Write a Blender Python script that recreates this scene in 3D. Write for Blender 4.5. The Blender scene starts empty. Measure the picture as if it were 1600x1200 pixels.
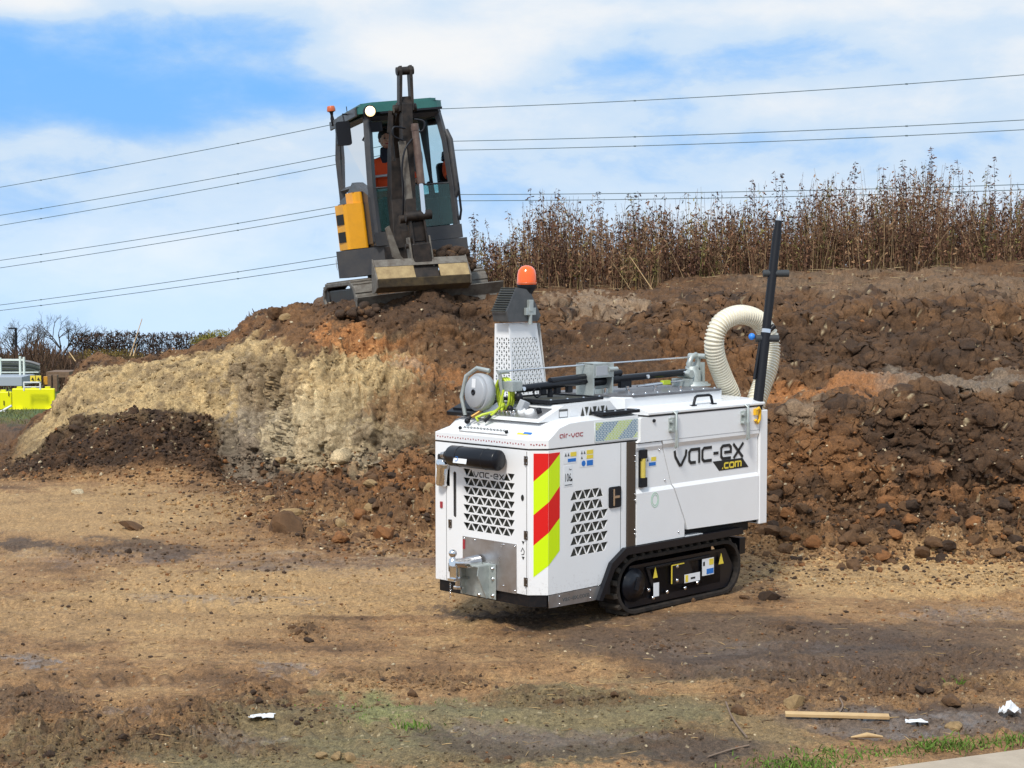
import bpy, math, random
import numpy as np
from mathutils import Vector, Matrix, Euler
random.seed(7)
rng = np.random.default_rng(11)
R = math.radians
SC = bpy.context.scene
COL = SC.collection

# ------------------------------------------------------------------ camera, sky, sun, exposure
EYE = 2.335
cam_d = bpy.data.cameras.new("camera"); cam_d.sensor_width = 36.0; cam_d.lens = 59.86
cam_d.clip_start = 0.2; cam_d.clip_end = 8000
cam = bpy.data.objects.new("camera", cam_d); COL.objects.link(cam)
cam.location = (0, 0, EYE); cam.rotation_euler = (R(90 - 3.782), 0, 0)
SC.camera = cam
SUN_ELEV, SUN_AZ = 50.0, 200.0          # azimuth clockwise from +Y
SC.view_settings.view_transform = 'Standard'; SC.view_settings.look = 'None'
SC.view_settings.exposure = 0.42; SC.view_settings.gamma = 1.0
SC.view_settings.use_curve_mapping = False
SC.cycles.max_bounces = 6

world = bpy.data.worlds.new("World"); SC.world = world; world.use_nodes = True
def build_sky():
    nt = world.node_tree; N = nt.nodes; L = nt.links
    bg = N['Background']; bg.inputs['Strength'].default_value = 0.10
    sky = N.new('ShaderNodeTexSky'); sky.sky_type = 'NISHITA'; sky.sun_disc = False
    sky.sun_elevation = R(SUN_ELEV); sky.sun_rotation = R(SUN_AZ)
    tc = N.new('ShaderNodeTexCoord')
    def math_(op, a, b=None, clamp=False):
        m = N.new('ShaderNodeMath'); m.operation = op; m.use_clamp = clamp
        for i, v in enumerate((a, b)):
            if v is None: continue
            if isinstance(v, (int, float)): m.inputs[i].default_value = v
            else: L.new(v, m.inputs[i])
        return m.outputs[0]
    def noise(scale, zs, off, detail, rough=0.55, dist=0.0):
        mp = N.new('ShaderNodeMapping'); mp.inputs['Scale'].default_value = (scale, scale, scale * zs)
        mp.inputs['Location'].default_value = off
        L.new(tc.outputs['Generated'], mp.inputs['Vector'])
        n = N.new('ShaderNodeTexNoise'); n.inputs['Scale'].default_value = 1.0
        n.inputs['Detail'].default_value = detail; n.inputs['Roughness'].default_value = rough
        n.inputs['Distortion'].default_value = dist
        L.new(mp.outputs[0], n.inputs['Vector']); return n.outputs['Fac']
    def blob(px, py, rx, ry, amp):        # a soft patch of cloud (amp > 0) or of clear sky (amp < 0)
        d = Vector(((px - 800) / 2660, 1.0, (424 - py) / 2660)).normalized()
        mp = N.new('ShaderNodeVectorMath'); mp.operation = 'SUBTRACT'
        L.new(tc.outputs['Generated'], mp.inputs[0]); mp.inputs[1].default_value = d
        s = N.new('ShaderNodeVectorMath'); s.operation = 'MULTIPLY'
        L.new(mp.outputs[0], s.inputs[0]); s.inputs[1].default_value = (2660 / rx, 2660 / rx, 2660 / ry)
        l = N.new('ShaderNodeVectorMath'); l.operation = 'LENGTH'; L.new(s.outputs[0], l.inputs[0])
        r = N.new('ShaderNodeMapRange'); r.interpolation_type = 'SMOOTHSTEP'
        r.inputs['From Min'].default_value = 0; r.inputs['From Max'].default_value = 1.0
        r.inputs['To Min'].default_value = amp; r.inputs['To Max'].default_value = 0
        L.new(l.outputs['Value'], r.inputs['Value']); return r.outputs[0]
    n1 = noise(5.0, 2.6, (3.1, .4, .2), 7, .52, .15)
    n2 = noise(15, 2.2, (1.0, 5.0, 2.0), 7, .6, .2)
    v = math_('ADD', math_('MULTIPLY', n1, 1.15), math_('MULTIPLY', n2, 0.75))
    for b in SKY_BLOBS: v = math_('ADD', v, blob(*b))
    mr = N.new('ShaderNodeMapRange'); mr.interpolation_type = 'SMOOTHSTEP'
    mr.inputs['From Min'].default_value = 0.38; mr.inputs['From Max'].default_value = 1.40
    L.new(v, mr.inputs['Value'])
    blue = N.new('ShaderNodeMix'); blue.data_type = 'RGBA'; blue.inputs[0].default_value = 0.80
    L.new(sky.outputs[0], blue.inputs[6]); blue.inputs[7].default_value = SKY_BLUE
    cl = N.new('ShaderNodeValToRGB')       # thin cloud is blue-grey, thick cloud is white
    cl.color_ramp.elements[0].position = 0.0; cl.color_ramp.elements[0].color = (.48, .71, 1.0, 1)
    cl.color_ramp.elements[1].position = 1.0; cl.color_ramp.elements[1].color = (.97, .985, 1, 1)
    e = cl.color_ramp.elements.new(.6); e.color = (.70, .84, 1.0, 1)
    L.new(mr.outputs[0], cl.inputs[0])
    sc = N.new('ShaderNodeVectorMath'); sc.operation = 'SCALE'; L.new(cl.outputs[0], sc.inputs[0]); sc.inputs['Scale'].default_value = 7.1
    mix = N.new('ShaderNodeMix'); mix.data_type = 'RGBA'
    rmp = N.new('ShaderNodeMapRange'); rmp.inputs['From Min'].default_value = 0.0; rmp.inputs['From Max'].default_value = 0.45
    L.new(mr.outputs[0], rmp.inputs['Value'])
    L.new(rmp.outputs[0], mix.inputs[0]); L.new(blue.outputs[2], mix.inputs[6]); L.new(sc.outputs[0], mix.inputs[7])
    # pale band close to the horizon
    sep = N.new('ShaderNodeSeparateXYZ'); L.new(tc.outputs['Generated'], sep.inputs[0])
    hz = N.new('ShaderNodeMapRange'); hz.interpolation_type = 'SMOOTHSTEP'
    hz.inputs['From Min'].default_value = -0.05; hz.inputs['From Max'].default_value = 0.075
    hz.inputs['To Min'].default_value = 0.75; hz.inputs['To Max'].default_value = 0.0
    L.new(sep.outputs['Z'], hz.inputs['Value'])
    m2 = N.new('ShaderNodeMix'); m2.data_type = 'RGBA'
    L.new(hz.outputs[0], m2.inputs[0]); L.new(mix.outputs[2], m2.inputs[6]); m2.inputs[7].default_value = (4.9, 6.6, 8.6, 1)
    L.new(m2.outputs[2], bg.inputs['Color'])
SKY_BLUE = (1.0, 3.5, 7.9, 1)
SKY_BLOBS = [(130, 120, 560, 170, -.50), (60, 70, 340, 90, -.15), (360, 170, 300, 80, -.14), (430, -20, 300, 70, .45), (660, 90, 260, 90, .36),
             (820, 40, 260, 120, .2), (60, 10, 160, 40, .35), (1080, 95, 420, 55, -.18), (1250, 90, 260, 60, .12), (1300, 170, 420, 60, .22),
             (950, 240, 300, 50, -.12), (60, 220, 260, 50, .18), (250, 330, 420, 90, -.05), (1250, 20, 500, 35, .25)]
build_sky()
sun_d = bpy.data.lights.new("sun", 'SUN'); sun_d.energy = 2.5; sun_d.angle = R(11); sun_d.color = (1.0, .95, .88)
sun = bpy.data.objects.new("sun", sun_d); COL.objects.link(sun)
_a, _e = R(SUN_AZ), R(SUN_ELEV)
sun_dir = Vector((math.sin(_a) * math.cos(_e), math.cos(_a) * math.cos(_e), math.sin(_e)))
sun.rotation_euler = (-sun_dir).to_track_quat('-Z', 'Y').to_euler(); sun.location = (-10, -10, 20)

# ------------------------------------------------------------------ helpers
def tag(o, label=None, cat=None, group=None, kind=None):
    if label: o['label'] = label
    if cat: o['category'] = cat
    if group: o['group'] = group
    if kind: o['kind'] = kind
    return o
def empty(name, loc=(0, 0, 0), label=None, cat=None, group=None):
    o = bpy.data.objects.new(name, None); COL.objects.link(o); o.location = loc
    o.empty_display_size = .2
    return tag(o, label, cat, group)
def link(name, me, mat=None, parent=None):
    o = bpy.data.objects.new(name, me); COL.objects.link(o)
    if mat is not None and len(me.materials) == 0: me.materials.append(mat)
    if parent is not None: o.parent = parent
    return o
def px3(px, py, Y=None, Z=None):
    a = (px - 800) / 2660.68; b = (600 - py) / 2660.68
    c, s = math.cos(.0660079), math.sin(.0660079)
    d = Vector((a, c + b * s, -s + b * c)); t = Y / d.y if Y is not None else (Z - EYE) / d.z
    return Vector((0, 0, EYE)) + d * t
class MB:
    def __init__(s): s.v = []; s.f = []; s.sm = []
    def add(s, vs, fs, smooth=False, M=None):
        n = len(s.v)
        s.v += [tuple(M @ Vector(v)) if M is not None else tuple(v) for v in vs]
        s.f += [tuple(i + n for i in f) for f in fs]; s.sm += [smooth] * len(fs); return s
    def box(s, c, d, rot=None, taper=None):
        x, y, z = (k / 2 for k in d); M = Matrix.Translation(c)
        if rot is not None: M = M @ Euler(rot).to_matrix().to_4x4()
        t = taper or 1.0
        vs = [(-x, -y, -z), (x, -y, -z), (x, y, -z), (-x, y, -z), (-x * t, -y * t, z), (x * t, -y * t, z), (x * t, y * t, z), (-x * t, y * t, z)]
        return s.add(vs, [(0, 3, 2, 1), (4, 5, 6, 7), (0, 1, 5, 4), (1, 2, 6, 5), (2, 3, 7, 6), (3, 0, 4, 7)], M=M)
    def bb(s, a, b):
        a, b = [min(p, q) for p, q in zip(a, b)], [max(p, q) for p, q in zip(a, b)]
        return s.box([(p + q) / 2 for p, q in zip(a, b)], [q - p for p, q in zip(a, b)])
    def prism(s, poly, w0, w1, M=None, smooth=False):      # poly in the xy plane, extruded w0..w1 along z, then M
        n = len(poly); vs = [(x, y, w0) for x, y in poly] + [(x, y, w1) for x, y in poly]
        s.add(vs, [tuple(reversed(range(n))), tuple(range(n, 2 * n))], M=M)
        return s.add(vs, [(i, (i + 1) % n, n + (i + 1) % n, n + i) for i in range(n)], smooth, M=M)
    def tube(s, path, r, n=10, caps=True, closed=False, smooth=True):
        P = [Vector(p) for p in path]; m = len(P); rr = r if hasattr(r, '__len__') else [r] * m
        T = []
        for i in range(m):
            a = P[(i - 1) % m] if closed or i else P[i]; b = P[(i + 1) % m] if closed or i < m - 1 else P[i]
            T.append((b - a).normalized())
        up = Vector((0, 0, 1)) if abs(T[0].z) < .9 else Vector((1, 0, 0))
        N_ = (up - T[0] * up.dot(T[0])).normalized(); vs = []
        for i in range(m):
            N_ = (N_ - T[i] * N_.dot(T[i])).normalized(); B = T[i].cross(N_)
            for k in range(n):
                a = 2 * math.pi * k / n; vs.append(P[i] + (N_ * math.cos(a) + B * math.sin(a)) * rr[i])
        fs = []
        for i in range(m if closed else m - 1):
            j = (i + 1) % m
            for k in range(n): fs.append((i * n + k, i * n + (k + 1) % n, j * n + (k + 1) % n, j * n + k))
        s.add(vs, fs, smooth)
        if caps and not closed:
            s.add(vs[:n], [tuple(reversed(range(n)))]); s.add(vs[-n:], [tuple(range(n))])
        return s
    def cyl(s, a, b, r, n=16, r2=None): return s.tube([a, b], [r, r if r2 is None else r2], n)
    def lathe(s, prof, n=20, M=None, smooth=True):         # prof: (radius, z)
        vs = []; fs = []
        for r, z in prof:
            for k in range(n): a = 2 * math.pi * k / n; vs.append((r * math.cos(a), r * math.sin(a), z))
        for i in range(len(prof) - 1):
            for k in range(n): fs.append((i * n + k, i * n + (k + 1) % n, (i + 1) * n + (k + 1) % n, (i + 1) * n + k))
        s.add(vs, fs, smooth, M=M)
        if prof[0][0] > 1e-4: s.add(vs[:n], [tuple(reversed(range(n)))], M=M)
        if prof[-1][0] > 1e-4: s.add(vs[-n:], [tuple(range(n))], M=M)
        return s
    def sphere(s, c, r, n=14, sc=(1, 1, 1)):
        prof = [(max(1e-5, math.sin(math.pi * i / 8)) * r, -math.cos(math.pi * i / 8) * r) for i in range(9)]
        return s.lathe(prof, n, Matrix.Translation(c) @ Matrix.Diagonal((*sc, 1)))
    def build(s, name, mat, parent=None, bevel=0, seg=2):
        me = bpy.data.meshes.new(name); me.from_pydata(s.v, [], s.f)
        me.polygons.foreach_set('use_smooth', s.sm); me.update()
        o = link(name, me, mat, parent)
        if bevel:
            m = o.modifiers.new('bevel', 'BEVEL'); m.width = bevel; m.segments = seg; m.limit_method = 'ANGLE'; m.angle_limit = R(35)
            m.harden_normals = False
        return o
def plate_mesh(loops, th):                                  # flat sheet with holes, centred on z = 0
    cu = bpy.data.curves.new('plate', 'CURVE'); cu.dimensions = '2D'; cu.fill_mode = 'BOTH'; cu.extrude = th / 2
    for lp in loops:
        sp = cu.splines.new('POLY'); sp.points.add(len(lp) - 1); sp.use_cyclic_u = True
        for p, (x, y) in zip(sp.points, lp): p.co = (x, y, 0, 1)
    ob = bpy.data.objects.new('plate', cu); me = bpy.data.meshes.new_from_object(ob)
    bpy.data.objects.remove(ob); bpy.data.curves.remove(cu); me.materials.clear(); return me
def text_mesh(txt, size, th=.002, bold=0.0, sx=1.0, shear=0.0, align='CENTER'):
    cu = bpy.data.curves.new('text', 'FONT'); cu.body = txt; cu.size = size; cu.extrude = th / 2; cu.offset = bold
    cu.align_x = align; cu.align_y = 'CENTER'; cu.shear = shear; cu.resolution_u = 4
    ob = bpy.data.objects.new('text', cu); me = bpy.data.meshes.new_from_object(ob)
    bpy.data.objects.remove(ob); bpy.data.curves.remove(cu); me.materials.clear()
    if sx != 1.0: me.transform(Matrix.Diagonal((sx, 1, 1, 1)))
    return me
def ribbon(mb, pts, w, th, M):                              # a flat stroke of constant width with mitred corners
    P = [Vector((p[0], p[1])) for p in pts]; n = len(P); Lf = []; Rt = []
    for i in range(n):
        a = (P[i] - P[i - 1]).normalized() if i else (P[1] - P[0]).normalized()
        b = (P[i + 1] - P[i]).normalized() if i < n - 1 else a
        na = Vector((-a.y, a.x)); nb = Vector((-b.y, b.x)); m = (na + nb).normalized(); k = w / 2 / max(.45, m.dot(na))
        Lf.append(P[i] + m * k); Rt.append(P[i] - m * k)
    vs = [(p.x, p.y, 0) for p in Lf] + [(p.x, p.y, 0) for p in Rt] + [(p.x, p.y, th) for p in Lf] + [(p.x, p.y, th) for p in Rt]
    fs = []
    for i in range(n - 1):
        fs += [(2 * n + i, 3 * n + i, 3 * n + i + 1, 2 * n + i + 1), (i, i + 1, n + i + 1, n + i), (i, 2 * n + i, 2 * n + i + 1, i + 1), (n + i, n + i + 1, 3 * n + i + 1, 3 * n + i)]
    fs += [(0, n, 3 * n, 2 * n), (n - 1, 3 * n - 1, 4 * n - 1, 2 * n - 1)][0:1]
    mb.add(vs, fs, M=M)
def rrect(x0, y0, x1, y1, r, k=4):
    out = []
    for cx, cy, a0 in ((x1 - r, y0 + r, -90), (x1 - r, y1 - r, 0), (x0 + r, y1 - r, 90), (x0 + r, y0 + r, 180)):
        for i in range(k + 1): a = R(a0 + 90 * i / k); out.append((cx + r * math.cos(a), cy + r * math.sin(a)))
    return out
# strokes of the squared logo lettering, x-height 1
GLYPH = {
 'v': (1.0, [[(0, 1), (.06, .6), (.42, .0), (.56, .0), (.92, .6), (.97, 1)]]),
 'a': (.95, [[(.60, .06), (.2, .06), (.05, .22), (.05, .78), (.2, .94), (.89, .94), (.89, -.02)]]),
 'c': (.85, [[(.85, .94), (.2, .94), (.05, .78), (.05, .22), (.2, .06), (.85, .06)]]),
 '-': (.45, [[(.0, .5), (.42, .5)]]),
 'e': (.95, [[(.32, .48), (.9, .48), (.9, .8), (.76, .94), (.2, .94), (.05, .78), (.05, .22), (.2, .06), (.9, .06)]]),
 'x': (.9, [[(0, 1), (.86, 0)], [(.9, 1), (.04, 0)]]),
 'i': (.15, [[(.05, .94), (.05, 0)], [(.05, 1.25), (.05, 1.12)]]),
 'r': (.55, [[(.05, 0), (.05, .78), (.2, .94), (.55, .94)]]),
 'o': (.95, [[(.5, .94), (.2, .94), (.05, .78), (.05, .22), (.2, .06), (.75, .06), (.9, .22), (.9, .78), (.75, .94), (.5, .94)]]),
 'm': (1.3, [[(.05, 0), (.05, .94), (1.1, .94), (1.24, .8), (1.24, 0)], [(.65, .94), (.65, 0)]]),
 '.': (.2, [[(0, .07), (.14, .07)]]),
}
def logo(txt, w, h, stroke, M, mat, parent, name='lettering', gap=.28):
    tot = sum(GLYPH[c][0] + gap for c in txt) - gap; sx = w / tot; mb = MB(); x = 0
    for ch in txt:
        gw, strokes = GLYPH[ch]
        for st in strokes: ribbon(mb, [((x + a) * sx, b * h) for a, b in st], stroke, .0015, M)
        x += gw + gap
    return mb.build(name, mat, parent)

# ------------------------------------------------------------------ materials
def mat(name, col, rough=.5, metal=0, noise=None, bump=0, bscale=40, spec=.5, alpha=1, trans=0, emit=None, coat=0, dirt=None):
    m = bpy.data.materials.new(name); m.use_nodes = True; nt = m.node_tree; N = nt.nodes; L = nt.links
    p = N['Principled BSDF']; p.inputs['Base Color'].default_value = (*col, 1); p.inputs['Roughness'].default_value = rough
    p.inputs['Metallic'].default_value = metal; p.inputs['Specular IOR Level'].default_value = spec
    p.inputs['Coat Weight'].default_value = coat; p.inputs['Coat Roughness'].default_value = .08
    if trans: p.inputs['Transmission Weight'].default_value = trans
    if alpha < 1: p.inputs['Alpha'].default_value = alpha
    if emit: p.inputs['Emission Color'].default_value = (*emit[:3], 1); p.inputs['Emission Strength'].default_value = emit[3]
    tc = N.new('ShaderNodeTexCoord')
    last = None
    if noise:                                               # (scale, other colour, amount)
        n = N.new('ShaderNodeTexNoise'); n.inputs['Scale'].default_value = noise[0]; n.inputs['Detail'].default_value = 8
        n.inputs['Roughness'].default_value = .65
        L.new(tc.outputs['Object'], n.inputs['Vector'])
        r = N.new('ShaderNodeMapRange'); r.inputs['From Min'].default_value = .38; r.inputs['From Max'].default_value = .68
        r.inputs['To Max'].default_value = noise[2]
        L.new(n.outputs['Fac'], r.inputs['Value'])
        mx = N.new('ShaderNodeMix'); mx.data_type = 'RGBA'; mx.inputs[6].default_value = (*col, 1); mx.inputs[7].default_value = (*noise[1], 1)
        L.new(r.outputs[0], mx.inputs[0]); last = mx.outputs[2]; L.new(last, p.inputs['Base Color'])
        rr = N.new('ShaderNodeMath'); rr.operation = 'MULTIPLY_ADD'; L.new(n.outputs['Fac'], rr.inputs[0])
        rr.inputs[1].default_value = .35; rr.inputs[2].default_value = max(.02, rough - .17); L.new(rr.outputs[0], p.inputs['Roughness'])
    if dirt:                                                # mud spatter that thins out with height: (top z, colour, amount)
        sep = N.new('ShaderNodeSeparateXYZ'); L.new(tc.outputs['Object'], sep.inputs[0])
        hr = N.new('ShaderNodeMapRange'); hr.inputs['From Min'].default_value = 0; hr.inputs['From Max'].default_value = dirt[0]
        hr.inputs['To Min'].default_value = 1; hr.inputs['To Max'].default_value = 0; L.new(sep.outputs['Z'], hr.inputs['Value'])
        n = N.new('ShaderNodeTexNoise'); n.inputs['Scale'].default_value = 34; n.inputs['Detail'].default_value = 8; n.inputs['Roughness'].default_value = .75
        L.new(tc.outputs['Object'], n.inputs['Vector'])
        a = N.new('ShaderNodeMath'); a.operation = 'MULTIPLY_ADD'; L.new(hr.outputs[0], a.inputs[0]); a.inputs[1].default_value = .42; L.new(n.outputs['Fac'], a.inputs[2])
        r = N.new('ShaderNodeMapRange'); r.inputs['From Min'].default_value = .68; r.inputs['From Max'].default_value = .95; r.inputs['To Max'].default_value = dirt[2]
        L.new(a.outputs[0], r.inputs['Value'])
        mx = N.new('ShaderNodeMix'); mx.data_type = 'RGBA'; mx.inputs[7].default_value = (*dirt[1], 1)
        if last: L.new(last, mx.inputs[6])
        else: mx.inputs[6].default_value = (*col, 1)
        L.new(r.outputs[0], mx.inputs[0]); last = mx.outputs[2]; L.new(last, p.inputs['Base Color'])
    if bump:
        n = N.new('ShaderNodeTexNoise'); n.inputs['Scale'].default_value = bscale; n.inputs['Detail'].default_value = 6
        L.new(tc.outputs['Object'], n.inputs['Vector'])
        b = N.new('ShaderNodeBump'); b.inputs['Strength'].default_value = bump; b.inputs['Distance'].default_value = .01
        L.new(n.outputs['Fac'], b.inputs['Height']); L.new(b.outputs[0], p.inputs['Normal'])
    return m
MUD = (.16, .095, .05)
M = dict(
 white=mat('white_paint', (.84, .85, .86), .32, coat=.25, noise=(3, (.80, .80, .80), .6), dirt=(.5, MUD, .5)),
 whitecap=mat('white_top_paint', (.80, .81, .82), .32, coat=.25),
 black=mat('black_paint', (.007, .007, .009), .42, spec=.3, dirt=(.4, (.08, .05, .03), .3)),
 blackgloss=mat('black_gloss_paint', (.006, .007, .011), .30, spec=.35),
 rubber=mat('track_rubber', (.018, .016, .015), .75, spec=.25, noise=(14, (.06, .045, .034), .6), bump=.3),
 lug=mat('dusty_track_lug', (.040, .034, .029), .8, spec=.25, noise=(18, (.11, .085, .06), .8), bump=.3),
 dark=mat('dark_interior', (.012, .012, .012), .8),
 grille=mat('radiator_core', (.045, .045, .035), .6, bump=.4, bscale=120),
 galv=mat('galvanised_steel', (.50, .54, .52), .48, .55, noise=(16, (.34, .38, .37), .8)),
 stainless=mat('stainless_steel', (.42, .40, .39), .32, .85, noise=(7, (.55, .55, .56), .8), bump=.05),
 brown=mat('brown_anodised_strip', (.075, .055, .040), .35, .3),
 chrome=mat('polished_metal', (.75, .76, .78), .12, 1.0),
 red=mat('red_reflective_film', (.70, .006, .004), .35),
 yellow=mat('fluorescent_yellow_film', (.62, .86, .0), .35),
 orange=mat('orange_lens', (.95, .13, .01), .15, coat=.6),
 cream=mat('cream_hose', (.78, .73, .58), .45, noise=(30, (.66, .59, .44), .5)),
 creamrib=mat('cream_hose_rib', (.86, .83, .72), .35),
 plast=mat('black_plastic', (.009, .010, .014), .45, spec=.3),
 navyfoam=mat('dark_foam_grip', (.035, .04, .045), .7),
 blue=mat('blue_plastic', (.03, .22, .72), .4), labelblue=mat('label_blue', (.01, .16, .55), .45),
 labelyellow=mat('label_yellow', (.80, .62, .06), .45), labelwhite=mat('label_white', (.78, .80, .82), .45), ink=mat('black_ink', (.012, .012, .012), .5),
 redink=mat('red_ink', (.35, .03, .04), .5), lineink=mat('panel_gap', (.10, .10, .10), .7),
 hosegreen=mat('yellow_green_air_hose', (.50, .62, .04), .35), yhook=mat('yellow_plastic', (.85, .48, .02), .35),
 gaugetube=mat('amber_gauge_tube', (.60, .48, .10), .15, coat=.5), greyplast=mat('grey_reel_cover', (.36, .38, .41), .42, noise=(8, (.44, .46, .48), .6)),
 glass=None, exyellow=mat('machine_yellow', (.82, .37, .008), .4, noise=(5, (.60, .28, .02), .5), dirt=(1.1, MUD, .5)),
 exgrey=mat('charcoal_paint', (.040, .042, .048), .42, noise=(6, (.075, .068, .062), .7)),
 exgreen=mat('green_roof', (.022, .125, .11), .45, noise=(3, (.045, .17, .155), .5)),
 exarm=mat('worn_dark_arm', (.011, .009, .008), .5, spec=.3, noise=(9, (.070, .050, .038), .5)),
 exsteel=mat('muddy_grey_steel', (.17, .155, .13), .6, noise=(11, (.06, .042, .03), .8)),
 bucketclay=mat('clay_smeared_steel', (.42, .31, .15), .75, noise=(9, (.22, .15, .075), .8), bump=.5, bscale=22),
 bucketdark=mat('dark_muddy_steel', (.05, .038, .024), .7, noise=(10, (.14, .10, .045), .8), bump=.5, bscale=20),
 hivis=mat('orange_hivis_cloth', (.90, .085, .012), .75, bump=.4, bscale=18), navy=mat('navy_cloth', (.014, .015, .028), .8),
 reflect=mat('silver_reflective_tape', (.55, .55, .56), .4), skin=mat('skin', (.55, .28, .19), .55), hair=mat('dark_hair', (.02, .014, .01), .7),
 lamp=mat('lit_work_lamp', (1, .9, .7), .3, emit=(1.0, .72, .30, 1.5)), amber=mat('amber_cap', (.55, .12, .04), .35),
 cable=mat('overhead_cable', (.07, .11, .12), .6), barrier=mat('yellow_barrier_plastic', (.80, .78, .0), .45),
 rack=mat('pale_rack_paint', (.66, .72, .66), .5), pipe=mat('dark_grey_pipe', (.14, .14, .145), .45), pipelt=mat('pale_grey_pipe', (.40, .39, .37), .5),
 skip=mat('grey_container_paint', (.34, .38, .44), .5), wood=mat('weathered_wood', (.20, .125, .075), .8, noise=(9, (.10, .06, .04), .7)),
 plank=mat('pale_sawn_wood', (.58, .40, .20), .7, noise=(6, (.42, .26, .12), .7)), bark=mat('bare_bark', (.060, .045, .036), .85),
 hedge=mat('leafless_hedge', (.060, .036, .024), .9), bush=mat('olive_bush', (.14, .13, .035), .85), grass=mat('green_grass', (.085, .17, .022), .7),
 bushgrey=mat('grey_twig_bush', (.11, .095, .075), .9),
 concrete=mat('pale_concrete', (.46, .38, .29), .85, noise=(6, (.34, .28, .21), .7), bump=.5, bscale=90), plastic=mat('white_plastic_scrap', (.72, .74, .76), .4),
)
def glass_mat(name, col, alpha):
    m = bpy.data.materials.new(name); m.use_nodes = True; nt = m.node_tree; N = nt.nodes; L = nt.links
    N.remove(N['Principled BSDF']); tr = N.new('ShaderNodeBsdfTransparent'); tr.inputs[0].default_value = (*col, 1)
    gl = N.new('ShaderNodeBsdfGlossy'); gl.inputs['Roughness'].default_value = .04; df = N.new('ShaderNodeBsdfDiffuse'); df.inputs[0].default_value = (.10, .20, .20, 1)
    fr = N.new('ShaderNodeFresnel'); fr.inputs[0].default_value = 1.45
    a = N.new('ShaderNodeMixShader'); a.inputs[0].default_value = alpha; L.new(tr.outputs[0], a.inputs[1]); L.new(df.outputs[0], a.inputs[2])
    b = N.new('ShaderNodeMixShader'); L.new(fr.outputs[0], b.inputs[0]); L.new(a.outputs[0], b.inputs[1]); L.new(gl.outputs[0], b.inputs[2])
    L.new(b.outputs[0], N['Material Output'].inputs[0]); return m
M['glass'] = glass_mat('clear_cab_glass', (.86, .95, .95), .02)
M['glasstint'] = glass_mat('tinted_dirty_cab_glass', (.55, .80, .80), .14)
M['glassside'] = glass_mat('aqua_side_glass', (.78, .94, .96), .05)

# ------------------------------------------------------------------ numeric noise
_perm = rng.permutation(4096).astype(np.int64); _perm = np.concatenate([_perm, _perm, _perm])
_grad = rng.normal(size=(4096, 3)).astype(np.float32); _grad /= np.linalg.norm(_grad, axis=1)[:, None]
def perlin(x, y, z):
    xi = np.floor(x).astype(np.int64); yi = np.floor(y).astype(np.int64); zi = np.floor(z).astype(np.int64)
    xf = (x - xi).astype(np.float32); yf = (y - yi).astype(np.float32); zf = (z - zi).astype(np.float32)
    u = xf * xf * xf * (xf * (xf * 6 - 15) + 10); v = yf * yf * yf * (yf * (yf * 6 - 15) + 10); w = zf * zf * zf * (zf * (zf * 6 - 15) + 10)
    out = 0
    for dx in (0, 1):
        px_ = _perm[(xi + dx) & 4095]
        for dy in (0, 1):
            pxy = _perm[px_ + ((yi + dy) & 4095)]
            for dz in (0, 1):
                g = _grad[_perm[pxy + ((zi + dz) & 4095)]]
                d = g[..., 0] * (xf - dx) + g[..., 1] * (yf - dy) + g[..., 2] * (zf - dz)
                out = out + d * (u if dx else 1 - u) * (v if dy else 1 - v) * (w if dz else 1 - w)
    return out * 1.5
def fbm(x, y, z, f, octv=4, gain=.5, ridged=False):
    s = 0; a = 1; t = 0
    for o in range(octv):
        n = perlin(x * f + 17.3 * o, y * f + 5.1 * o, z * f + 31.7 * o)
        if ridged: n = 1 - 2 * np.abs(n)
        s = s + n * a; t += a; a *= gain; f *= 2.03
    return s / t
def cells(x, y, f, seed):                                   # distance to the nearest jittered cell centre, and that cell's random number
    x = x * f; y = y * f; xi = np.floor(x).astype(np.int64); yi = np.floor(y).astype(np.int64)
    best = np.full(x.shape, 9., np.float32); rid = np.zeros(x.shape, np.float32)
    for dx in (-1, 0, 1):
        for dy in (-1, 0, 1):
            h = _perm[(_perm[(xi + dx + seed * 37) & 4095] + yi + dy) & 4095]; g = _grad[h]
            cx = xi + dx + .5 + .42 * g[..., 0]; cy = yi + dy + .5 + .42 * g[..., 1]
            d = np.sqrt((x - cx) ** 2 + (y - cy) ** 2); m = d < best
            best = np.where(m, d, best).astype(np.float32); rid = np.where(m, (h % 997) / 997., rid).astype(np.float32)
    return best, rid
def lin(c):
    c = np.array(c, float) / 255.
    return np.where(c < .04045, c / 12.92, ((c + .055) / 1.055) ** 2.4)
def sstep(a, b, x): t = np.clip((x - a) / (b - a), 0, 1); return t * t * (3 - 2 * t)

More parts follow.
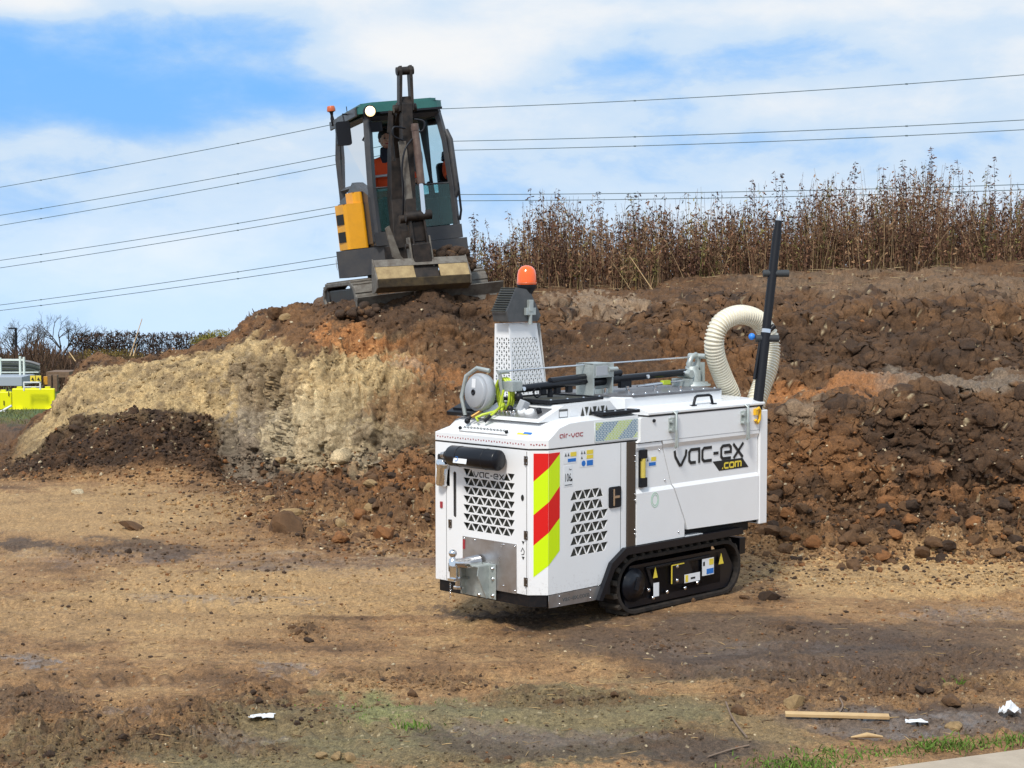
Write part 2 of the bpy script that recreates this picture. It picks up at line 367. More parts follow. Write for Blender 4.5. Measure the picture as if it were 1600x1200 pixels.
# ------------------------------------------------------------------ terrain: profile lines from near to far, one list per bearing
def zpy(Y, py): return EYE - Y * math.tan(math.atan((py - 600) / 2660.68) + .0660079)
FAR_L = [(26, -.45), (30, -.65), (38, -1.05), (53, -1.97), (100, -4.6), (300, -17), (2500, -120)]
def farR(z): return [(23.5, z), (28, z + .02), (34, z - .1), (50, z - .8), (100, -5), (300, -20), (2500, -130)]
def col_(toeY, mid, far):                                   # mid: (Y, py) x 4 (base, step, step, crest)
    return [(1.0, 0), (7.3, 0), (11, 0), (toeY, 0)] + [(Y, zpy(Y, p)) for Y, p in mid] + far
FL = lambda: [(1.0, 0), (7.3, 0), (11, 0), (18, 0), (20, -.03), (21, -.08), (22, -.14), (23.2, -.22)] + FAR_L
PROF = {
 -1500: FL(), -60: FL(),
 5: [(1.0, 0), (7.3, 0), (11, 0), (18.7, 0), (19.6, .0), (20.8, -.02), (22, -.1), (23.2, -.2)] + FAR_L,
 15: col_(18.8, [(19.6, 738), (20.4, 726), (21.5, 711), (22.8, 694)], FAR_L),
 45: col_(18.8, [(19.5, 728), (20.4, 712), (21.6, 684), (22.8, 658)], FAR_L),
 82: col_(18.8, [(19.5, 715), (20.4, 694), (21.6, 655), (22.8, 626)], FAR_L),
 100: col_(18.8, [(19.5, 708), (20.4, 680), (21.6, 622), (22.8, 586)], FAR_L),
 122: col_(18.8, [(19.5, 703), (20.3, 668), (21.6, 598), (22.8, 565)], FAR_L),
 150: col_(18.8, [(19.5, 697), (20.3, 660), (21.6, 590), (22.8, 557)], FAR_L),
 200: col_(18.8, [(19.5, 690), (20.2, 650), (21.5, 585), (22.7, 557)], FAR_L),
 250: col_(18.7, [(19.4, 688), (20.1, 643), (21.3, 582), (22.6, 554)], FAR_L),
 300: col_(18.6, [(19.4, 695), (20.1, 648), (21.1, 578), (22.4, 543)], FAR_L),
 335: col_(18.2, [(19.5, 722), (20.15, 655), (20.9, 570), (22.3, 529)], FAR_L),
 352: col_(17.8, [(19.6, 738), (20.1, 650), (20.7, 568), (22.1, 526)], FAR_L),
 385: col_(17.3, [(19.4, 735), (19.9, 645), (20.5, 560), (21.9, 508)], [(24, 1.5), (28, .2), (36, -.9), (53, -1.97), (100, -4.6), (300, -17), (2500, -120)]),
 412: col_(16.7, [(19.2, 740), (19.7, 645), (20.3, 560), (21.6, 496)], [(24, 1.7), (28, .8), (36, -.7), (53, -1.97), (100, -4.6), (300, -17), (2500, -120)]),
 456: col_(15.7, [(18.3, 748), (18.9, 645), (19.8, 560), (21.3, 492)], [(24, 1.8), (29, 1.2), (36, -.4), (53, -1.9), (100, -4.6), (300, -17), (2500, -120)]),
 500: col_(15.2, [(18.0, 740), (18.6, 630), (19.5, 545), (20.9, 493)], farR(1.82)),
 530: col_(15.0, [(17.9, 738), (18.5, 625), (19.5, 535), (20.7, 484)], farR(1.84)),
 600: col_(14.8, [(17.7, 730), (18.4, 612), (19.6, 525), (20.6, 478)], farR(1.88)),
 700: col_(14.7, [(17.2, 735), (17.9, 650), (19.3, 545), (20.5, 468)], farR(1.98)),
 800: col_(14.8, [(16.9, 735), (17.6, 650), (19.1, 545), (20.4, 472)], farR(2.04)),
 900: col_(14.8, [(16.4, 735), (17.1, 650), (18.8, 545), (20.2, 492)], farR(2.08)),
 1000: col_(14.8, [(16.0, 740), (16.8, 650), (18.6, 550), (20.0, 488)], farR(2.14)),
 1100: col_(14.6, [(15.5, 765), (16.2, 652), (18.2, 575), (19.6, 486)], farR(2.20)),
 1200: col_(13.7, [(14.7, 800), (15.3, 655), (17.2, 606), (18.8, 498)], farR(2.27)),
 1300: col_(13.6, [(14.6, 795), (15.2, 642), (17.4, 598), (18.8, 488)], farR(2.31)),
 1400: col_(13.6, [(14.5, 782), (15.1, 632), (17.4, 590), (18.8, 486)], farR(2.34)),
 1500: col_(13.5, [(14.5, 772), (15.05, 614), (17.4, 582), (18.7, 478)], farR(2.37)),
 1600: col_(13.5, [(14.4, 765), (15.0, 602), (17.4, 574), (18.6, 474)], farR(2.40)),
 3100: col_(13.5, [(14.4, 765), (15.0, 602), (17.4, 574), (18.6, 474)], farR(2.40)),
}
_us = np.array(sorted(PROF)); _pf = np.array([PROF[k] for k in sorted(PROF)], float)       # (nu, 15, 2)
ROWS = [6, 195, 150, 100, 84, 80, 62, 62, 34, 12, 6, 5, 6, 6]                               # rows per segment
def _seg(i, n):
    f = np.linspace(0, 1, n, endpoint=False)
    if i in (1, 2):                                          # grazing ground: even steps as seen, not along the ground
        a, b = (7.3, 11) if i == 1 else (11, 15); f = (1 / (1 / a + (1 / b - 1 / a) * f) - a) / (b - a)
    return i + f
trow = np.concatenate([_seg(i, n) for i, n in enumerate(ROWS)] + [[len(ROWS)]])
ucol = np.concatenate([np.linspace(-1500, -400, 20), np.linspace(-380, -30, 36), np.arange(-24, 1628, 1.72), np.linspace(1634, 2000, 40), np.linspace(2040, 3100, 20)])
def prof_at(u, t):                                          # base surface: Y, z on bearing u at profile position t (arrays)
    ctl = np.empty((len(u), 15, 2))
    for k in range(15):
        for c in range(2): ctl[:, k, c] = np.interp(u, _us, _pf[:, k, c])
    i = np.clip(np.floor(t).astype(int), 0, 13); f = t - i
    return ctl, i, f
ctl, ti, tf = prof_at(ucol, trow)
Yb = ctl[:, ti, 0] * (1 - tf) + ctl[:, ti + 1, 0] * tf; Zb = ctl[:, ti, 1] * (1 - tf) + ctl[:, ti + 1, 1] * tf
# soften the profile corners
for _ in range(5):
    Zs = Zb.copy(); Ys = Yb.copy()
    Zs[:, 1:-1] = (Zb[:, :-2] + 2 * Zb[:, 1:-1] + Zb[:, 2:]) / 4; Ys[:, 1:-1] = (Yb[:, :-2] + 2 * Yb[:, 1:-1] + Yb[:, 2:]) / 4; Zb, Yb = Zs, Ys
U = np.repeat(ucol[:, None], len(trow), 1); T = np.repeat(trow[None, :], len(ucol), 0)
Xb = (U - 800) / 2660.68 * Yb
PY = 600 + 2660.68 * np.tan(np.arctan2(EYE - Zb, Yb) - .0660079)
def nrm(X, Y, Z):
    P = np.stack([X, Y, Z], -1); a = np.gradient(P, axis=0); b = np.gradient(P, axis=1)
    n = np.cross(a, b); n /= np.linalg.norm(n, axis=-1, keepdims=True) + 1e-9
    n[n[..., 2] < 0] *= -1; return n
# large irregularities first, with the edges of faces and crests wandering
tm = lambda a, b, c, d: sstep(a, b, T) * (1 - sstep(c, d, T))
rough_zone = tm(2.9, 3.4, 9.0, 10)
big = fbm(Xb, Yb, Zb, .8, 3); med = fbm(Xb + 9, Yb, Zb, 2.2, 4, .55)
N0 = nrm(Xb, Yb, Zb)
fade = 1 - sstep(40, 90, Yb)
amp = (.018 + .085 * tm(3.2, 4.0, 7.6, 8.2) + .035 * tm(7.5, 8, 9, 10)) * fade
D = big * amp * 2.0 + med * amp * 1.1 + (fbm(Xb + 60, Yb, Zb * 1.6, .55, 2) * .34 + med * .10) * sstep(620, 760, U) * tm(4.2, 5, 7.0, 7.6)
Xd, Yd, Zd = Xb + N0[..., 0] * D, Yb + N0[..., 1] * D, Zb + N0[..., 2] * D
S = np.concatenate([np.zeros((len(ucol), 1)), np.cumsum(np.sqrt(np.diff(Yb, axis=1) ** 2 + np.diff(Zb, axis=1) ** 2), 1)], 1)   # length along the slope
N1 = nrm(Xd, Yd, Zd)
left = 1 - sstep(690, 760, U)
cliff = sstep(335, 365, U) * (1 - sstep(640, 760, U)) * tm(3.9, 4.1, 6.0, 6.4)             # the near-vertical cut by the excavator
leftface = sstep(20, 100, U) * (1 - sstep(600, 700, U)) * tm(4.95, 5.1, 7, 7.4)
pile = sstep(-5, 30, U) * (1 - sstep(326, 352, U)) * tm(3.3, 3.5, 4.98, 5.06)
rubble = np.maximum(sstep(380, 520, U) * tm(3.05, 3.35, 4.05, 4.35) * (1 - .0 * U), 0)
spill = sstep(250, 460, U) * (1 - sstep(690, 760, U)) * tm(2.35, 2.9, 3.2, 3.6)
rface = sstep(700, 840, U) * tm(4.0, 4.2, 5, 5.1); upper = sstep(560, 700, U) * tm(5.9, 6.1, 7.1, 7.4)
plateau = tm(7.0, 7.3, 10, 11); flat = 1 - sstep(3.0, 3.3, T)
def clods(f, seed, r, warp=.3):
    wx = Xd + warp / f * perlin(Xd * f * 1.3, S * f * 1.3, Zd * 0 + seed); wy = S + warp / f * perlin(Xd * f * 1.3 + 50, S * f * 1.3, Zd * 0 + seed)
    d, h = cells(wx, wy, f, seed); rr = r * (.35 + .85 * h)
    return np.sqrt(np.clip(1 - (d / rr) ** 2, 0, 1)) * rr / f, h
c1, h1 = clods(3.2, 3, .55); c2, h2 = clods(7.0, 5, .58); c3, h3 = clods(15.0, 8, .6); c4, h4 = clods(31, 12, .6)
gate = sstep(-.05, .35, fbm(Xd, Yd, Zd, .9, 3)); gate2 = sstep(-.15, .2, fbm(Xd + 40, Yd, Zd, 1.7, 3))
# clod ridges pushed up by tracks and wheels on the flat (bearing, photo height, half sizes, height)
ridge = np.zeros_like(T)
RIDGES = [(480, 1095, 90, 12, .03), (120, 1140, 110, 16, .05), (220, 1150, 90, 18, .06), (340, 1108, 70, 16, .07), (40, 1120, 80, 14, .04), (620, 1072, 110, 7, .025), (960, 1092, 90, 9, .03), (1450, 1075, 90, 12, .05), (1220, 1060, 120, 10, .03), (1380, 1055, 110, 10, .03), (30, 1190, 140, 12, .05), (380, 1175, 120, 12, .035), (740, 1188, 120, 10, .03), (1060, 1140, 90, 12, .03), (30, 1085, 60, 16, .06), (110, 1105, 50, 12, .03), (395, 1085, 48, 20, .10), (300, 1130, 40, 16, .07), (250, 1140, 60, 22, .06), (170, 1165, 80, 18, .05), (60, 1180, 90, 18, .05),
          (560, 1066, 60, 9, .04), (700, 1065, 70, 10, .035), (470, 985, 24, 12, .05), (850, 1085, 70, 12, .035), (910, 1098, 60, 12, .03), (1170, 1098, 50, 14, .05), (1260, 1090, 50, 16, .07), (1330, 1085, 50, 14, .06), (1400, 1085, 40, 14, .07),
          (1030, 1005, 50, 9, .03), (1240, 982, 34, 8, .05), (1210, 925, 24, 16, .09), (1500, 1040, 120, 14, .03), (1560, 1070, 60, 16, .04), (490, 1122, 50, 10, .03), (160, 865, 60, 12, .04), (1195, 925, 30, 10, .05)]
for a, b, ra, rb, h in RIDGES:
    g = np.exp(-((U - a) / ra) ** 2 - ((PY - b) / rb) ** 2) * (T < 3.2); ridge += g * h * .6
# long wheel ruts that sweep across the flat
rut = np.zeros_like(T)
RUTS = [(.0, 9.15, .10), (.0, 9.75, .08), (.0, 11.6, -.04), (.0, 12.3, -.03), (0, 8.55, .03)]
for x0, y0, k in RUTS:
    dd = (Yd - (y0 + k * Xd + .05 * np.sin(Xd * 1.3 + y0))) / .16
    rut += np.exp(-dd ** 2) * (T < 3) - .5 * np.exp(-((np.abs(dd) - 1.6) / .6) ** 2) * (T < 3)
lug = np.sin((Xd * 1.0 + Yd * .35) * 46 + 2 * big) * np.clip(rut, 0, 1) * sstep(-.1, .25, fbm(Xd, Yd, Zd, .7, 2))
fine = fbm(Xd, Yd, Zd, 9, 4, .6); vfine = fbm(Xd, Yd, Zd, 38, 2, .6)
warpq = fbm(Xd, Yd, Zd, 1.5, 2); striX = .75 * fbm(Xd + .1 * warpq, Yd * .15, Zd * .14, 9.0, 4, .6) + .25 * fbm(Xd, Yd, Zd, 7, 3, .6); rid = fbm(Xd, Yd, Zd, 3.4, 4, .55, True)
strata = fbm(Xd * .45 + Zd * .3, Yd * .45, Zd * 1.5, 3.2, 5, .62, True)
streak = fbm(Xd * .35 + Yd * .1, Yd * 2.2, Zd, 1.5, 5, .6)
_u = U + 70 * med + 40 * big; _p = PY + 18 * med; churn = np.zeros_like(T)
for u_, p_, ru, rp, am in [(1280, 1030, 380, 42, 1), (1400, 1085, 300, 26, .9), (150, 1145, 360, 50, 1), (900, 1090, 200, 22, .7), (640, 1068, 160, 14, .7), (1150, 1165, 220, 34, .7), (1330, 905, 320, 20, .8), (300, 800, 160, 40, .6), (130, 860, 180, 18, .7), (820, 980, 150, 16, .5), (470, 985, 60, 18, .7), (1230, 985, 80, 14, .8), (560, 1150, 300, 36, .35)]:
    churn = np.maximum(churn, (1 - sstep(.4, 1.2, ((_u - u_) / ru) ** 2 + ((_p - p_) / rp) ** 2)) * am * (T < 3.2))
churn *= sstep(-.2, .15, fbm(Xd + 5, Yd, Zd, 1.4, 3))
d2 = (churn * (.45 * c3 + .30 * c4 + .012 * fine) + fine * (.019 * flat + .016 * plateau + .03 * rough_zone) + vfine * (.008 + .006 * rough_zone)
      - .022 * rut * flat + .024 * lug + ridge * (.55 + .35 * fine)
      + c1 * (.6 * rubble + .30 * spill * gate + .07 * rface * gate + .07 * upper * gate)
      + c2 * (.85 * rubble + .9 * pile * gate2 + .65 * spill * gate2 + .14 * rface * gate2 + .10 * upper * gate2 + .2 * plateau * gate + .18 * leftface * gate)
      + c3 * (.9 * rubble + .95 * pile + .8 * spill * gate + .28 * rface * gate + .2 * upper * gate2 + .4 * plateau * gate2 + .35 * leftface * (1 - .7 * cliff) + np.clip(ridge * 20, 0, .6) + .16 * flat * gate * sstep(.55, .75, h3))
      + c4 * (.9 * rough_zone + .35 * plateau + np.clip(ridge * 20, 0, .5) + .18 * flat * gate2 * sstep(.4, .8, h4))
      + striX * .26 * cliff + rid * .05 * (1.2 * leftface + .6 * upper + .8 * rface) + strata * .15 * (upper + .8 * rface + .3 * plateau) - .03 * (leftface + upper)) * fade
d2 = np.where(T > 10.5, 0, d2)
Xd, Yd, Zd = Xd + N1[..., 0] * d2, Yd + N1[..., 1] * d2, Zd + N1[..., 2] * d2
# a flat stand for the tracks of the vacuum machine
stand = np.exp(-(((Xd - 1.35) / 1.5) ** 4 + ((Yd - 12.1) / 1.2) ** 4)); Zd = Zd * (1 - .8 * stand) + .012 * stand
# ---- soil colours
warp = fbm(Xb, Yb, Zb, 1.6, 4, .6); warp2 = fbm(Xb + 30, Yb, Zb, 5, 4, .6); warp3 = fbm(Xb + 70, Yb, Zb, 20, 3, .65)
C = {k: lin(v) for k, v in dict(ground=(142, 108, 72), gdark=(92, 67, 44), gpale=(176, 143, 98), brown=(98, 70, 44), dbrown=(62, 44, 29), orange=(150, 100, 56), dorange=(116, 78, 43),
     tan=(158, 135, 96), dtan=(106, 88, 64), pale=(180, 162, 128), grey=(122, 110, 94), green=(112, 104, 74), lgreen=(124, 124, 78), wet=(104, 88, 74), wetdark=(74, 61, 53), gturf=(74, 88, 40), gravel=(136, 114, 90)).items()}
W = lambda a, b, x: sstep(a, b, x)[..., None]
def mixc(c, name, m): return c * (1 - m) + C[name] * m
UW = U + 70 * warp + 60 * warp2 + 40 * warp3; PW = PY + 24 * warp + 18 * warp2 + 10 * warp3
def patch(c, name, u, p, ru, rp, amt=1.0, lo=None):
    q = ((UW - u) / ru) ** 2 + ((PW - p) / rp) ** 2; m = (1 - sstep(.55, 1.25, q)) * amt
    if lo is not None: m = m * lo
    return mixc(c, name, m[..., None])
col = np.broadcast_to(C['ground'], T.shape + (3,)).copy()
col = mixc(col, 'gpale', W(-.1, .5, warp + .4 * warp2) * .6); col = mixc(col, 'gdark', W(.0, .45, -warp + .5 * warp2) * .75)
inflat = (T < 3.3).astype(float)
col = mixc(col, 'gdark', W(.05, .5, streak) * .8); col = mixc(col, 'gpale', W(.1, .5, -streak) * .45)
for a in [(150, 800, 260, 40, .6), (500, 920, 420, 40, .55), (1450, 900, 300, 26, .9), (1200, 1000, 120, 12, .4), (200, 960, 300, 40, .4), (1350, 925, 200, 12, .7)]:
    col = patch(col, 'gpale', *a[:4], a[4], inflat)
for a in [(560, 1130, 260, 38, .75), (900, 1110, 260, 34, .8), (760, 1170, 300, 30, .8), (360, 1180, 220, 24, .8), (1120, 1060, 200, 14, .35), (60, 1170, 120, 34, .7), (1100, 1150, 200, 40, .5)]:
    col = patch(col, 'green', *a[:4], a[4], inflat)
col = patch(col, 'lgreen', 590, 1112, 70, 18, .75, inflat)
for a in [(1150, 1000, 330, 36, .75), (1320, 1040, 330, 40, .8), (1500, 1000, 160, 30, .55), (200, 860, 120, 14, .7), (20, 850, 70, 12, .8), (800, 965, 130, 14, .7), (1480, 1125, 260, 22, .9), (930, 1165, 280, 26, .75), (30, 1100, 90, 22, .6), (1150, 1180, 150, 20, .5)]:
    col = patch(col, 'wetdark', *a[:4], a[4], inflat)
for a in [(1440, 1130, 190, 18, .7), (1520, 960, 120, 12, .5), (560, 880, 260, 12, .35), (350, 935, 160, 7, .4), (1130, 1012, 160, 8, .4), (880, 1150, 170, 20, .6), (380, 1160, 90, 14, .5), (190, 1120, 40, 12, .6), (40, 1030, 40, 9, .7), (440, 1045, 50, 8, .6), (1010, 965, 120, 8, .4)]:
    col = patch(col, 'wet', *a[:4], a[4], inflat)
col = mixc(col, 'gdark', (churn * (.25 + .6 * sstep(-.05, .3, warp2)))[..., None] * .7); m = np.clip(ridge * 40, 0, 1)[..., None] * (.35 + .5 * W(-.1, .3, fine)); col = mixc(col, 'gdark', m); col = mixc(col, 'dbrown', m * W(0, .4, warp2) * .6)
# bank
bank = sstep(3.15, 3.5, T) * (1 - sstep(10, 10.4, T))
cb = np.broadcast_to(C['brown'], T.shape + (3,)).copy()
cb = mixc(cb, 'dbrown', W(-.05, .35, warp2 + .5 * warp)); cb = mixc(cb, 'dorange', W(.12, .5, warp - .3 * warp2) * .55)
lm = (sstep(0, 60, U) * (1 - sstep(560, 720, U + 50 * warp)) * sstep(4.3, 5.0, T + .25 * warp2) * (1 - sstep(0, .35, T + .5 * warp2 - (6.3 - .55 * sstep(390, 500, U)))))
cb = mixc(cb, 'tan', lm[..., None]); cb = mixc(cb, 'dtan', (lm * sstep(-.2, .35, warp2 + .6 * warp))[..., None] * .75)
cb = patch(cb, 'grey', 400, 690, 60, 70, .75); cb = patch(cb, 'grey', 385, 620, 40, 70, .5); cb = patch(cb, 'dtan', 420, 600, 60, 50, .6); cb = patch(cb, 'pale', 520, 680, 120, 70, .7); cb = patch(cb, 'tan', 560, 610, 80, 60, .5)
cb = patch(cb, 'grey', 585, 700, 24, 50, .5); cb = patch(cb, 'grey', 700, 700, 26, 40, .45); cb = patch(cb, 'dtan', 640, 690, 80, 50, .5); cb = patch(cb, 'orange', 580, 535, 80, 16, .7); cb = patch(cb, 'orange', 690, 580, 60, 18, .6); cb = patch(cb, 'dorange', 660, 640, 80, 40, .6)
cb = patch(cb, 'orange', 640, 560, 30, 14, .6); cb = patch(cb, 'tan', 620, 550, 30, 10, .7); cb = patch(cb, 'grey', 650, 570, 30, 10, .5)
cb = patch(cb, 'brown', 720, 520, 110, 50, .7); cb = patch(cb, 'dbrown', 640, 490, 150, 24, .8)
cb = patch(cb, 'gravel', 960, 480, 110, 8, .8); cb = patch(cb, 'orange', 1230, 618, 90, 22, .95); cb = patch(cb, 'orange', 1350, 612, 90, 16, .8); cb = patch(cb, 'grey', 1480, 596, 150, 22, .55); cb = patch(cb, 'gravel', 1290, 665, 26, 30, .7)
cb = patch(cb, 'dorange', 1290, 730, 120, 40, .7); cb = patch(cb, 'dorange', 1190, 760, 60, 70, .6); cb = patch(cb, 'dbrown', 1500, 700, 140, 60, .75); cb = patch(cb, 'dbrown', 1380, 540, 260, 44, .55); cb = patch(cb, 'dbrown', 900, 560, 160, 50, .45); cb = patch(cb, 'dorange', 1110, 560, 90, 30, .5)
cb = patch(cb, 'brown', 1250, 820, 400, 60, .5); cb = patch(cb, 'dbrown', 1480, 850, 160, 50, .7); cb = patch(cb, 'dorange', 1230, 860, 90, 30, .5); cb = patch(cb, 'dorange', 620, 790, 90, 40, .6); cb = patch(cb, 'gravel', 1450, 450, 300, 22, .35)
cb = mixc(cb, 'dbrown', (pile * (.65 + .35 * sstep(-.3, .3, warp2)))[..., None])
h = (h2 - .5)[..., None]; cb = cb * (1 + .55 * h * (rubble + pile + .6 * upper + .6 * rface)[..., None])
cb = mixc(cb, 'orange', ((h2 > .8) * (rubble + spill * .6))[..., None] * .3)
col = col * (1 - bank[..., None]) + cb * bank[..., None]
sp = spill[..., None] * .8; col = col * (1 - sp * (c2 > .006)[..., None]) + (mixc(np.broadcast_to(C['brown'], col.shape), 'dorange', W(.3, .8, h2) * .5)) * sp * (c2 > .006)[..., None]
far = sstep(10.0, 11.0, T) * (1 - sstep(500, 600, U)); gm = np.clip(far + sstep(9.6, 10.4, T + warp2 * .6) * (U < 120), 0, 1)[..., None]
col = mixc(col, 'gturf', gm); col = mixc(col, 'gdark', gm * W(.0, .5, warp2) * .5)
col = col * (1 + (1.1 * np.clip(striX, -.7, .7) * cliff)[..., None]) * (1 + (.5 * np.clip(rid - .1, -.8, .8) * leftface)[..., None]); grit = np.clip(warp3, -1, 1)[..., None]; col = np.clip(col * (1 + .55 * grit) * (1 + .22 * np.clip(vfine, -1, 1)[..., None]), .008, .8)
peb, hp = cells(Xd * 1.0, S, 17, 21); pm = ((peb < .13 * (.4 + hp)) & (hp > .93 - .05 * bank) & (T < 9) & (fbm(Xd, Yd, Zd, 1.1, 2) > -.05)).astype(float)[..., None]; col = mixc(col, 'pale', pm * .75 * (1 - gm))
wetm = np.zeros_like(T)
for a in RIDGES[:0]: pass
for u_, p_, ru, rp, am in [(1440, 1130, 190, 18, 1), (1520, 960, 130, 14, .9), (560, 880, 260, 14, .6), (350, 935, 160, 8, .7), (1130, 1012, 200, 9, .6), (880, 1150, 170, 20, .8), (380, 1160, 90, 14, .8), (190, 1120, 44, 14, 1), (40, 1030, 44, 10, 1), (440, 1045, 60, 9, 1), (1010, 965, 120, 8, .7), (200, 870, 240, 10, .5), (1300, 1045, 250, 9, .5), (700, 900, 200, 16, .5), (1480, 596, 150, 22, .4), (1340, 612, 120, 16, .3), (960, 480, 110, 8, .5)]:
    q = ((UW - u_) / ru) ** 2 + ((PW - p_) / rp) ** 2; wetm = np.maximum(wetm, (1 - sstep(.5, 1.3, q)) * am)
wetm = np.clip(wetm * sstep(-.35, .15, -fine), 0, 1)
nu, nt_ = T.shape
idx = np.arange(nu * nt_).reshape(nu, nt_)
quads = np.stack([idx[:-1, :-1], idx[1:, :-1], idx[1:, 1:], idx[:-1, 1:]], -1).reshape(-1, 4)
def grid_mesh(name, co, quads, colr, wet):
    me = bpy.data.meshes.new(name); me.vertices.add(len(co)); me.vertices.foreach_set('co', co.astype(np.float32).ravel())
    n = len(quads); k = quads.shape[1]; me.loops.add(n * k); me.loops.foreach_set('vertex_index', quads.astype(np.int32).ravel())
    me.polygons.add(n); me.polygons.foreach_set('loop_start', np.arange(0, n * k, k, dtype=np.int32)); me.polygons.foreach_set('loop_total', np.full(n, k, np.int32))
    a = me.color_attributes.new('soil', 'FLOAT_COLOR', 'POINT'); a.data.foreach_set('color', np.concatenate([colr, wet[:, None]], 1).astype(np.float32).ravel())
    me.update(calc_edges=True); return me
def soil_mat(name, smooth=False):
    m = bpy.data.materials.new(name); m.use_nodes = True; nt = m.node_tree; N = nt.nodes; L = nt.links; p = N['Principled BSDF']
    at = N.new('ShaderNodeAttribute'); at.attribute_name = 'soil'; tc = N.new('ShaderNodeTexCoord')
    n = N.new('ShaderNodeTexNoise'); n.inputs['Scale'].default_value = 42; n.inputs['Detail'].default_value = 8; n.inputs['Roughness'].default_value = .82; L.new(tc.outputs['Object'], n.inputs['Vector'])
    r = N.new('ShaderNodeMapRange'); r.inputs['From Min'].default_value = .3; r.inputs['From Max'].default_value = .7; r.inputs['To Min'].default_value = .42; r.inputs['To Max'].default_value = 1.62; L.new(n.outputs['Fac'], r.inputs['Value'])
    n3 = N.new('ShaderNodeTexNoise'); n3.inputs['Scale'].default_value = 150; n3.inputs['Detail'].default_value = 3; n3.inputs['Roughness'].default_value = .6; L.new(tc.outputs['Object'], n3.inputs['Vector'])
    r3 = N.new('ShaderNodeMapRange'); r3.inputs['From Min'].default_value = .32; r3.inputs['From Max'].default_value = .68; r3.inputs['To Min'].default_value = .55; r3.inputs['To Max'].default_value = 1.45; L.new(n3.outputs['Fac'], r3.inputs['Value'])
    mm = N.new('ShaderNodeMath'); mm.operation = 'MULTIPLY'; L.new(r.outputs[0], mm.inputs[0]); L.new(r3.outputs[0], mm.inputs[1]); r = mm
    v = N.new('ShaderNodeVectorMath'); v.operation = 'SCALE'; L.new(at.outputs['Color'], v.inputs[0]); L.new(r.outputs[0], v.inputs['Scale']); L.new(v.outputs[0], p.inputs['Base Color'])
    w = N.new('ShaderNodeMapRange'); w.inputs['To Min'].default_value = .88; w.inputs['To Max'].default_value = .22; L.new(at.outputs['Alpha'], w.inputs['Value']); L.new(w.outputs[0], p.inputs['Roughness'])
    p.inputs['Specular IOR Level'].default_value = .45
    b = N.new('ShaderNodeBump'); b.inputs['Strength'].default_value = .6; b.inputs['Distance'].default_value = .03
    n2 = N.new('ShaderNodeTexNoise'); n2.inputs['Scale'].default_value = 45; n2.inputs['Detail'].default_value = 7; n2.inputs['Roughness'].default_value = .7; L.new(tc.outputs['Object'], n2.inputs['Vector'])
    L.new(n2.outputs['Fac'], b.inputs['Height'])
    bs = N.new('ShaderNodeMapRange'); bs.inputs['To Min'].default_value = .6; bs.inputs['To Max'].default_value = .12; L.new(at.outputs['Alpha'], bs.inputs['Value']); L.new(bs.outputs[0], b.inputs['Strength'])
    L.new(b.outputs[0], p.inputs['Normal']); return m
M['soil'] = soil_mat('earth')
me = grid_mesh('ground', np.stack([Xd, Yd, Zd], -1).reshape(-1, 3), quads, col.reshape(-1, 3), wetm.ravel())
me.polygons.foreach_set('use_smooth', np.ones(len(quads), bool))
ground = tag(link('ground', me, M['soil']), 'rutted brown site ground rising to the dug earth bank', kind='structure')
M['soilplain'] = mat('plain_earth', tuple(C['ground'] * .9), .9, noise=(2, tuple(C['gdark']), .8), bump=.5)
mb = MB(); mb.add([(-150, -150, -.06), (150, -150, -.06), (150, 9.9, -.06), (-150, 9.9, -.06)], [(0, 1, 2, 3)])
tag(mb.build('site_ground', M['soilplain']), 'bare earth of the site around the photographed patch', kind='structure')
from mathutils.bvhtree import BVHTree
_si = (np.searchsorted(ucol, -30), np.searchsorted(ucol, 1640))
def ground_pt(u, t):                                        # displaced surface point, normal, colour at bearing u and profile position t
    i = int(np.clip(np.searchsorted(ucol, u), 1, nu - 2)); j = int(np.clip(np.searchsorted(trow, t), 1, nt_ - 2))
    return Vector((Xd[i, j], Yd[i, j], Zd[i, j])), Vector(N1[i, j]), col[i, j], PY[i, j]
def ground_at(u, py):                                       # nearest visible surface point under a photo position
    i = int(np.clip(np.searchsorted(ucol, u), 1, nu - 2)); pr = PYd[i]
    k = np.where((pr[:-1] >= py) & (pr[1:] < py))[0]; j = int(k[0]) if len(k) else int(np.argmin(np.abs(pr[:700] - py)))
    return Vector((Xd[i, j], Yd[i, j], Zd[i, j])), Vector(N1[i, j]), col[i, j]
PYd = 600 + 2660.68 * np.tan(np.arctan2(EYE - Zd, Yd) - .0660079)

# ------------------------------------------------------------------ the white tracked vacuum machine
VX, VY, VTH = .232979, 10.79157, .7719626
vac = empty('vacuum_machine', (VX, VY, 0), 'white tracked vacuum excavation machine with red and yellow corner chevrons, orange beacon and cream hose', 'vacuum machine')
vac.rotation_euler = (0, 0, math.pi / 2 - VTH)
V3 = lambda *a: Vector(a)
def frame(u, v, o): u = Vector(u); v = Vector(v); n = u.cross(v); return Matrix(((u.x, v.x, n.x, o[0]), (u.y, v.y, n.y, o[1]), (u.z, v.z, n.z, o[2]), (0, 0, 0, 1)))
SIDE = frame((1, 0, 0), (0, 0, 1), (0, 0, 0)); FRONT = frame((0, -1, 0), (0, 0, 1), (-.092, 0, 0))
_q = 1 / math.sqrt(2); CHAM = frame((_q, -_q, 0), (0, 0, 1), (-.092, .092, 0)); FARS = frame((-1, 0, 0), (0, 0, 1), (0, .954, 0))
OFF = lambda F, d: F @ Matrix.Translation((0, 0, d))
def sheet(name, loops, th, F, mt, parent, d=0):
    me = plate_mesh(loops, th); me.transform(OFF(F, d)); return link(name, me, mt, parent)
def quadp(x0, z0, x1, z1): return [(x0, z0), (x1, z0), (x1, z1), (x0, z1)]
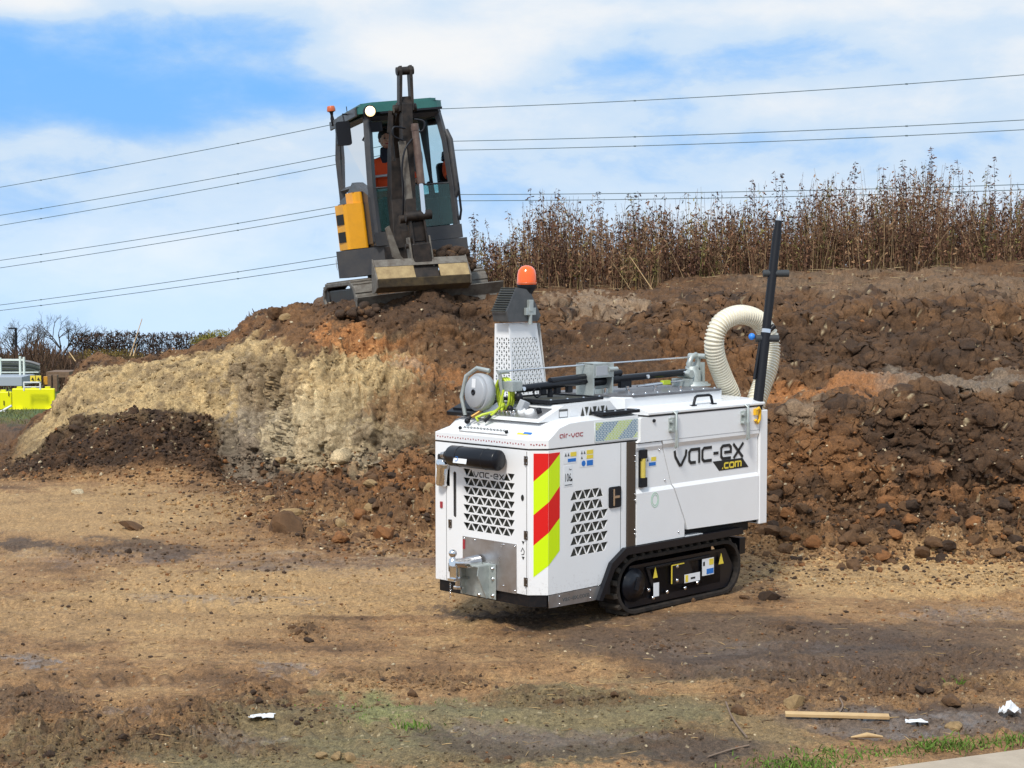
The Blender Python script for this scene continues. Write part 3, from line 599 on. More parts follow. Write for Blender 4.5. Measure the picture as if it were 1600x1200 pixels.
def words(name, txt, size, F, x, z, mt, parent, d=.002, bold=0, sx=1, shear=0, align='CENTER', slope=0):
    me = text_mesh(txt, size, .001, bold, sx, shear, align); me.transform(OFF(F, d) @ Matrix.Translation((x, z, 0)) @ Matrix.Rotation(slope, 4, 'Z')); return link(name, me, mt, parent)
def tri_row(x0, x1, z0, z1, n, down_first, lean=0, gap=.010):   # n alternating triangles between x0 and x1
    out = []; st = (x1 - x0) / (n + 1)
    for i in range(n):
        a = x0 + i * st; b = a + 2 * st; c = (a + b) / 2; dn = (i % 2 == 0) == down_first
        if dn: out.append([(a + gap, z1), (b - gap, z1), (c, z0)])
        else: out.append([(a + gap, z0), (c, z1), (b - gap, z0)])
    return out
# --- inner carcass so that vents and gaps look into a dark interior
mb = MB(); mb.bb((-.06, .10, .28), (.80, .93, 1.19)); mb.bb((.80, .03, .50), (1.05, .93, 1.15)); mb.build('inner_carcass', M['dark'], vac)
mb = MB(); mb.bb((-.070, .20, .62), (-.064, .70, 1.04)); mb.build('radiator', M['grille'], vac)
# --- base frame
mb = MB(); P_ = [(-.080, .93), (-.080, .095), (-.004, .012), (.62, .012), (.62, .93)]; mb.prism(P_, .188, .262); mb.bb((.5, .23, .2), (2.0, .72, .42)); mb.build('base_frame', M['black'], vac, .004)
o = sheet('base_trim', [[(0.0, .181), (.452, .172), (.528, .262), (0.0, .262)]], .004, SIDE, M['stainless'], vac, .002)
words('trim_lettering', 'vac-ex.com', .05, SIDE, .26, .222, M['lineink'], vac, .005, bold=.0008, sx=1.15)
for x, z in ((.10, .245), (.10, .195), (.40, .245), (.40, .195)): MB().lathe([(.006, 0), (.006, .004), (.002, .006)], 8, OFF(SIDE, .004) @ Matrix.Translation((x, z, 0))).build('bolt', M['chrome'], vac)
# --- front panel with its triangular vents
holes = []; zr = np.linspace(1.036, .628 + .050, 7)
rowh = .049
for i, zt in enumerate(zr):
    row = tri_row(-.693, -.203, zt - rowh, zt, 11, True, gap=.009)
    if i == 0: row = [row[0], row[1], row[-2], row[-1]]
    holes += row
slot = rrect(-.782, .700, -.752, 1.008, .014)
recess = quadp(-.934, .905, -.815, 1.105)
o = sheet('front_panel', [quadp(-.954, .266, -.0925, 1.196)] + holes + [slot, recess], .006, FRONT, M['white'], vac, -.003)
logo('vac-ex', .275, .034, .0068, OFF(FRONT, .0005) @ Matrix.Translation((-.585, .989, 0)), M['ink'], vac, 'front_lettering')
mb = MB(); mb.bb((-.07, .74, .69), (-.066, .79, 1.02)); mb.build('slot_liner', M['stainless'], vac)
mb = MB(); mb.bb((-.002, .80, .90), (.0, .95, 1.11)); mb.bb((-.09, .954, .90), (0.0, .956, 1.11)); mb.build('recess_liner', M['dark'], vac)
for z in (1.196, .262): pass
MB().bb((-.094, .1025, .27), (-.0925, .105, 1.19)).build('panel_gap', M['lineink'], vac); MB().bb((-.094, .846, .27), (-.0925, .848, .9)).build('panel_gap', M['lineink'], vac)
sp_ = sheet('front_steel_plate', [quadp(-.688, .262, -.192, .584)], .003, FRONT, M['stainless'], vac, .003)
for y, z in ((-.675, .57), (-.57, .57), (-.31, .568), (-.205, .57), (-.31, .30), (-.205, .28)): MB().lathe([(.007, 0), (.007, .003), (.002, .006)], 8, OFF(FRONT, .0045) @ Matrix.Translation((y, z, 0))).build('bolt', M['chrome'], vac)
mb = MB(); mb.bb((-.101, .665, .50), (-.097, .684, .562)); mb.build('reflector', M['redink'], vac)
def hinge(F, x, z):
    h = MB(); h.box((0, 0, .003), (.030, .055, .006)); h.tube([(0, -.027, .008), (0, .027, .008)], .006, 8)
    me_o = h.build('hinge', M['brown'], vac, .001); me_o.data.transform(F @ Matrix.Translation((x, z, 0)))
    for sx_, sz in ((-.009, -.016), (.009, -.016), (-.009, .016), (.009, .016)):
        b = MB().lathe([(.004, 0), (.003, .003)], 6, F @ Matrix.Translation((x + sx_, z + sz, .006))).build('screw', M['chrome'], me_o)
for y, z in ((-.11, 1.132), (-.11, .652), (-.11, .350), (-.81, .655), (-.81, .36)): hinge(FRONT, y, z)
mb = MB(); mb.prism(rrect(-.905, .752, -.883, .795, .003), .0005, .006, FRONT); mb.build('warning_lamp', M['redink'], vac)
mb = MB(); mb.prism([(-.14 + .012 * math.cos(a), .89 + .02 * math.sin(a)) for a in np.linspace(0, 2 * math.pi, 12, endpoint=False)], .0005, .004, FRONT); mb.build('lock', M['ink'], vac)
for (cx, cz) in ((-.135, .60), (-.135, .50)):
    me = plate_mesh([[(cx - .012, cz + .01), (cx + .012, cz + .01), (cx, cz - .012)]], .001); me.transform(OFF(FRONT, .001)); link('mark', me, M['ink'], vac)
mb = MB(); ribbon(mb, [(-.155, .54), (-.14, .565), (-.125, .545), (-.13, .525), (-.15, .522)], .006, .001, FRONT); mb.build('mark', M['lineink'], vac)
words('mark_lettering', 'LIFT', .022, FRONT, -.775, .565, M['lineink'], vac, .001) if 0 else None
# --- chamfered corner panel, side door, brown seal strip, side panel
sheet('corner_panel', [quadp(.0005, .266, .1296, 1.196)], .006, CHAM, M['white'], vac, -.003)
sv = []
for i in range(6):
    zt = .914 - i * .0735; x0, x1 = (.200, .540) if i < 2 else (.200, .585)
    sv += tri_row(x0, x1, zt - .058, zt, 7 if i < 2 else 8, False, gap=.008)
door = sheet('side_door', [quadp(.0005, .266, .452, 1.196)[:1] + [(.50, .266), (.70, .47), (.764, .47), (.764, 1.196), (.0005, 1.196)]] + sv, .006, SIDE, M['white'], vac, -.003)
mb = MB(); mb.bb((.17, .012, .44), (.62, .018, .95)); mb.build('vent_backing', M['grille'], vac)
mb = MB(); mb.bb((.7035, -.0012, .475), (.7065, 0, 1.195)); mb.build('door_gap', M['lineink'], vac)
hd = MB(); hd.prism(rrect(.583, .768, .702, .908, .014), .0005, .010, SIDE); hd = hd.build('door_handle', M['plast'], door, .003)
mb = MB(); mb.prism(rrect(.612, .782, .628, .895, .004), .010, .018, SIDE); mb.prism(rrect(.628, .832, .678, .848, .004), .010, .017, SIDE); mb.build('latch_lever', M['chrome'], hd)
mb = MB(); mb.bb((.768, -.012, .487), (.846, .02, 1.196)); mb.build('seal_strip', M['brown'], vac, .002)
for z in (1.10, 1.06, .84, .80, .60, .57): MB().lathe([(.006, 0), (.006, .006), (.002, .009)], 8, OFF(SIDE, .012) @ Matrix.Translation((.836, z, 0))).build('bolt', M['chrome'], vac)
# folded side panel: three flat levels with creases
def folded(name, poly_rows, mt, parent):                    # rows: (z, x0, x1, out)
    mb = MB()
    for (z, a, b, o_), (z2, a2, b2, o2) in zip(poly_rows[:-1], poly_rows[1:]):
        mb.add([(a, -o_, z), (b, -o_, z), (b2, -o2, z2), (a2, -o2, z2)], [(0, 1, 2, 3)])
        mb.add([(a, .02, z), (a, -o_, z), (a2, -o2, z2), (a2, .02, z2)], [(0, 1, 2, 3)])
        mb.add([(b, -o_, z), (b, .02, z), (b2, .02, z2), (b2, -o2, z2)], [(0, 1, 2, 3)])
    for (z, a, b, o_), rev in ((poly_rows[0], 0), (poly_rows[-1], 1)):
        mb.add([(a, .02, z), (b, .02, z), (b, -o_, z), (a, -o_, z)], [(0, 1, 2, 3) if rev == 0 else (3, 2, 1, 0)])
    return mb.build(name, mt, parent)
folded('side_panel', [(.492, .852, 1.368, .018), (.600, .852, 1.368, .018), (.840, .852, 1.247, .018), (.868, .852, 1.234, .003), (1.120, .852, 1.140, .003), (1.150, .852, 1.125, .014), (1.176, .852, 1.112, .014)], M['white'], vac)
# hopper (tank)
folded('hopper', [(.524, 2.228, 2.231, .020), (.540, 1.40, 2.231, .020), (.600, 1.378, 2.231, .020), (.845, 1.254, 2.231, .020), (.872, 1.240, 2.231, .004), (1.128, 1.146, 2.231, .004), (1.158, 1.130, 2.231, .020), (1.182, 1.119, 2.231, .020)], M['white'], vac)
mb = MB(); mb.prism([(.852, 1.184), (2.231, 1.184), (2.231, 1.352), (1.00, 1.352), (.90, 1.352), (.885, 1.345), (.885, 1.20)], -.02, .022, SIDE); mb.bb((.90, .03, .56), (2.225, .93, 1.352)); mb.build('hopper_shell', M['white'], vac, .003)
mb = MB(); mb.bb((2.231, .0, .50), (2.238, .954, 1.33)); mb.build('seal', M['ink'], vac)
mb = MB(); mb.bb((2.238, -.025, .488), (2.33, .954, 1.325)); mb.build('rear_door', M['white'], vac, .006)
mb = MB(); mb.bb((.97, -.024, 1.353), (2.275, .954, 1.363)); mb.build('lid_seal', M['ink'], vac)
mb = MB(); pr = [(-.028, 1.364), (-.028, 1.382), (.06, 1.405), (.30, 1.415), (.90, 1.405), (.956, 1.382), (.956, 1.364)]
Mx = Matrix(((0, 0, 1, 0), (1, 0, 0, 0), (0, 1, 0, 0), (0, 0, 0, 1)))
mb.prism(pr, .96, 2.285, Mx); lid = mb.build('hopper_lid', M['whitecap'], vac, .004)
hb = MB(); hb.tube([(1.52, .03, 1.395), (1.54, .03, 1.452), (1.56, .03, 1.462), (1.70, .03, 1.462), (1.72, .03, 1.452), (1.74, .03, 1.395)], .010, 8); hb.bb((1.49, .015, 1.395), (1.54, .045, 1.402)); hb.bb((1.72, .015, 1.395), (1.77, .045, 1.402)); hb.build('lid_handle', M['plast'], lid)
for xx in (1.225, 2.045):
    lt = MB(); lt.tube([(xx, -.03, 1.375), (xx, -.055, 1.36), (xx, -.055, 1.15), (xx, -.045, 1.125)], .009, 8); lt.tube([(xx, -.055, 1.36), (xx + .03, -.04, 1.375)], .008, 6)
    lt.bb((xx - .028, -.05, 1.235), (xx + .012, -.022, 1.335)); lt.bb((xx - .045, -.03, 1.24), (xx - .028, -.022, 1.33)); lt.cyl((xx - .035, -.03, 1.31), (xx - .035, -.055, 1.31), .012, 8); lt.cyl((xx - .035, -.03, 1.25), (xx - .035, -.055, 1.25), .012, 8)
    lt.tube([(xx, -.055, 1.25), (xx + .006, -.062, 1.13)], [.013, .008], 8); lt.build('toggle_latch', M['galv'], vac)
hk = MB(); hk.tube([(2.16, -.035, 1.33), (2.19, -.045, 1.345), (2.22, -.035, 1.325), (2.215, -.035, 1.26), (2.19, -.035, 1.235), (2.165, -.035, 1.26)], .011, 8); hk.bb((2.155, -.045, 1.295), (2.185, -.022, 1.34)); hk.build('safety_hook', M['yhook'], vac)
# --- marks on the hopper
logo('vac-ex', .79, .104, .021, OFF(SIDE, .007) @ Matrix.Translation((1.268, .996, 0)) @ Matrix.Shear('XZ', 4, (0, 0)), M['ink'], vac, 'hopper_lettering', gap=.16)
sheet('hopper_plaque', [[(1.700, .990), (2.05, .990), (2.125, .918), (1.775, .918)]], .001, SIDE, M['ink'], vac, .0055)
logo('.com', .225, .040, .0115, OFF(SIDE, .0066) @ Matrix.Translation((1.81, .930, 0)), M['labelyellow'], vac, 'plaque_lettering', gap=.2)
# --- stickers
def sticker(x0, z0, x1, z1, F=SIDE, d=.001, mt='labelwhite'): return sheet('sticker', [quadp(x0, z0, x1, z1)], .001, F, M[mt], vac, d)
def sub(par, x0, z0, x1, z1, mt, F=SIDE, d=.0022, tri=False):
    lp = [(x0, z0), (x1, z0), ((x0 + x1) / 2, z1)] if tri else quadp(x0, z0, x1, z1)
    return sheet('sticker_field', [lp], .001, F, M[mt], par, d)
s = sticker(.144, 1.098, .268, 1.176); sub(s, .205, 1.142, .262, 1.170, 'labelyellow'); sub(s, .180, 1.108, .258, 1.130, 'labelblue'); sub(s, .150, 1.146, .170, 1.168, 'lineink', tri=True); sub(s, .176, 1.146, .196, 1.168, 'lineink', tri=True)
s = sticker(.298, 1.063, .434, 1.178); sub(s, .362, 1.145, .426, 1.172, 'labelyellow'); sub(s, .362, 1.115, .426, 1.140, 'labelyellow'); sub(s, .364, 1.070, .424, 1.105, 'labelblue'); sub(s, .306, 1.150, .324, 1.170, 'lineink', tri=True); sub(s, .332, 1.150, .350, 1.170, 'lineink', tri=True); sub(s, .306, 1.118, .324, 1.138, 'lineink', tri=True)
me = plate_mesh([[(.332 + .019 * math.cos(a), 1.088 + .019 * math.sin(a)) for a in np.linspace(0, 2 * math.pi, 16, endpoint=False)]], .001); me.transform(OFF(SIDE, .0022)); link('sticker_field', me, M['labelblue'], s)
s = sticker(.144, .950, .228, 1.085); words('sticker_lettering', '106', .075, SIDE, .180, 1.006, M['ink'], s, .0022, bold=0, sx=.58); words('sticker_lettering', 'dB', .022, SIDE, .215, .99, M['ink'], s, .0022, bold=.0006, sx=.8)
words('sticker_lettering', 'L', .018, SIDE, .196, 1.062, M['ink'], s, .0022); words('sticker_lettering', 'WA', .010, SIDE, .208, 1.058, M['ink'], s, .0022); sub(s, .152, .958, .220, .963, 'lineink')
gs = MB(); gs.bb((.884, -.030, 1.075), (.950, -.003, 1.135)); gs.bb((.884, -.008, .94), (.950, -.003, 1.08)); gs.bb((.884, -.030, .880), (.950, -.003, .945)); gs = gs.build('sight_gauge', M['plast'], vac, .004)
MB().cyl((.917, -.018, .945), (.917, -.018, 1.075), .018, 12).build('gauge_tube', M['gaugetube'], gs)
s = sticker(.968, 1.010, 1.075, 1.080, d=.004); sub(s, 1.018, 1.048, 1.070, 1.075, 'labelyellow', d=.0052); sub(s, .995, 1.016, 1.066, 1.040, 'labelblue', d=.0052); sub(s, .972, 1.05, .990, 1.07, 'lineink', d=.0052, tri=True)
for r0 in (.050, .036):
    ring = MB(); P = [(1.043 + r0 * math.cos(a) * .8, .782 + r0 * math.sin(a)) for a in np.linspace(0, 2 * math.pi, 25)]; ribbon(ring, P, .003, .001, OFF(SIDE, .019)); ring.build('round_mark', mat('green_print', (.35, .62, .42), .5), vac)
for x, z in ((1.10, 1.12), (1.165, .905), (1.30, .535)): MB().lathe([(.008, 0), (.008, .004), (.002, .007)], 8, OFF(SIDE, .004 if z > .8 else .018) @ Matrix.Translation((x, z, 0))).build('bolt', M['chrome'], vac)
MB().cyl((1.02, -.021, 1.325), (1.02, -.032, 1.325), .012, 10).build('drain_plug', M['plast'], vac)
# --- reflective chevrons wrapping the corner
zC = {0.: [1.172, 1.180, 1.176], 1.: [.998, 1.082, 1.169], 2.: [.783, .864, .960], 3.: [.586, .667, .755], 4.: [.382, .456, .543]}
for i, mt in enumerate(('red', 'yellow', 'red', 'yellow')):
    a, b = zC[float(i)], zC[float(i + 1)]
    if i == 0: a = [1.178, 1.178, 1.178]
    pc = [(.034, b[0]), (.1293, b[1]), (.1293, a[1]), (.034, a[0])]; ps = [(.0003, b[1]), (.105, b[2]), (.105, a[2]), (.0003, a[1])]
    ch = MB(); ch.prism(pc, .0, .0015, CHAM); ch.prism(ps, .0, .0015, SIDE); ch.build('chevron_stripe', M[mt], vac)
# --- hood
prof = [(-.094, 1.206), (-.094, 1.263), (-.076, 1.284), (0.0, 1.330), (.10, 1.362), (.25, 1.380), (.885, 1.388), (.885, 1.206)]
def hood_mesh():
    mb = MB(); n = len(prof)
    def ring(y, f):                                         # y position, and a profile pulled in by f at the side edge
        return [(min(.885, x + (f if z > 1.21 and x < .8 else 0)), y, z - (f * .55 if z > 1.25 else 0)) for x, z in prof]
    side_z = [(0.0, 1.206), (0.0, 1.262), (.052, 1.295), (.101, 1.333), (.198, 1.358), (.322, 1.364), (.885, 1.368), (.885, 1.206)]
    s0 = [(x, 0.0, z) for x, z in side_z]; s1 = [(x + .0, .094, z) for x, z in prof]; s2 = [(x, .86, z) for x, z in prof]; s3 = [(x, .954, z) for x, z in side_z]
    s1[0] = (-.094, .092, 1.206); s1[1] = (-.094, .092, 1.263)
    allv = s0 + s1 + s2 + s3; s3[0] = (-.094, .954, 1.206)
    s3b = [(-.094 if i < 2 else x, .954, z) for i, (x, y, z) in enumerate(s3)]; allv = s0 + s1 + s2 + s3b
    fs = [tuple(range(n))]
    for k in range(3):
        for i in range(n): j = (i + 1) % n; fs.append((k * n + i, (k + 1) * n + i, (k + 1) * n + j, k * n + j))
    fs.append(tuple(reversed(range(3 * n, 4 * n)))); mb.add(allv, fs); return mb
hood = hood_mesh().build('hood', M['whitecap'], vac, .003)
mb = MB(); mb.bb((-.088, .098, 1.197), (.88, .95, 1.206)); mb.prism([(-.088, .098), (.004, .006), (.88, .006), (.88, .098)], 1.197, 1.206); mb.build('hood_gap', M['ink'], vac)
tri = MB()
for i in range(34):
    y = -.935 + i * .0243; r = [(y, 1.228), (y + .013, 1.228), (y + .0065, 1.239)] if i % 2 else [(y, 1.239), (y + .0065, 1.228), (y + .013, 1.239)]
    if i % 1 == 0: tri.prism(r, .0, .001, OFF(FRONT, .0022))
tri.build('hood_marks', M['redink'], vac)
tri = MB()
for i in range(6):
    y = .012 + i * .018; r = [(y, 1.228), (y + .012, 1.228), (y + .006, 1.239)] if i % 2 else [(y, 1.239), (y + .006, 1.228), (y + .012, 1.239)]
    tri.prism(r, .0, .001, OFF(CHAM, .0022))
tri.build('hood_marks', M['redink'], vac)
SL = frame((0, -1, 0), Vector((.076, 0, .046)).normalized(), (-.076, 0, 1.284))   # sloping nose of the hood
fl = MB(); fl.prism(rrect(-.735, -.012, -.285, .040, .008), .001, .010, SL); fl = fl.build('service_flap', M['whitecap'], hood, .002)
tr = MB()
for i in range(27):
    y = -.715 + i * .0152; r = [(y, .014), (y + .013, .014), (y + .0065, .034)] if i % 2 else [(y, .034), (y + .0065, .014), (y + .013, .034)]
    tr.prism(r, .0, .001, OFF(SL, .0105))
tr.build('vent_triangles', M['ink'], fl)
for y in (-.725, -.295): MB().sphere(tuple(SL @ Vector((y, .004, .018))), .012, 10).build('knob', M['plast'], fl)
sub(hood, -.22, .012, -.12, .030, 'labelyellow', SL, .002); sub(hood, -.17, .020, -.10, .040, 'labelblue', SL, .003)
logo('air-vac', .222, .024, .0052, OFF(SIDE, .0005) @ Matrix.Translation((.105, 1.268, 0)), M['redink'], vac, 'hood_lettering')
o = sheet('side_vent', [quadp(.442, 1.217, .880, 1.350)], .003, SIDE, mat('vent_print', (.66, .72, .70), .4), vac, .0015)
bl, ye = MB(), MB()
for r_ in range(10):
    for c_ in range(30):
        x = .450 + c_ * .0142; z = 1.224 + r_ * .0122; t_ = [(x, z), (x + .012, z), (x + .006, z + .009)] if (r_ + c_) % 2 else [(x, z + .009), (x + .006, z), (x + .012, z + .009)]
        (ye if abs(((c_ * .0142) - (r_ * .0122) * 1.3 + .02) % .30 - .17) < .07 else bl).prism(t_, 0, .001, OFF(SIDE, .0032))
bl.build('vent_mark', mat('vent_blue', (.02, .14, .30), .4), o); ye.build('vent_mark', M['hosegreen'], o)
# console block with sloping gauge panel, labelled side and vents
cp = [(.02, 1.365), (.26, 1.462), (.72, 1.470), (.80, 1.40), (.80, 1.37)]
MY = Matrix(((1, 0, 0, 0), (0, 0, 1, 0), (0, 1, 0, 0), (0, 0, 0, 1)))
mb = MB(); mb.prism(cp, .11, .86, MY); cons = mb.build('console', M['whitecap'], vac, .006)
GP = frame((0, -1, 0), Vector((.24, 0, .097)).normalized(), (.02, 0, 1.365))
s = sheet('gauge_panel', [quadp(-.60, .05, -.16, .20)], .003, GP, M['stainless'], cons, .003)
for y, v, r0 in ((-.36, .12, .028), (-.29, .12, .034), (-.43, .11, .02)):
    g = MB().lathe([(r0, 0), (r0, .014), (r0 * .85, .018), (r0 * .85, .012), (1e-4, .012)], 16, OFF(GP, .004) @ Matrix.Translation((y, v, 0))); g.build('gauge', M['labelwhite'] if r0 > .025 else M['chrome'], s)
MB().lathe([(.018, 0), (.018, .03), (.008, .035)], 12, OFF(GP, .004) @ Matrix.Translation((-.21, .13, 0))).build('knob', M['plast'], s)
for k in range(4): MB().tube([tuple(GP @ Vector((-.53 + k * .035, .08, .004))), tuple(GP @ Vector((-.53 + k * .035, .08, .03))), tuple(GP @ Vector((-.52 + k * .035, .05, .04)))], .006, 8).build('valve', M['chrome'], s)
CS = frame((1, 0, 0), (0, 0, 1), (0, .11, 0))
sub(cons, .215, 1.385, .300, 1.440, 'lineink', CS, .001); sub(cons, .220, 1.390, .295, 1.425, 'labelwhite', CS, .002); sub(cons, .325, 1.39, .395, 1.435, 'labelwhite', CS, .001)
vt = MB()
for i in range(7):
    x = .42 + i * .04; r = [(x, 1.385), (x + .05, 1.385), (x + .025, 1.442)] if i % 2 == 0 else [(x, 1.442), (x + .025, 1.385), (x + .05, 1.442)]
    c = sum(p[0] for p in r) / 3; r = [((p[0] - c) * .75 + c, p[1]) for p in r]; vt.prism(r, 0, .001, OFF(CS, .001))
vt.build('vent_triangles', M['grille'], cons)
# black framed mesh covers on top
def mesh_cover(x0, y0, x1, y1, z, tilt=0):
    fr = MB(); w = .025
    for a, b in (((x0, y0), (x1, y0 + w)), ((x0, y1 - w), (x1, y1)), ((x0, y0 + w), (x0 + w, y1 - w)), ((x1 - w, y0 + w), (x1, y1 - w))): fr.bb((a[0], a[1], z), (b[0], b[1], z + .022))
    f_ = fr.build('mesh_cover', M['plast'], vac, .003); MB().bb((x0 + w, y0 + w, z), (x1 - w, y1 - w, z + .012)).build('mesh', M['grille'], f_)
    for k in range(4): x = x0 + .03 + (x1 - x0 - .06) * k / 3; MB().lathe([(.008, 0), (.006, .006)], 8, Matrix.Translation((x, y0 + w / 2, z + .022))).build('bolt', M['chrome'], f_)
    return f_
mesh_cover(.22, .20, .76, .66, 1.472)
mesh_cover(.52, -.004, .90, .10, 1.388)
mb = MB(); mb.box((.16, .83, 1.43), (.30, .26, .03), rot=(0, -.35, 0)); mb.box((.16, .83, 1.45), (.24, .20, .02), rot=(0, -.35, 0)); mb.build('rubber_cover', M['plast'], vac, .004)
# raised rear box with bolted black plate
mb = MB(); mb.bb((.93, .16, 1.36), (2.02, .86, 1.476)); rb = mb.build('rear_box', M['whitecap'], vac, .008)
mb = MB(); mb.prism([(.92, .30), (1.02, .15), (2.0, .15), (2.0, .84), (.92, .84)], 1.477, 1.489); pt = mb.build('bolted_plate', mat('dark_deck_plate', (.10, .10, .11), .4, noise=(9, (.22, .22, .23), .6)), vac, .002)
for k in range(8): MB().lathe([(.008, 0), (.008, .008), (.004, .011)], 8, Matrix.Translation((1.04 + .13 * k, .175, 1.489))).build('bolt', M['chrome'], pt)
for (x, y, h_) in ((1.0, .40, .04), (1.16, .32, .025), (1.3, .45, .035), (1.42, .30, .02), (1.55, .40, .03), (1.66, .26, .028)): MB().cyl((x, y, 1.489), (x, y, 1.489 + h_), .014, 8).build('stud', M['chrome'], pt)
# --- boom, cradle, ram and rod
bm = MB(); bm.tube([(.235, .5, 1.553), (.90, .5, 1.578)], .027, 14); bm.tube([(.55, .5, 1.592), (1.28, .5, 1.618)], .024, 10); bm.tube([(.90, .5, 1.565), (1.24, .5, 1.576)], .034, 14); bm.tube([(1.1, .5, 1.575), (2.03, .5, 1.590)], .025, 14)
bm = bm.build('boom', M['blackgloss'], vac)
for x in (.26, 1.55, 1.98): MB().cyl((x, .462, 1.556 + (x - .26) * .019), (x, .538, 1.556 + (x - .26) * .019), .014, 10).build('boom_pin', M['chrome'], bm)
mb = MB()
for x, z, w_ in ((.48, 1.535, .05), (.62, 1.535, .05), (.74, 1.535, .05), (.55, 1.51, .03), (1.33, 1.54, .12)): MB().box((x, .5, z), (w_, .03, .06)).build('boom_lug', M['plast'], bm, .004)
MB().tube([(.40 + .034 * math.cos(a), .478, 1.525 + .034 * math.sin(a)) for a in np.linspace(0, 2 * math.pi, 16, endpoint=False)], .006, 6, closed=True).build('tie_loop', M['plast'], bm)
cr = MB(); cr.bb((.90, .42, 1.47), (.915, .58, 1.70)); cr.bb((1.10, .42, 1.43), (1.115, .58, 1.70)); cr.bb((.90, .42, 1.688), (1.115, .58, 1.70)); cr.bb((.90, .416, 1.60), (1.115, .42, 1.70)); cr.bb((.92, .418, 1.43), (1.06, .422, 1.52)); cr.bb((.93, .40, 1.425), (1.13, .60, 1.44)); cr.cyl((1.05, .41, 1.655), (1.14, .41, 1.655), .016, 10)
cr.build('boom_cradle', M['galv'], vac, .002)
MB().bb((.925, .412, 1.615), (1.045, .417, 1.682)).build('cradle_pad', M['greyplast'], vac)
MB().tube([(.09, .5, 1.678), (.9, .5, 1.688), (2.165, .5, 1.700)], .006, 8).build('tension_rod', M['chrome'], vac)
mb = MB(); mb.cyl((.05, .5, 1.672), (.14, .5, 1.674), .014, 10); mb.tube([(.065, .5, 1.67), (.07, .5, 1.60), (.09, .5, 1.52)], .012, 8); mb.build('rod_end', M['galv'], vac)
mb = MB(); mb.tube([(1.42, .46, 1.515), (1.95, .46, 1.535)], .007, 8); mb.tube([(1.5, .46, 1.518), (1.78, .46, 1.527)], .012, 8); ram = mb.build('gas_ram', M['chrome'], vac)
MB().bb((1.70, .445, 1.515), (1.78, .475, 1.545)).build('ram_tag', M['hosegreen'], ram)
sw = MB(); sw.lathe([(.14, 1.489), (.14, 1.50), (.12, 1.505), (.12, 1.515), (.065, 1.52), (.065, 1.60), (.05, 1.605), (.05, 1.63), (.03, 1.635)], 24, Matrix.Translation((2.10, .50, 0)))
sw.tube([(2.08, .5, 1.60), (2.06, .5, 1.65), (2.09, .5, 1.70), (2.14, .5, 1.715), (2.17, .5, 1.68), (2.16, .5, 1.62)], .022, 10); sw.cyl((2.02, .44, 1.58), (2.02, .56, 1.58), .03, 12); sw.bb((2.17, .44, 1.52), (2.178, .56, 1.66)); sw.cyl((2.165, .42, 1.705), (2.165, .58, 1.705), .02, 10)
sw.bb((1.96, .42, 1.49), (2.01, .58, 1.545)); sw.build('swivel_head', M['galv'], vac)
# --- hose reel with cover, coiled air hose, fittings
rl = MB(); rc = Vector((.02, .66, 1.535)); ax = Vector((-1, 0.12, .06)).normalized()
Mr = Matrix.Translation(rc) @ ax.to_track_quat('Z', 'Y').to_matrix().to_4x4()
rl.lathe([(.05, -.06), (.122, -.055), (.127, -.02), (.127, .0), (.120, .012)], 32, Mr); rl.lathe([(.106, .010), (.106, .028), (.098, .036), (1e-4, .038)], 32, Mr)
reel = rl.build('hose_reel', M['greyplast'], vac)
MB().lathe([(.020, .037), (.020, .043), (.012, .045), (.012, .040), (1e-4, .040)], 14, Mr).build('reel_hub', M['plast'], reel)
me = plate_mesh([rrect(-.02, .03, .02, .09, .004)], .001); me.transform(Mr @ Matrix.Translation((0, 0, .039)) @ Matrix.Rotation(0, 4, 'Z')); link('reel_label', me, M['labelwhite'], reel)
mb = MB(); mb.bb((.03, .55, 1.37), (.09, .80, 1.40)); mb.tube([(.0, .76, 1.38), (-.005, .79, 1.50), (.02, .77, 1.64), (.03, .68, 1.695), (.05, .58, 1.68)], .014, 8); mb.build('reel_bracket', M['galv'], vac)
mb = MB(); mb.sphere((-.04, .70, 1.345), .02, 10); mb.tube([(-.03, .70, 1.345), (.0, .69, 1.40)], .010, 8); mb.build('hose_nozzle', M['plast'], vac)
hg = MB(); P = []
for k in range(3):
    for a in np.linspace(0, 2 * math.pi, 20, endpoint=False): P.append((.10 + .022 * k + .004 * a, .52 + .06 * math.cos(a), 1.525 + .105 * math.sin(a)))
P += [(.08, .50, 1.44), (.06, .55, 1.41), (.0, .60, 1.39), (-.03, .63, 1.37), (-.04, .60, 1.355)]
hg.tube(P, .009, 7); hg.tube([(.06, .48, 1.42), (.10, .50, 1.46), (.14, .54, 1.43), (.10, .58, 1.41)], .009, 7); hg.tube([(.0, .56, 1.37), (.02, .52, 1.40), (.06, .50, 1.44), (.04, .46, 1.50), (.05, .45, 1.56)], .008, 7)
hg.build('air_hose', M['hosegreen'], vac)
mb = MB(); mb.tube([(.05, .62, 1.44), (.0, .64, 1.40), (-.04, .66, 1.375)], .012, 8); mb.build('brass_fitting', mat('brass', (.45, .25, .08), .35, .8), vac)
mb = MB(); mb.sphere((.16, .42, 1.51), .03, 10); mb.sphere((.10, .44, 1.435), .022, 10); mb.tube([(-.03, .55, 1.35), (.0, .52, 1.39)], .012, 8); mb.build('hose_coupling', M['plast'], vac)
mb = MB(); mb.box((.16, .38, 1.45), (.06, .05, .075), rot=(.3, .3, 0)); mb.build('junction_box', M['greyplast'], vac, .005)
mb = MB(); mb.box((.15, .47, 1.58), (.10, .10, .07)); mb.build('boom_end_block', M['galv'], vac, .006)
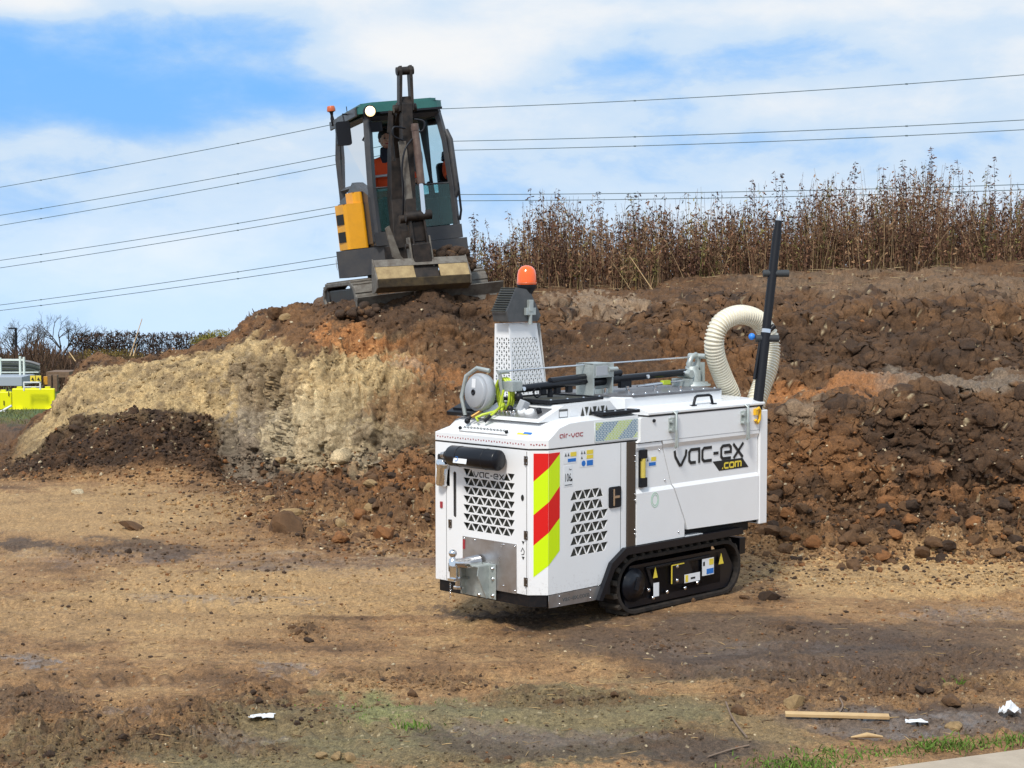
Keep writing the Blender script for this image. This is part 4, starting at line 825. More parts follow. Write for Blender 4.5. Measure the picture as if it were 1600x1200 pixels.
# --- silencer and filter on the front
mf = MB(); mf.lathe([(.02, 0), (.062, .0), (.068, .012), (.068, .437), (.062, .445), (1e-4, .446)], 28, frame((0, 0, 1), (-1, 0, 0), (-.175, .715, 1.126)) )
mf = mf.build('silencer', M['blackgloss'], vac)
for yy in (.62, .38): MB().lathe([(.0686, 0), (.0700, .001), (.0700, .004), (.0686, .005)], 28, frame((0, 0, 1), (-1, 0, 0), (-.175, yy, 1.126))).build('silencer_seam', M['plast'], mf)
me = plate_mesh([quadp(-.062, -.028, .062, .028)], .001); me.transform(frame((0, -1, 0), Vector((.2, 0, 1)).normalized(), (-.2430, .56, 1.118))); lb = link('silencer_label', me, M['labelwhite'], mf)
mb = MB(); ribbon(mb, [(-.035 + .015 * math.cos(a), .015 * math.sin(a)) for a in np.linspace(-2.2, 2.2, 12)], .004, .001, frame((0, -1, 0), Vector((.2, 0, 1)).normalized(), (-.2442, .56, 1.118))); mb.build('label_mark', M['labelblue'], lb)
mb = MB(); mb.bb((-.14, .66, 1.08), (-.09, .69, 1.17)); mb.bb((-.14, .36, 1.08), (-.09, .39, 1.17)); mb.cyl((-.175, .715, 1.126), (-.175, .76, 1.126), .03, 12); mb.build('silencer_bracket', M['plast'], vac)
mb = MB(); mb.tube([(-.175, .76, 1.13), (-.16, .81, 1.12), (-.10, .84, 1.11)], .022, 10); mb.build('exhaust_elbow', M['stainless'], vac)
mb = MB(); mb.bb((-.10, .82, 1.075), (-.03, .92, 1.115)); mb.build('filter_mount', M['dark'], vac)
ff = MB(); Mf = Matrix.Translation((-.085, .87, 1.075)) @ Euler((.0, .18, 0)).to_matrix().to_4x4()
ff.lathe([(.030, -.175), (.040, -.165), (.046, -.06), (.050, -.058), (.050, -.05), (.052, -.045), (.058, -.012), (.05, .0), (1e-4, .004)], 20, Mf); ff.build('fuel_filter', M['chrome'], vac)
# --- tow hitch
tb = MB()
for y in (.375, .690): tb.bb((-.30, y, .21), (-.096, y + .010, .43)) if 0 else None
tb.bb((-.106, .372, .200), (-.098, .70, .432)); th_ = tb.build('hitch_plate', M['galv'], vac, .003)
mb = MB(); mb.prism([(.10, .205), (.10, .42), (.20, .42), (.21, .36), (.13, .205)], .432, .44, frame((-1, 0, 0), (0, 0, 1), (0, 0, 0))); mb.prism([(.10, .205), (.10, .42), (.20, .42), (.21, .36), (.13, .205)], .652, .66, frame((-1, 0, 0), (0, 0, 1), (0, 0, 0)))
mb.bb((-.20, .44, .414), (-.10, .652, .424)); mb.build('hitch_gusset', M['galv'], vac, .002)
mb = MB(); mb.tube([(-.11, .53, .435), (-.22, .545, .435), (-.31, .56, .445)], [.045, .036, .030], 14); mb.lathe([(.026, .42), (.026, .47), (.016, .475), (.016, .487)], 16, Matrix.Translation((-.31, .56, 0))); mb.sphere((-.31, .56, .508), .027, 16)
mb.bb((-.33, .53, .33), (-.18, .59, .345)); mb.cyl((-.26, .56, .28), (-.26, .56, .42), .020, 12); mb.cyl((-.26, .56, .27), (-.26, .56, .285), .034, 12); mb.bb((-.31, .53, .34), (-.30, .59, .43)); mb.build('tow_ball', M['chrome'], vac)
for y, z in ((.395, .405), (.395, .335), (.395, .225), (.52, .215), (.67, .225)): MB().lathe([(.013, 0), (.013, .008), (.007, .010), (.007, .018)], 6, frame((0, -1, 0), (0, 0, 1), (-.106, y, z))).build('bolt', M['chrome'], vac)
mb = MB()
for k in range(5): mb.tube([(-.31 + .006 * math.cos(a) * (k % 2), .585 + .007 * math.cos(a), .30 - .02 * k + .010 * math.sin(a)) for a in np.linspace(0, 6.28, 9)[:-1]], .002, 4, closed=True)
mb.tube([(-.31, .585, .42), (-.31, .585, .31)], .002, 4); mb.build('safety_chain', M['chrome'], vac)
# --- perforated guard tower with flood lamp and beacon
top = [(.48, .79), (.757, .79), (.757, .955), (.48, .955)]; bot = [(.472, .775), (.835, .775), (.835, .965), (.472, .965)]; zt_, zb_ = 1.975, 1.375
def tower_face(i, j, nrow, ncol, name):
    a, b = Vector((*bot[i], zb_)), Vector((*bot[j], zb_)); c, d = Vector((*top[j], zt_)), Vector((*top[i], zt_))
    w0 = (b - a).length; w1 = (c - d).length; h = ((c + d) / 2 - (a + b) / 2).length; u = (b - a).normalized(); v = (((c + d) - (a + b)) / 2).normalized()
    o_ = (a + b) / 2 - u * w0 / 2; off = ((d - a).dot(u)); loops = [[(0, 0), (w0, 0), (off + w1, h), (off, h)]]
    for r_ in range(nrow):
        zz = .03 + r_ * (h - .12) / nrow; f_ = zz / h; xl = off * f_ + .018; xr = w0 + (off + w1 - w0) * f_ - .018; st = (xr - xl) / ncol
        for k in range(ncol):
            x = xl + k * st
            loops.append([(x, zz), (x + st * .78, zz), (x + st * .39, zz + .022)] if (k + r_) % 2 else [(x, zz + .022), (x + st * .39, zz), (x + st * .78, zz + .022)])
    me = plate_mesh(loops, .003); nn = u.cross(v); me.transform(Matrix(((u.x, v.x, nn.x, o_.x), (u.y, v.y, nn.y, o_.y), (u.z, v.z, nn.z, o_.z), (0, 0, 0, 1)))); return link(name, me, M['whitecap'], vac)
tower_face(0, 1, 17, 14, 'guard_panel'); tower_face(3, 0, 17, 6, 'guard_panel')
mb = MB(); mb.add([(*bot[1], zb_), (*bot[2], zb_), (*top[2], zt_), (*top[1], zt_)], [(0, 1, 2, 3)]); mb.add([(*bot[2], zb_), (*bot[3], zb_), (*top[3], zt_), (*top[2], zt_)], [(0, 1, 2, 3)]); mb.add([(x, y, zt_) for x, y in top], [(0, 1, 2, 3)]); mb.build('guard_panel', M['whitecap'], vac)
mb = MB(); mb.cyl((.62, .87, 1.38), (.62, .87, 1.93), .05, 16); mb.build('exhaust_stack', mat('pale_guard_interior', (.20, .26, .20), .6), vac)
fl = MB(); FLo = Vector((.50, .83, 2.11)); FM = Matrix.Translation(FLo)
body = [(-.115, -.08), (-.075, -.135), (.10, -.135), (.20, -.13), (.21, -.06), (.10, .12), (-.02, .125), (-.06, .09)]
fl.prism([(-.105, -.045), (-.085, -.12), (.20, -.12), (.235, -.08), (.12, .10), (-.01, .115)], -.07, .075, Matrix.Translation(FLo) @ Matrix(((1, 0, 0, 0), (0, 0, 1, 0), (0, 1, 0, 0), (0, 0, 0, 1)))); fl = fl.build('flood_lamp', mat('lamp_housing', (.06, .065, .07), .45, noise=(10, (.14, .14, .14), .5)), vac, .006)
gr = MB()
for k in range(11):
    f_ = k / 10; gr.tube([(.395 - .012 + f_ * .098, .765, 2.065 + f_ * .155 - .0), (.395 - .012 + f_ * .098, .90, 2.065 + f_ * .155)], .0045, 4)
gr.build('lamp_grille', M['grille'], fl)
mb = MB(); mb.box((.615, .75, 2.06), (.10, .02, .05)); mb.box((.615, .75, 2.10), (.04, .03, .08)); mb.cyl((.62, .755, 1.97), (.62, .755, 2.06), .016, 10); mb.build('lamp_bracket', M['galv'], vac, .002)
bc = MB(); BM = Matrix.Translation((.634, .80, 0)); bc.lathe([(.03, 2.11), (.035, 2.13), (.028, 2.16), (.05, 2.20), (.062, 2.215), (.068, 2.235), (.068, 2.245)], 20, BM); bc = bc.build('beacon', M['plast'], vac)
MB().lathe([(.067, 2.245), (.068, 2.26), (.066, 2.31), (.058, 2.345), (.038, 2.368), (.015, 2.376), (1e-4, 2.377)], 24, BM).build('beacon_lens', M['orange'], bc)
MB().lathe([(.0705, 2.252), (.0705, 2.258), (.0685, 2.26), (.0685, 2.252)], 24, BM).build('lens_ring', M['amber'], bc)
# --- tracks
def stadium(x0, x1, zc, r, n=14):
    P = [(x0 + r * math.cos(a), zc + r * math.sin(a)) for a in np.linspace(R(90), R(270), n)] + [(x1 + r * math.cos(a), zc + r * math.sin(a)) for a in np.linspace(R(-90), R(90), n)]
    return P
def belt_mesh():
    o_ = stadium(.87, 1.855, .214, .196); i_ = stadium(.87, 1.855, .214, .168); n = len(o_); mb = MB()
    for y0, y1 in ((.0, .20),):
        vs = [(x, y0, z) for x, z in o_] + [(x, y1, z) for x, z in o_] + [(x, y0, z) for x, z in i_] + [(x, y1, z) for x, z in i_]; fs = []
        for k in range(n):
            j = (k + 1) % n; fs += [(k, n + k, n + j, j), (2 * n + k, 2 * n + j, 3 * n + j, 3 * n + k), (k, j, 2 * n + j, 2 * n + k), (n + k, 3 * n + k, 3 * n + j, n + j)]
        mb.add(vs, fs)
    return mb
lugm = MB(); lugm.box((0, .10, .010), (.040, .196, .028), taper=.82); lug_me = None
per = []
for k in range(400):
    s_ = k / 400 * (2 * .985 + 2 * math.pi * .196); L1 = .985; C1 = math.pi * .196
    if s_ < L1: per.append((.87 + s_, .214 + .196, math.pi / 2))
    elif s_ < L1 + C1: a = math.pi / 2 - (s_ - L1) / .196; per.append((1.855 + .196 * math.cos(a), .214 + .196 * math.sin(a), a))
    elif s_ < 2 * L1 + C1: per.append((1.855 - (s_ - L1 - C1), .214 - .196, -math.pi / 2))
    else: a = -math.pi / 2 - (s_ - 2 * L1 - C1) / .196; per.append((.87 + .196 * math.cos(a), .214 + .196 * math.sin(a), a))
def make_track(yo, detail):
    bt = belt_mesh().build('track', M['rubber'], vac, .004); bt.location = (0, yo, 0)
    global lug_me
    for k in range(36):
        x, z, a = per[int(k * 400 / 36)]
        if lug_me is None: l_ = lugm.build('tread_lug', M['lug'], bt, .004); lug_me = l_.data
        else: l_ = link('tread_lug', lug_me, None, bt); m_ = l_.modifiers.new('bevel', 'BEVEL'); m_.width = .004; m_.segments = 1
        l_.location = (x, 0, z); l_.rotation_euler = (0, -(a - math.pi / 2), 0)
    fr = MB(); fr.prism([(.80, .06), (1.93, .06), (2.0, .20), (1.90, .345), (.84, .345), (.76, .21)], -.06, -.03, SIDE); fr.bb((.9, .03, .10), (1.85, .18, .33)); f_ = fr.build('track_frame', M['blackgloss'], bt, .006)
    if detail:
        MB().lathe([(.115, 0), (.115, .018), (.085, .022), (.085, .034), (.03, .036), (1e-4, .036)], 28, OFF(SIDE, -.03) @ Matrix.Translation((.865, .214, 0))).build('drive_motor', M['blackgloss'], f_)
        mb = MB(); mb.box((0, 0, 0), (.03, .09, .012)); d_ = mb.build('motor_badge', M['plast'], f_); d_.data.transform(OFF(SIDE, .01) @ Matrix.Translation((.875, .225, 0)) @ Matrix.Rotation(-.35, 4, 'Z'))
        mb = MB(); mb.bb((1.0, .018, .30), (1.72, .03, .318)); mb.prism([(1.0, .31), (1.03, .31), (1.09, .18), (1.06, .18)], -.03, -.018, SIDE); mb.prism([(1.28, .315), (1.45, .315), (1.50, .24), (1.44, .16), (1.28, .16)], -.03, -.012, SIDE); mb.build('frame_rib', M['black'], f_, .003)
        mb = MB(); mb.bb((1.262, .006, .17), (1.268, .012, .30)); mb.bb((1.268, .006, .296), (1.40, .012, .302)); mb.build('bright_edge', M['labelyellow'], f_)
        for x, z in ((1.07, .10), (1.22, .12), (1.33, .285), (1.33, .185), (1.42, .12), (1.56, .14), (1.02, .16)): MB().lathe([(.015, 0), (.015, .010), (.008, .014)], 6, OFF(SIDE, -.018) @ Matrix.Translation((x, z, 0))).build('bolt', M['chrome'], f_)
        for (x0, z0, x1, z1, mt, tr_) in ((1.065, .235, 1.115, .31, 'labelyellow', True), (1.80, .24, 1.86, .32, 'labelyellow', True), (1.07, .105, 1.13, .20, 'labelwhite', False), (1.41, .155, 1.585, .215, 'labelwhite', False), (1.61, .18, 1.745, .30, 'labelwhite', False)):
            sheet('sticker', [[(x0, z0), (x1, z0), ((x0 + x1) / 2, z1)] if tr_ else quadp(x0, z0, x1, z1)], .001, SIDE, M[mt], f_, -.012)
        for (x0, z0, x1, z1, mt) in ((1.42, .16, 1.45, .21, 'labelyellow'), (1.48, .175, 1.53, .188, 'ink'), (1.69, .25, 1.74, .293, 'labelyellow'), (1.66, .187, 1.74, .225, 'labelblue'), (1.079, .25, 1.099, .275, 'ink') if 0 else (1.62, .25, 1.64, .28, 'ink')):
            sheet('sticker', [quadp(x0, z0, x1, z1)], .001, SIDE, M[mt], f_, -.0108)
    fn = MB(); o_ = [(.452, .172), (.585, .405), (.728, .488), (2.02, .488), (2.04, .40), (2.13, .385), (2.13, .275), (2.06, .33), (2.02, .425), (.745, .425), (.615, .355), (.50, .165)]
    fn.prism([(.452, .172), (.585, .405), (.728, .488), (2.02, .488), (2.035, .44), (.745, .44), (.615, .362), (.49, .165)], -.02, .035, SIDE)
    if detail: fn.bb((2.06, .02, .28), (2.13, .20, .40)); fn.bb((.74, .02, .43), (2.0, .24, .445)); fn.prism([(.60, .35), (.745, .43), (.745, .44), (.59, .36)], -.24, -.02, SIDE); fn.prism([(.49, .17), (.61, .36), (.59, .37), (.46, .17)], -.24, -.02, SIDE)
    fo = fn.build('fender', M['blackgloss'], bt, .004); return bt
make_track(0, True); make_track(.75, False)
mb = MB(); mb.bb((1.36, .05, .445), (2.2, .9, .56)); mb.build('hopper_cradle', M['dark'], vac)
mb = MB(); mb.bb((1.38, -.015, .4895), (1.58, .04, .4925)); mb.build('fender_plate', M['labelwhite'], vac)
# --- ribbed suction hose and black lance at the rear
hp_ = [(1144, 660, .40), (1143, 622, .40), (1130, 590, .40), (1119, 560, .38), (1116, 532, .36), (1124, 508, .34), (1142, 495, .31), (1162, 492, .28), (1184, 500, .25), (1199, 520, .22), (1204, 545, .20), (1200, 575, .18), (1190, 604, .17), (1181, 630, .16), (1176, 660, .16)]
vinv = (Matrix.Translation(vac.location) @ Matrix.Rotation(vac.rotation_euler.z, 4, 'Z')).inverted()
def vloc(px, py, y):
    o_ = vinv @ Vector((0, 0, EYE)); p1 = vinv @ px3(px, py, Y=10.0); d_ = p1 - o_; t = (y - o_.y) / d_.y; return o_ + d_ * t
hp3 = [vloc(*p) for p in hp_]
def smooth_path(P, n):
    out = []
    for i in range(len(P) - 1):
        p0, p1, p2, p3 = P[max(0, i - 1)], P[i], P[i + 1], P[min(len(P) - 1, i + 2)]
        for k in range(n):
            t = k / n; out.append(.5 * ((2 * p1) + (p2 - p0) * t + (2 * p0 - 5 * p1 + 4 * p2 - p3) * t * t + (3 * p1 - p0 - 3 * p2 + p3) * t ** 3))
    return out + [P[-1]]
hs = smooth_path(hp3, 12); ln_ = [0]
for a, b in zip(hs[:-1], hs[1:]): ln_.append(ln_[-1] + (b - a).length)
def at_len(s_):
    i = min(len(ln_) - 2, int(np.searchsorted(ln_, s_, side='right') - 1)); f_ = (s_ - ln_[i]) / max(1e-6, ln_[i + 1] - ln_[i]); return hs[i].lerp(hs[i + 1], f_)
hz_ = MB(); nr = int(ln_[-1] / .023); pts = []; rad = []
for k in range(nr):
    for f_, r_ in ((0, .064), (.28, .064), (.42, .074), (.72, .074), (.86, .064)): pts.append(at_len(min(ln_[-1], (k + f_) * .023))); rad.append(r_)
hz_.tube(pts, rad, 22, smooth=True); hose = hz_.build('suction_hose', M['cream'], vac)
rb_ = MB()
for k in range(nr):
    a = at_len((k + .44) * .023); b = at_len(min(ln_[-1], (k + .70) * .023)); rb_.tube([a, b], .0755, 22, caps=False)
rb_.build('hose_rib', M['creamrib'], hose)
la, lb_ = vloc(1183, 640, .02), vloc(1216.5, 345, .02)
def lp(f_): return la.lerp(lb_, f_)
ln2 = MB(); ln2.tube([lp(-.12), lp(.42)], .037, 16); ln2.tube([lp(.42), lp(.95)], .033, 16); ln2.tube([lp(.95), lp(1.0)], .026, 14); lance = ln2.build('lance', M['plast'], vac)
MB().tube([lp(.405), lp(.425)], .0385, 16).build('joint_ring', M['chrome'], lance)
MB().tube([lp(.995), lp(1.02), lp(1.05)], [.022, .018, .008], 10).build('lance_tip', M['chrome'], lance)
for f_, l0, l1 in ((.375, -.07, .10), (.72, -.07, .12)):
    c = lp(f_); dx = Vector((.70, -.71, 0)); MB().tube([c + dx * l0, c + dx * l1], .026, 14).build('lance_grip', M['navyfoam'], lance, .006)
c = lp(.385); MB().sphere(tuple(c + Vector((.70, -.71, 0)) * -.10 + Vector((0, 0, .0))), .026, 10).build('trigger', M['blue'], lance)
MB().tube([lp(.36) + V3(-.03, .02, 0), lp(.22) + V3(-.045, .02, 0), lp(.16) + V3(-.05, .02, 0)], .012, 8).build('lance_cable', M['plast'], lance)
MB().tube([lp(.365) + V3(-.03, .03, .0), lp(.42) + V3(.06, -.03, .03)], .02, 8).build('hose_strap', M['plast'], lance)

# ------------------------------------------------------------------ compact excavator on the bank
EO = Vector((-1.25, 21.9, 1.93)); ER = Matrix.Rotation(R(-6.5), 4, 'Y') @ Matrix.Rotation(R(18), 4, 'Z'); EM = Matrix.Translation(EO) @ ER
exc = empty('compact_excavator', EO, 'yellow and charcoal compact excavator with green cab roof standing tilted on the earth bank', 'excavator')
exc.rotation_euler = ER.to_euler()
# undercarriage
def ex_track(x0, x1, name):
    o_ = [(-.90, .05), (-.98, .16), (-.92, .30), (-.70, .37), (.70, .37), (.94, .30), (1.02, .16), (.92, .04), (.7, .0), (-.7, .0)]
    i_ = [(p[0] * .88, .185 + (p[1] - .185) * .70) for p in o_]; n = len(o_); mb = MB()
    vs = [(x0, y, z) for y, z in o_] + [(x1, y, z) for y, z in o_] + [(x0, y, z) for y, z in i_] + [(x1, y, z) for y, z in i_]; fs = []
    for k in range(n):
        j = (k + 1) % n; fs += [(k, j, n + j, n + k), (2 * n + k, 3 * n + k, 3 * n + j, 2 * n + j), (k, 2 * n + k, 2 * n + j, j), (n + k, n + j, 3 * n + j, 3 * n + k)]
    mb.add(vs, fs); t = mb.build(name, M['exsteel'], exc, .02)
    for k in range(n):
        j = (k + 1) % n; L_ = math.hypot(o_[j][0] - o_[k][0], o_[j][1] - o_[k][1]); m_ = max(1, int(L_ / .11))
        for q in range(m_):
            f_ = (q + .5) / m_; y = o_[k][0] + (o_[j][0] - o_[k][0]) * f_; z = o_[k][1] + (o_[j][1] - o_[k][1]) * f_; an = math.atan2(o_[j][1] - o_[k][1], o_[j][0] - o_[k][0])
            g = MB(); g.box((0, 0, 0), (x1 - x0 - .01, .045, .03)); lo = g.build('tread_lug', M['exsteel'], t) if 'exlug' not in globals() else link('tread_lug', globals()['exlug'], None, t)
            globals()['exlug'] = lo.data; lo.location = ((x0 + x1) / 2, y, z); lo.rotation_euler = (an, 0, 0)
    mb = MB(); mb.bb((x0 + .03, -.66, .10), (x1 - .03, .70, .28)); f_ = mb.build('track_frame', M['exarm'], t, .02)
    for y in (-.74, .78): MB().cyl((x0 + .02, y, .185), (x1 - .02, y, .185), .125, 18).build('sprocket', M['exarm'], t)
ex_track(-.98, -.70, 'track'); ex_track(.44, .72, 'track')
mb = MB(); mb.bb((-.70, -.45, .16), (.44, .55, .36)); mb.build('undercarriage', M['exarm'], exc, .02); MB().cyl((-.12, .1, .34), (-.12, .1, .44), .42, 28).build('slew_ring', M['exarm'], exc)
mb = MB(); mb.prism([(-1.34, .16), (-1.22, .165), (-1.19, .10), (-1.21, -.12), (-1.26, -.16), (-1.30, -.14), (-1.245, .02)], -1.04, .80, Matrix(((0, 0, 1, 0), (1, 0, 0, 0), (0, 1, 0, 0), (0, 0, 0, 1)))); mb.build('dozer_blade', M['exsteel'], exc, .006)
mb = MB(); mb.bb((-.62, -1.15, .03), (-.52, -.5, .15)); mb.build('blade_arm', M['exarm'], exc, .01); mb = MB(); mb.bb((.28, -1.15, .03), (.38, -.5, .15)); mb.build('blade_arm', M['exarm'], exc, .01)
# body
mb = MB(); mb.prism([(-.64, -.42), (-.30, -.62), (.62, -.62), (.66, .6), (.50, 1.15), (0, 1.25), (-.48, 1.12), (-.66, .8), (-.92, .1), (-.985, -.20)], .42, .755); mb.build('counterweight_skirt', M['exgrey'], exc, .03)
mb = MB(); mb.prism([(-.58, -.30), (-.50, 1.0), (-.62, .78), (-.82, .2), (-.895, -.02), (-.84, -.28)], .765, 1.33); mb.prism([(-.58, -.28), (-.50, .95), (-.56, .75), (-.68, .2), (-.74, -.02), (-.70, -.26)], 1.33, 1.47); mb.build('side_cowl', M['exyellow'], exc, .035, 3)
mb = MB(); mb.bb((-.60, .95, .76), (.55, 1.22, 1.42)); mb.build('engine_cover', M['exgrey'], exc, .05)
for z0, z1 in ((.86, .99), (1.08, 1.21)): 
    mb = MB(); mb.prism([(-.852, -.25), (-.900, -.06), (-.87, -.05), (-.83, -.24)], z0, z1); mb.build('cowl_vent', M['dark'], exc)
bd = MB(); bd.prism([(-.12, -.075), (.12, -.075), (.12, .075), (-.12, .075)], 0, .003, Matrix.Translation((-.968, -.07, .60)) @ Matrix(((-.227, 0, -.974, 0), (-.974, 0, .227, 0), (0, 1, 0, 0), (0, 0, 0, 1)))); bd = bd.build('side_badge', M['labelwhite'], exc)
me = text_mesh('XX5', .13, .002, .004, .60); me.transform(Matrix.Translation((-.973, -.07, .60)) @ Matrix(((-.227, 0, -.974, 0), (-.974, 0, .227, 0), (0, 1, 0, 0), (0, 0, 0, 1)))); link('badge_lettering', me, M['ink'], bd)
# cab
cab = MB()
def bar(pts, w, name='cab_pillar', mt='exgrey', par=None, n=4):
    b = MB(); b.tube(pts, w, n, smooth=False); return b.build(name, M[mt], par or exc, .006)
bar([(-.50, -.50, .78), (-.505, -.50, 1.5), (-.47, -.46, 2.0), (-.43, -.40, 2.40)], .058)
bar([(.53, -.50, .78), (.53, -.50, 1.45), (.52, -.46, 2.0), (.47, -.40, 2.40)], .050)
bar([(-.50, 1.18, 1.42), (-.50, 1.16, 2.0), (-.46, 1.08, 2.42)], .055); bar([(.53, 1.18, 1.42), (.53, 1.16, 2.0), (.47, 1.08, 2.42)], .055)
bar([(.54, .38, .78), (.55, .40, 1.6), (.49, .42, 2.38)], .060)
bar([(-.505, -.50, 1.40), (-.505, .1, 1.56), (-.50, 1.15, 1.58)], .040, 'window_rail'); bar([(-.45, 1.15, 2.38), (.45, 1.15, 2.38)], .05, 'cab_rail'); bar([(-.45, -.42, 2.36), (.48, -.42, 2.36)], .05, 'cab_rail'); bar([(-.46, -.42, 2.37), (-.47, 1.1, 2.40)], .045, 'cab_rail'); bar([(.48, -.42, 2.37), (.48, 1.1, 2.40)], .045, 'cab_rail')
mb = MB(); mb.prism([(-.55, .76), (.58, .76), (.58, .93), (-.55, .93)], .50, .56, Matrix(((1, 0, 0, 0), (0, 0, -1, 0), (0, 1, 0, 0), (0, 0, 0, 1)))); mb.bb((-.56, -.5, .76), (-.50, .0, 1.40)) ; mb.bb((.52, -.5, .76), (.58, 1.1, .93)); mb.build('cab_sill', M['exgrey'], exc, .015)
mb = MB(); mb.prism([(-.52, 1.40), (-.2, 1.50), (.25, 1.62), (.6, 1.50), (1.1, 1.44), (1.1, .8), (-.52, .8)], .50, .575, Matrix(((0, 0, -1, 0), (1, 0, 0, 0), (0, 1, 0, 0), (0, 0, 0, 1)))); mb.build('cab_side_panel', M['exgrey'], exc, .02)
mb = MB(); mb.prism([(-.56, -.44), (-.42, -.56), (.42, -.56), (.54, -.44), (.54, 1.05), (.40, 1.2), (-.42, 1.2), (-.56, 1.05)], 2.41, 2.50); rf = mb.build('cab_roof', M['exgreen'], exc, .05, 4)
mb = MB(); mb.prism([(-.5, -.4), (-.38, -.48), (.38, -.48), (.48, -.4), (.48, 1.0), (.36, 1.1), (-.36, 1.1), (-.5, 1.0)], 2.50, 2.54); mb.build('roof_crown', M['exgreen'], rf, .02)
mb = MB(); mb.bb((-.30, -.565, 2.385), (.50, -.50, 2.41)); mb.build('roof_lip', M['plast'], rf)
def pane(pts, mt, name='window_pane'):
    b = MB(); n = len(pts); P = [Vector(p) for p in pts]; nn = (P[1] - P[0]).cross(P[2] - P[0]).normalized() * .006
    b.add([tuple(p) for p in P] + [tuple(p + nn) for p in P], [tuple(range(n)), tuple(reversed(range(n, 2 * n)))] + [(i, n + i, n + (i + 1) % n, (i + 1) % n) for i in range(n)]); return b.build(name, M[mt], exc)
pane([(-.45, -.505, .94), (.49, -.505, .94), (.49, -.505, 1.47), (-.45, -.505, 1.47)], 'glasstint', 'lower_window_pane')
pane([(-.505, -.42, 1.46), (-.505, 1.12, 1.62), (-.47, 1.06, 2.36), (-.45, -.38, 2.34)], 'glassside'); pane([(.53, .42, .95), (.53, 1.12, 1.0), (.50, 1.06, 2.36), (.50, .42, 2.36)], 'glassside'); pane([(.53, -.44, .95), (.53, .36, .95), (.50, .36, 2.36), (.50, -.38, 2.36)], 'glassside'); pane([(-.44, 1.16, 1.45), (.46, 1.16, 1.45), (.44, 1.12, 2.34), (-.42, 1.12, 2.34)], 'glass')
bar([(-.48, -.505, 1.48), (.52, -.505, 1.46)], .014, 'window_rail')
mb = MB(); mb.tube([(.575, -.52, .98), (.60, -.54, 1.10), (.60, -.54, 1.45)], .016, 8); mb.build('grab_rail', M['plast'], exc)
mb = MB(); mb.tube([(.555, -.49, 1.28), (.585, -.52, 1.36), (.575, -.50, 2.0), (.545, -.45, 2.12)], .038, 8); mb.build('door_rail', M['exgrey'], exc)
mb = MB(); mb.bb((-.585, -.42, 2.385), (-.555, 1.12, 2.50)); mb.build('roof_side_trim', M['exgrey'], exc, .01)
# seat and console inside the cab
mb = MB(); mb.bb((-.16, .35, .98), (.32, .85, 1.12)); mb.build('operator_seat', M['plast'], exc, .04); mb = MB(); mb.box((.08, .84, 1.45), (.46, .12, .70), rot=(.15, 0, 0)); mb.build('seat_back', M['plast'], exc, .05)
for x in (-.28, .44):
    mb = MB(); mb.bb((x - .08, .18, .95), (x + .08, .8, 1.32)); mb.cyl((x, .25, 1.3), (x, .24, 1.48), .015, 8); mb.sphere((x, .24, 1.51), .035, 10); mb.build('joystick_console', M['plast'], exc, .01)
mb = MB(); mb.bb((-.44, -.45, .93), (.46, .4, .96)); mb.build('cab_floor', M['plast'], exc)
mb = MB(); mb.bb((-.42, -.46, 2.18), (-.27, -.38, 2.30)); mb.tube([(-.42, -.44, 2.24), (-.50, -.30, 2.10), (-.43, -.30, 2.05), (-.40, -.40, 2.2)], .012, 6); mb.build('wiper_motor', M['plast'], exc)
# mirror, lamp, beacon
mb = MB(); mb.prism(rrect(-.785, 2.07, -.60, 2.37, .03), .08, .14, Matrix(((1, 0, 0, 0), (0, 0, -1, 0), (0, 1, 0, 0), (0, 0, 0, 1)))); mr = mb.build('mirror', M['plast'], exc, .015); bar([(-.66, -.10, 2.35), (-.66, -.05, 2.47), (-.5, .1, 2.46)], .012, 'mirror_arm', 'plast')
mb = MB(); mb.lathe([(.070, 0), (.080, .02), (.080, .075), (.07, .085)], 20, Matrix.Translation((-.445, -.56, 2.415)) @ Euler((R(90), 0, 0)).to_matrix().to_4x4()); hl = mb.build('work_lamp', M['plast'], exc)
mb = MB(); mb.lathe([(.064, .085), (.05, .098), (1e-4, .10)], 20, Matrix.Translation((-.445, -.56, 2.415)) @ Euler((R(90), 0, 0)).to_matrix().to_4x4()); mb.build('lamp_lens', M['lamp'], hl)
mb = MB(); mb.tube([(-.47, .9, 2.44), (-.60, .9, 2.44), (-.585, .9, 2.48)], .018, 8); mb.lathe([(.022, 2.47), (.026, 2.52), (.018, 2.56), (.024, 2.60), (.05, 2.62)], 14, Matrix.Translation((-.585, .9, 0))); rbk = mb.build('roof_beacon', M['plast'], exc)
MB().lathe([(.055, 2.615), (.058, 2.635), (.052, 2.67), (.045, 2.685), (1e-4, 2.69)], 16, Matrix.Translation((-.585, .9, 0))).build('beacon_lens', M['amber'], rbk); bar([(-.47, .5, 2.5), (-.47, .5, 2.62)], .008, 'aerial', 'plast')
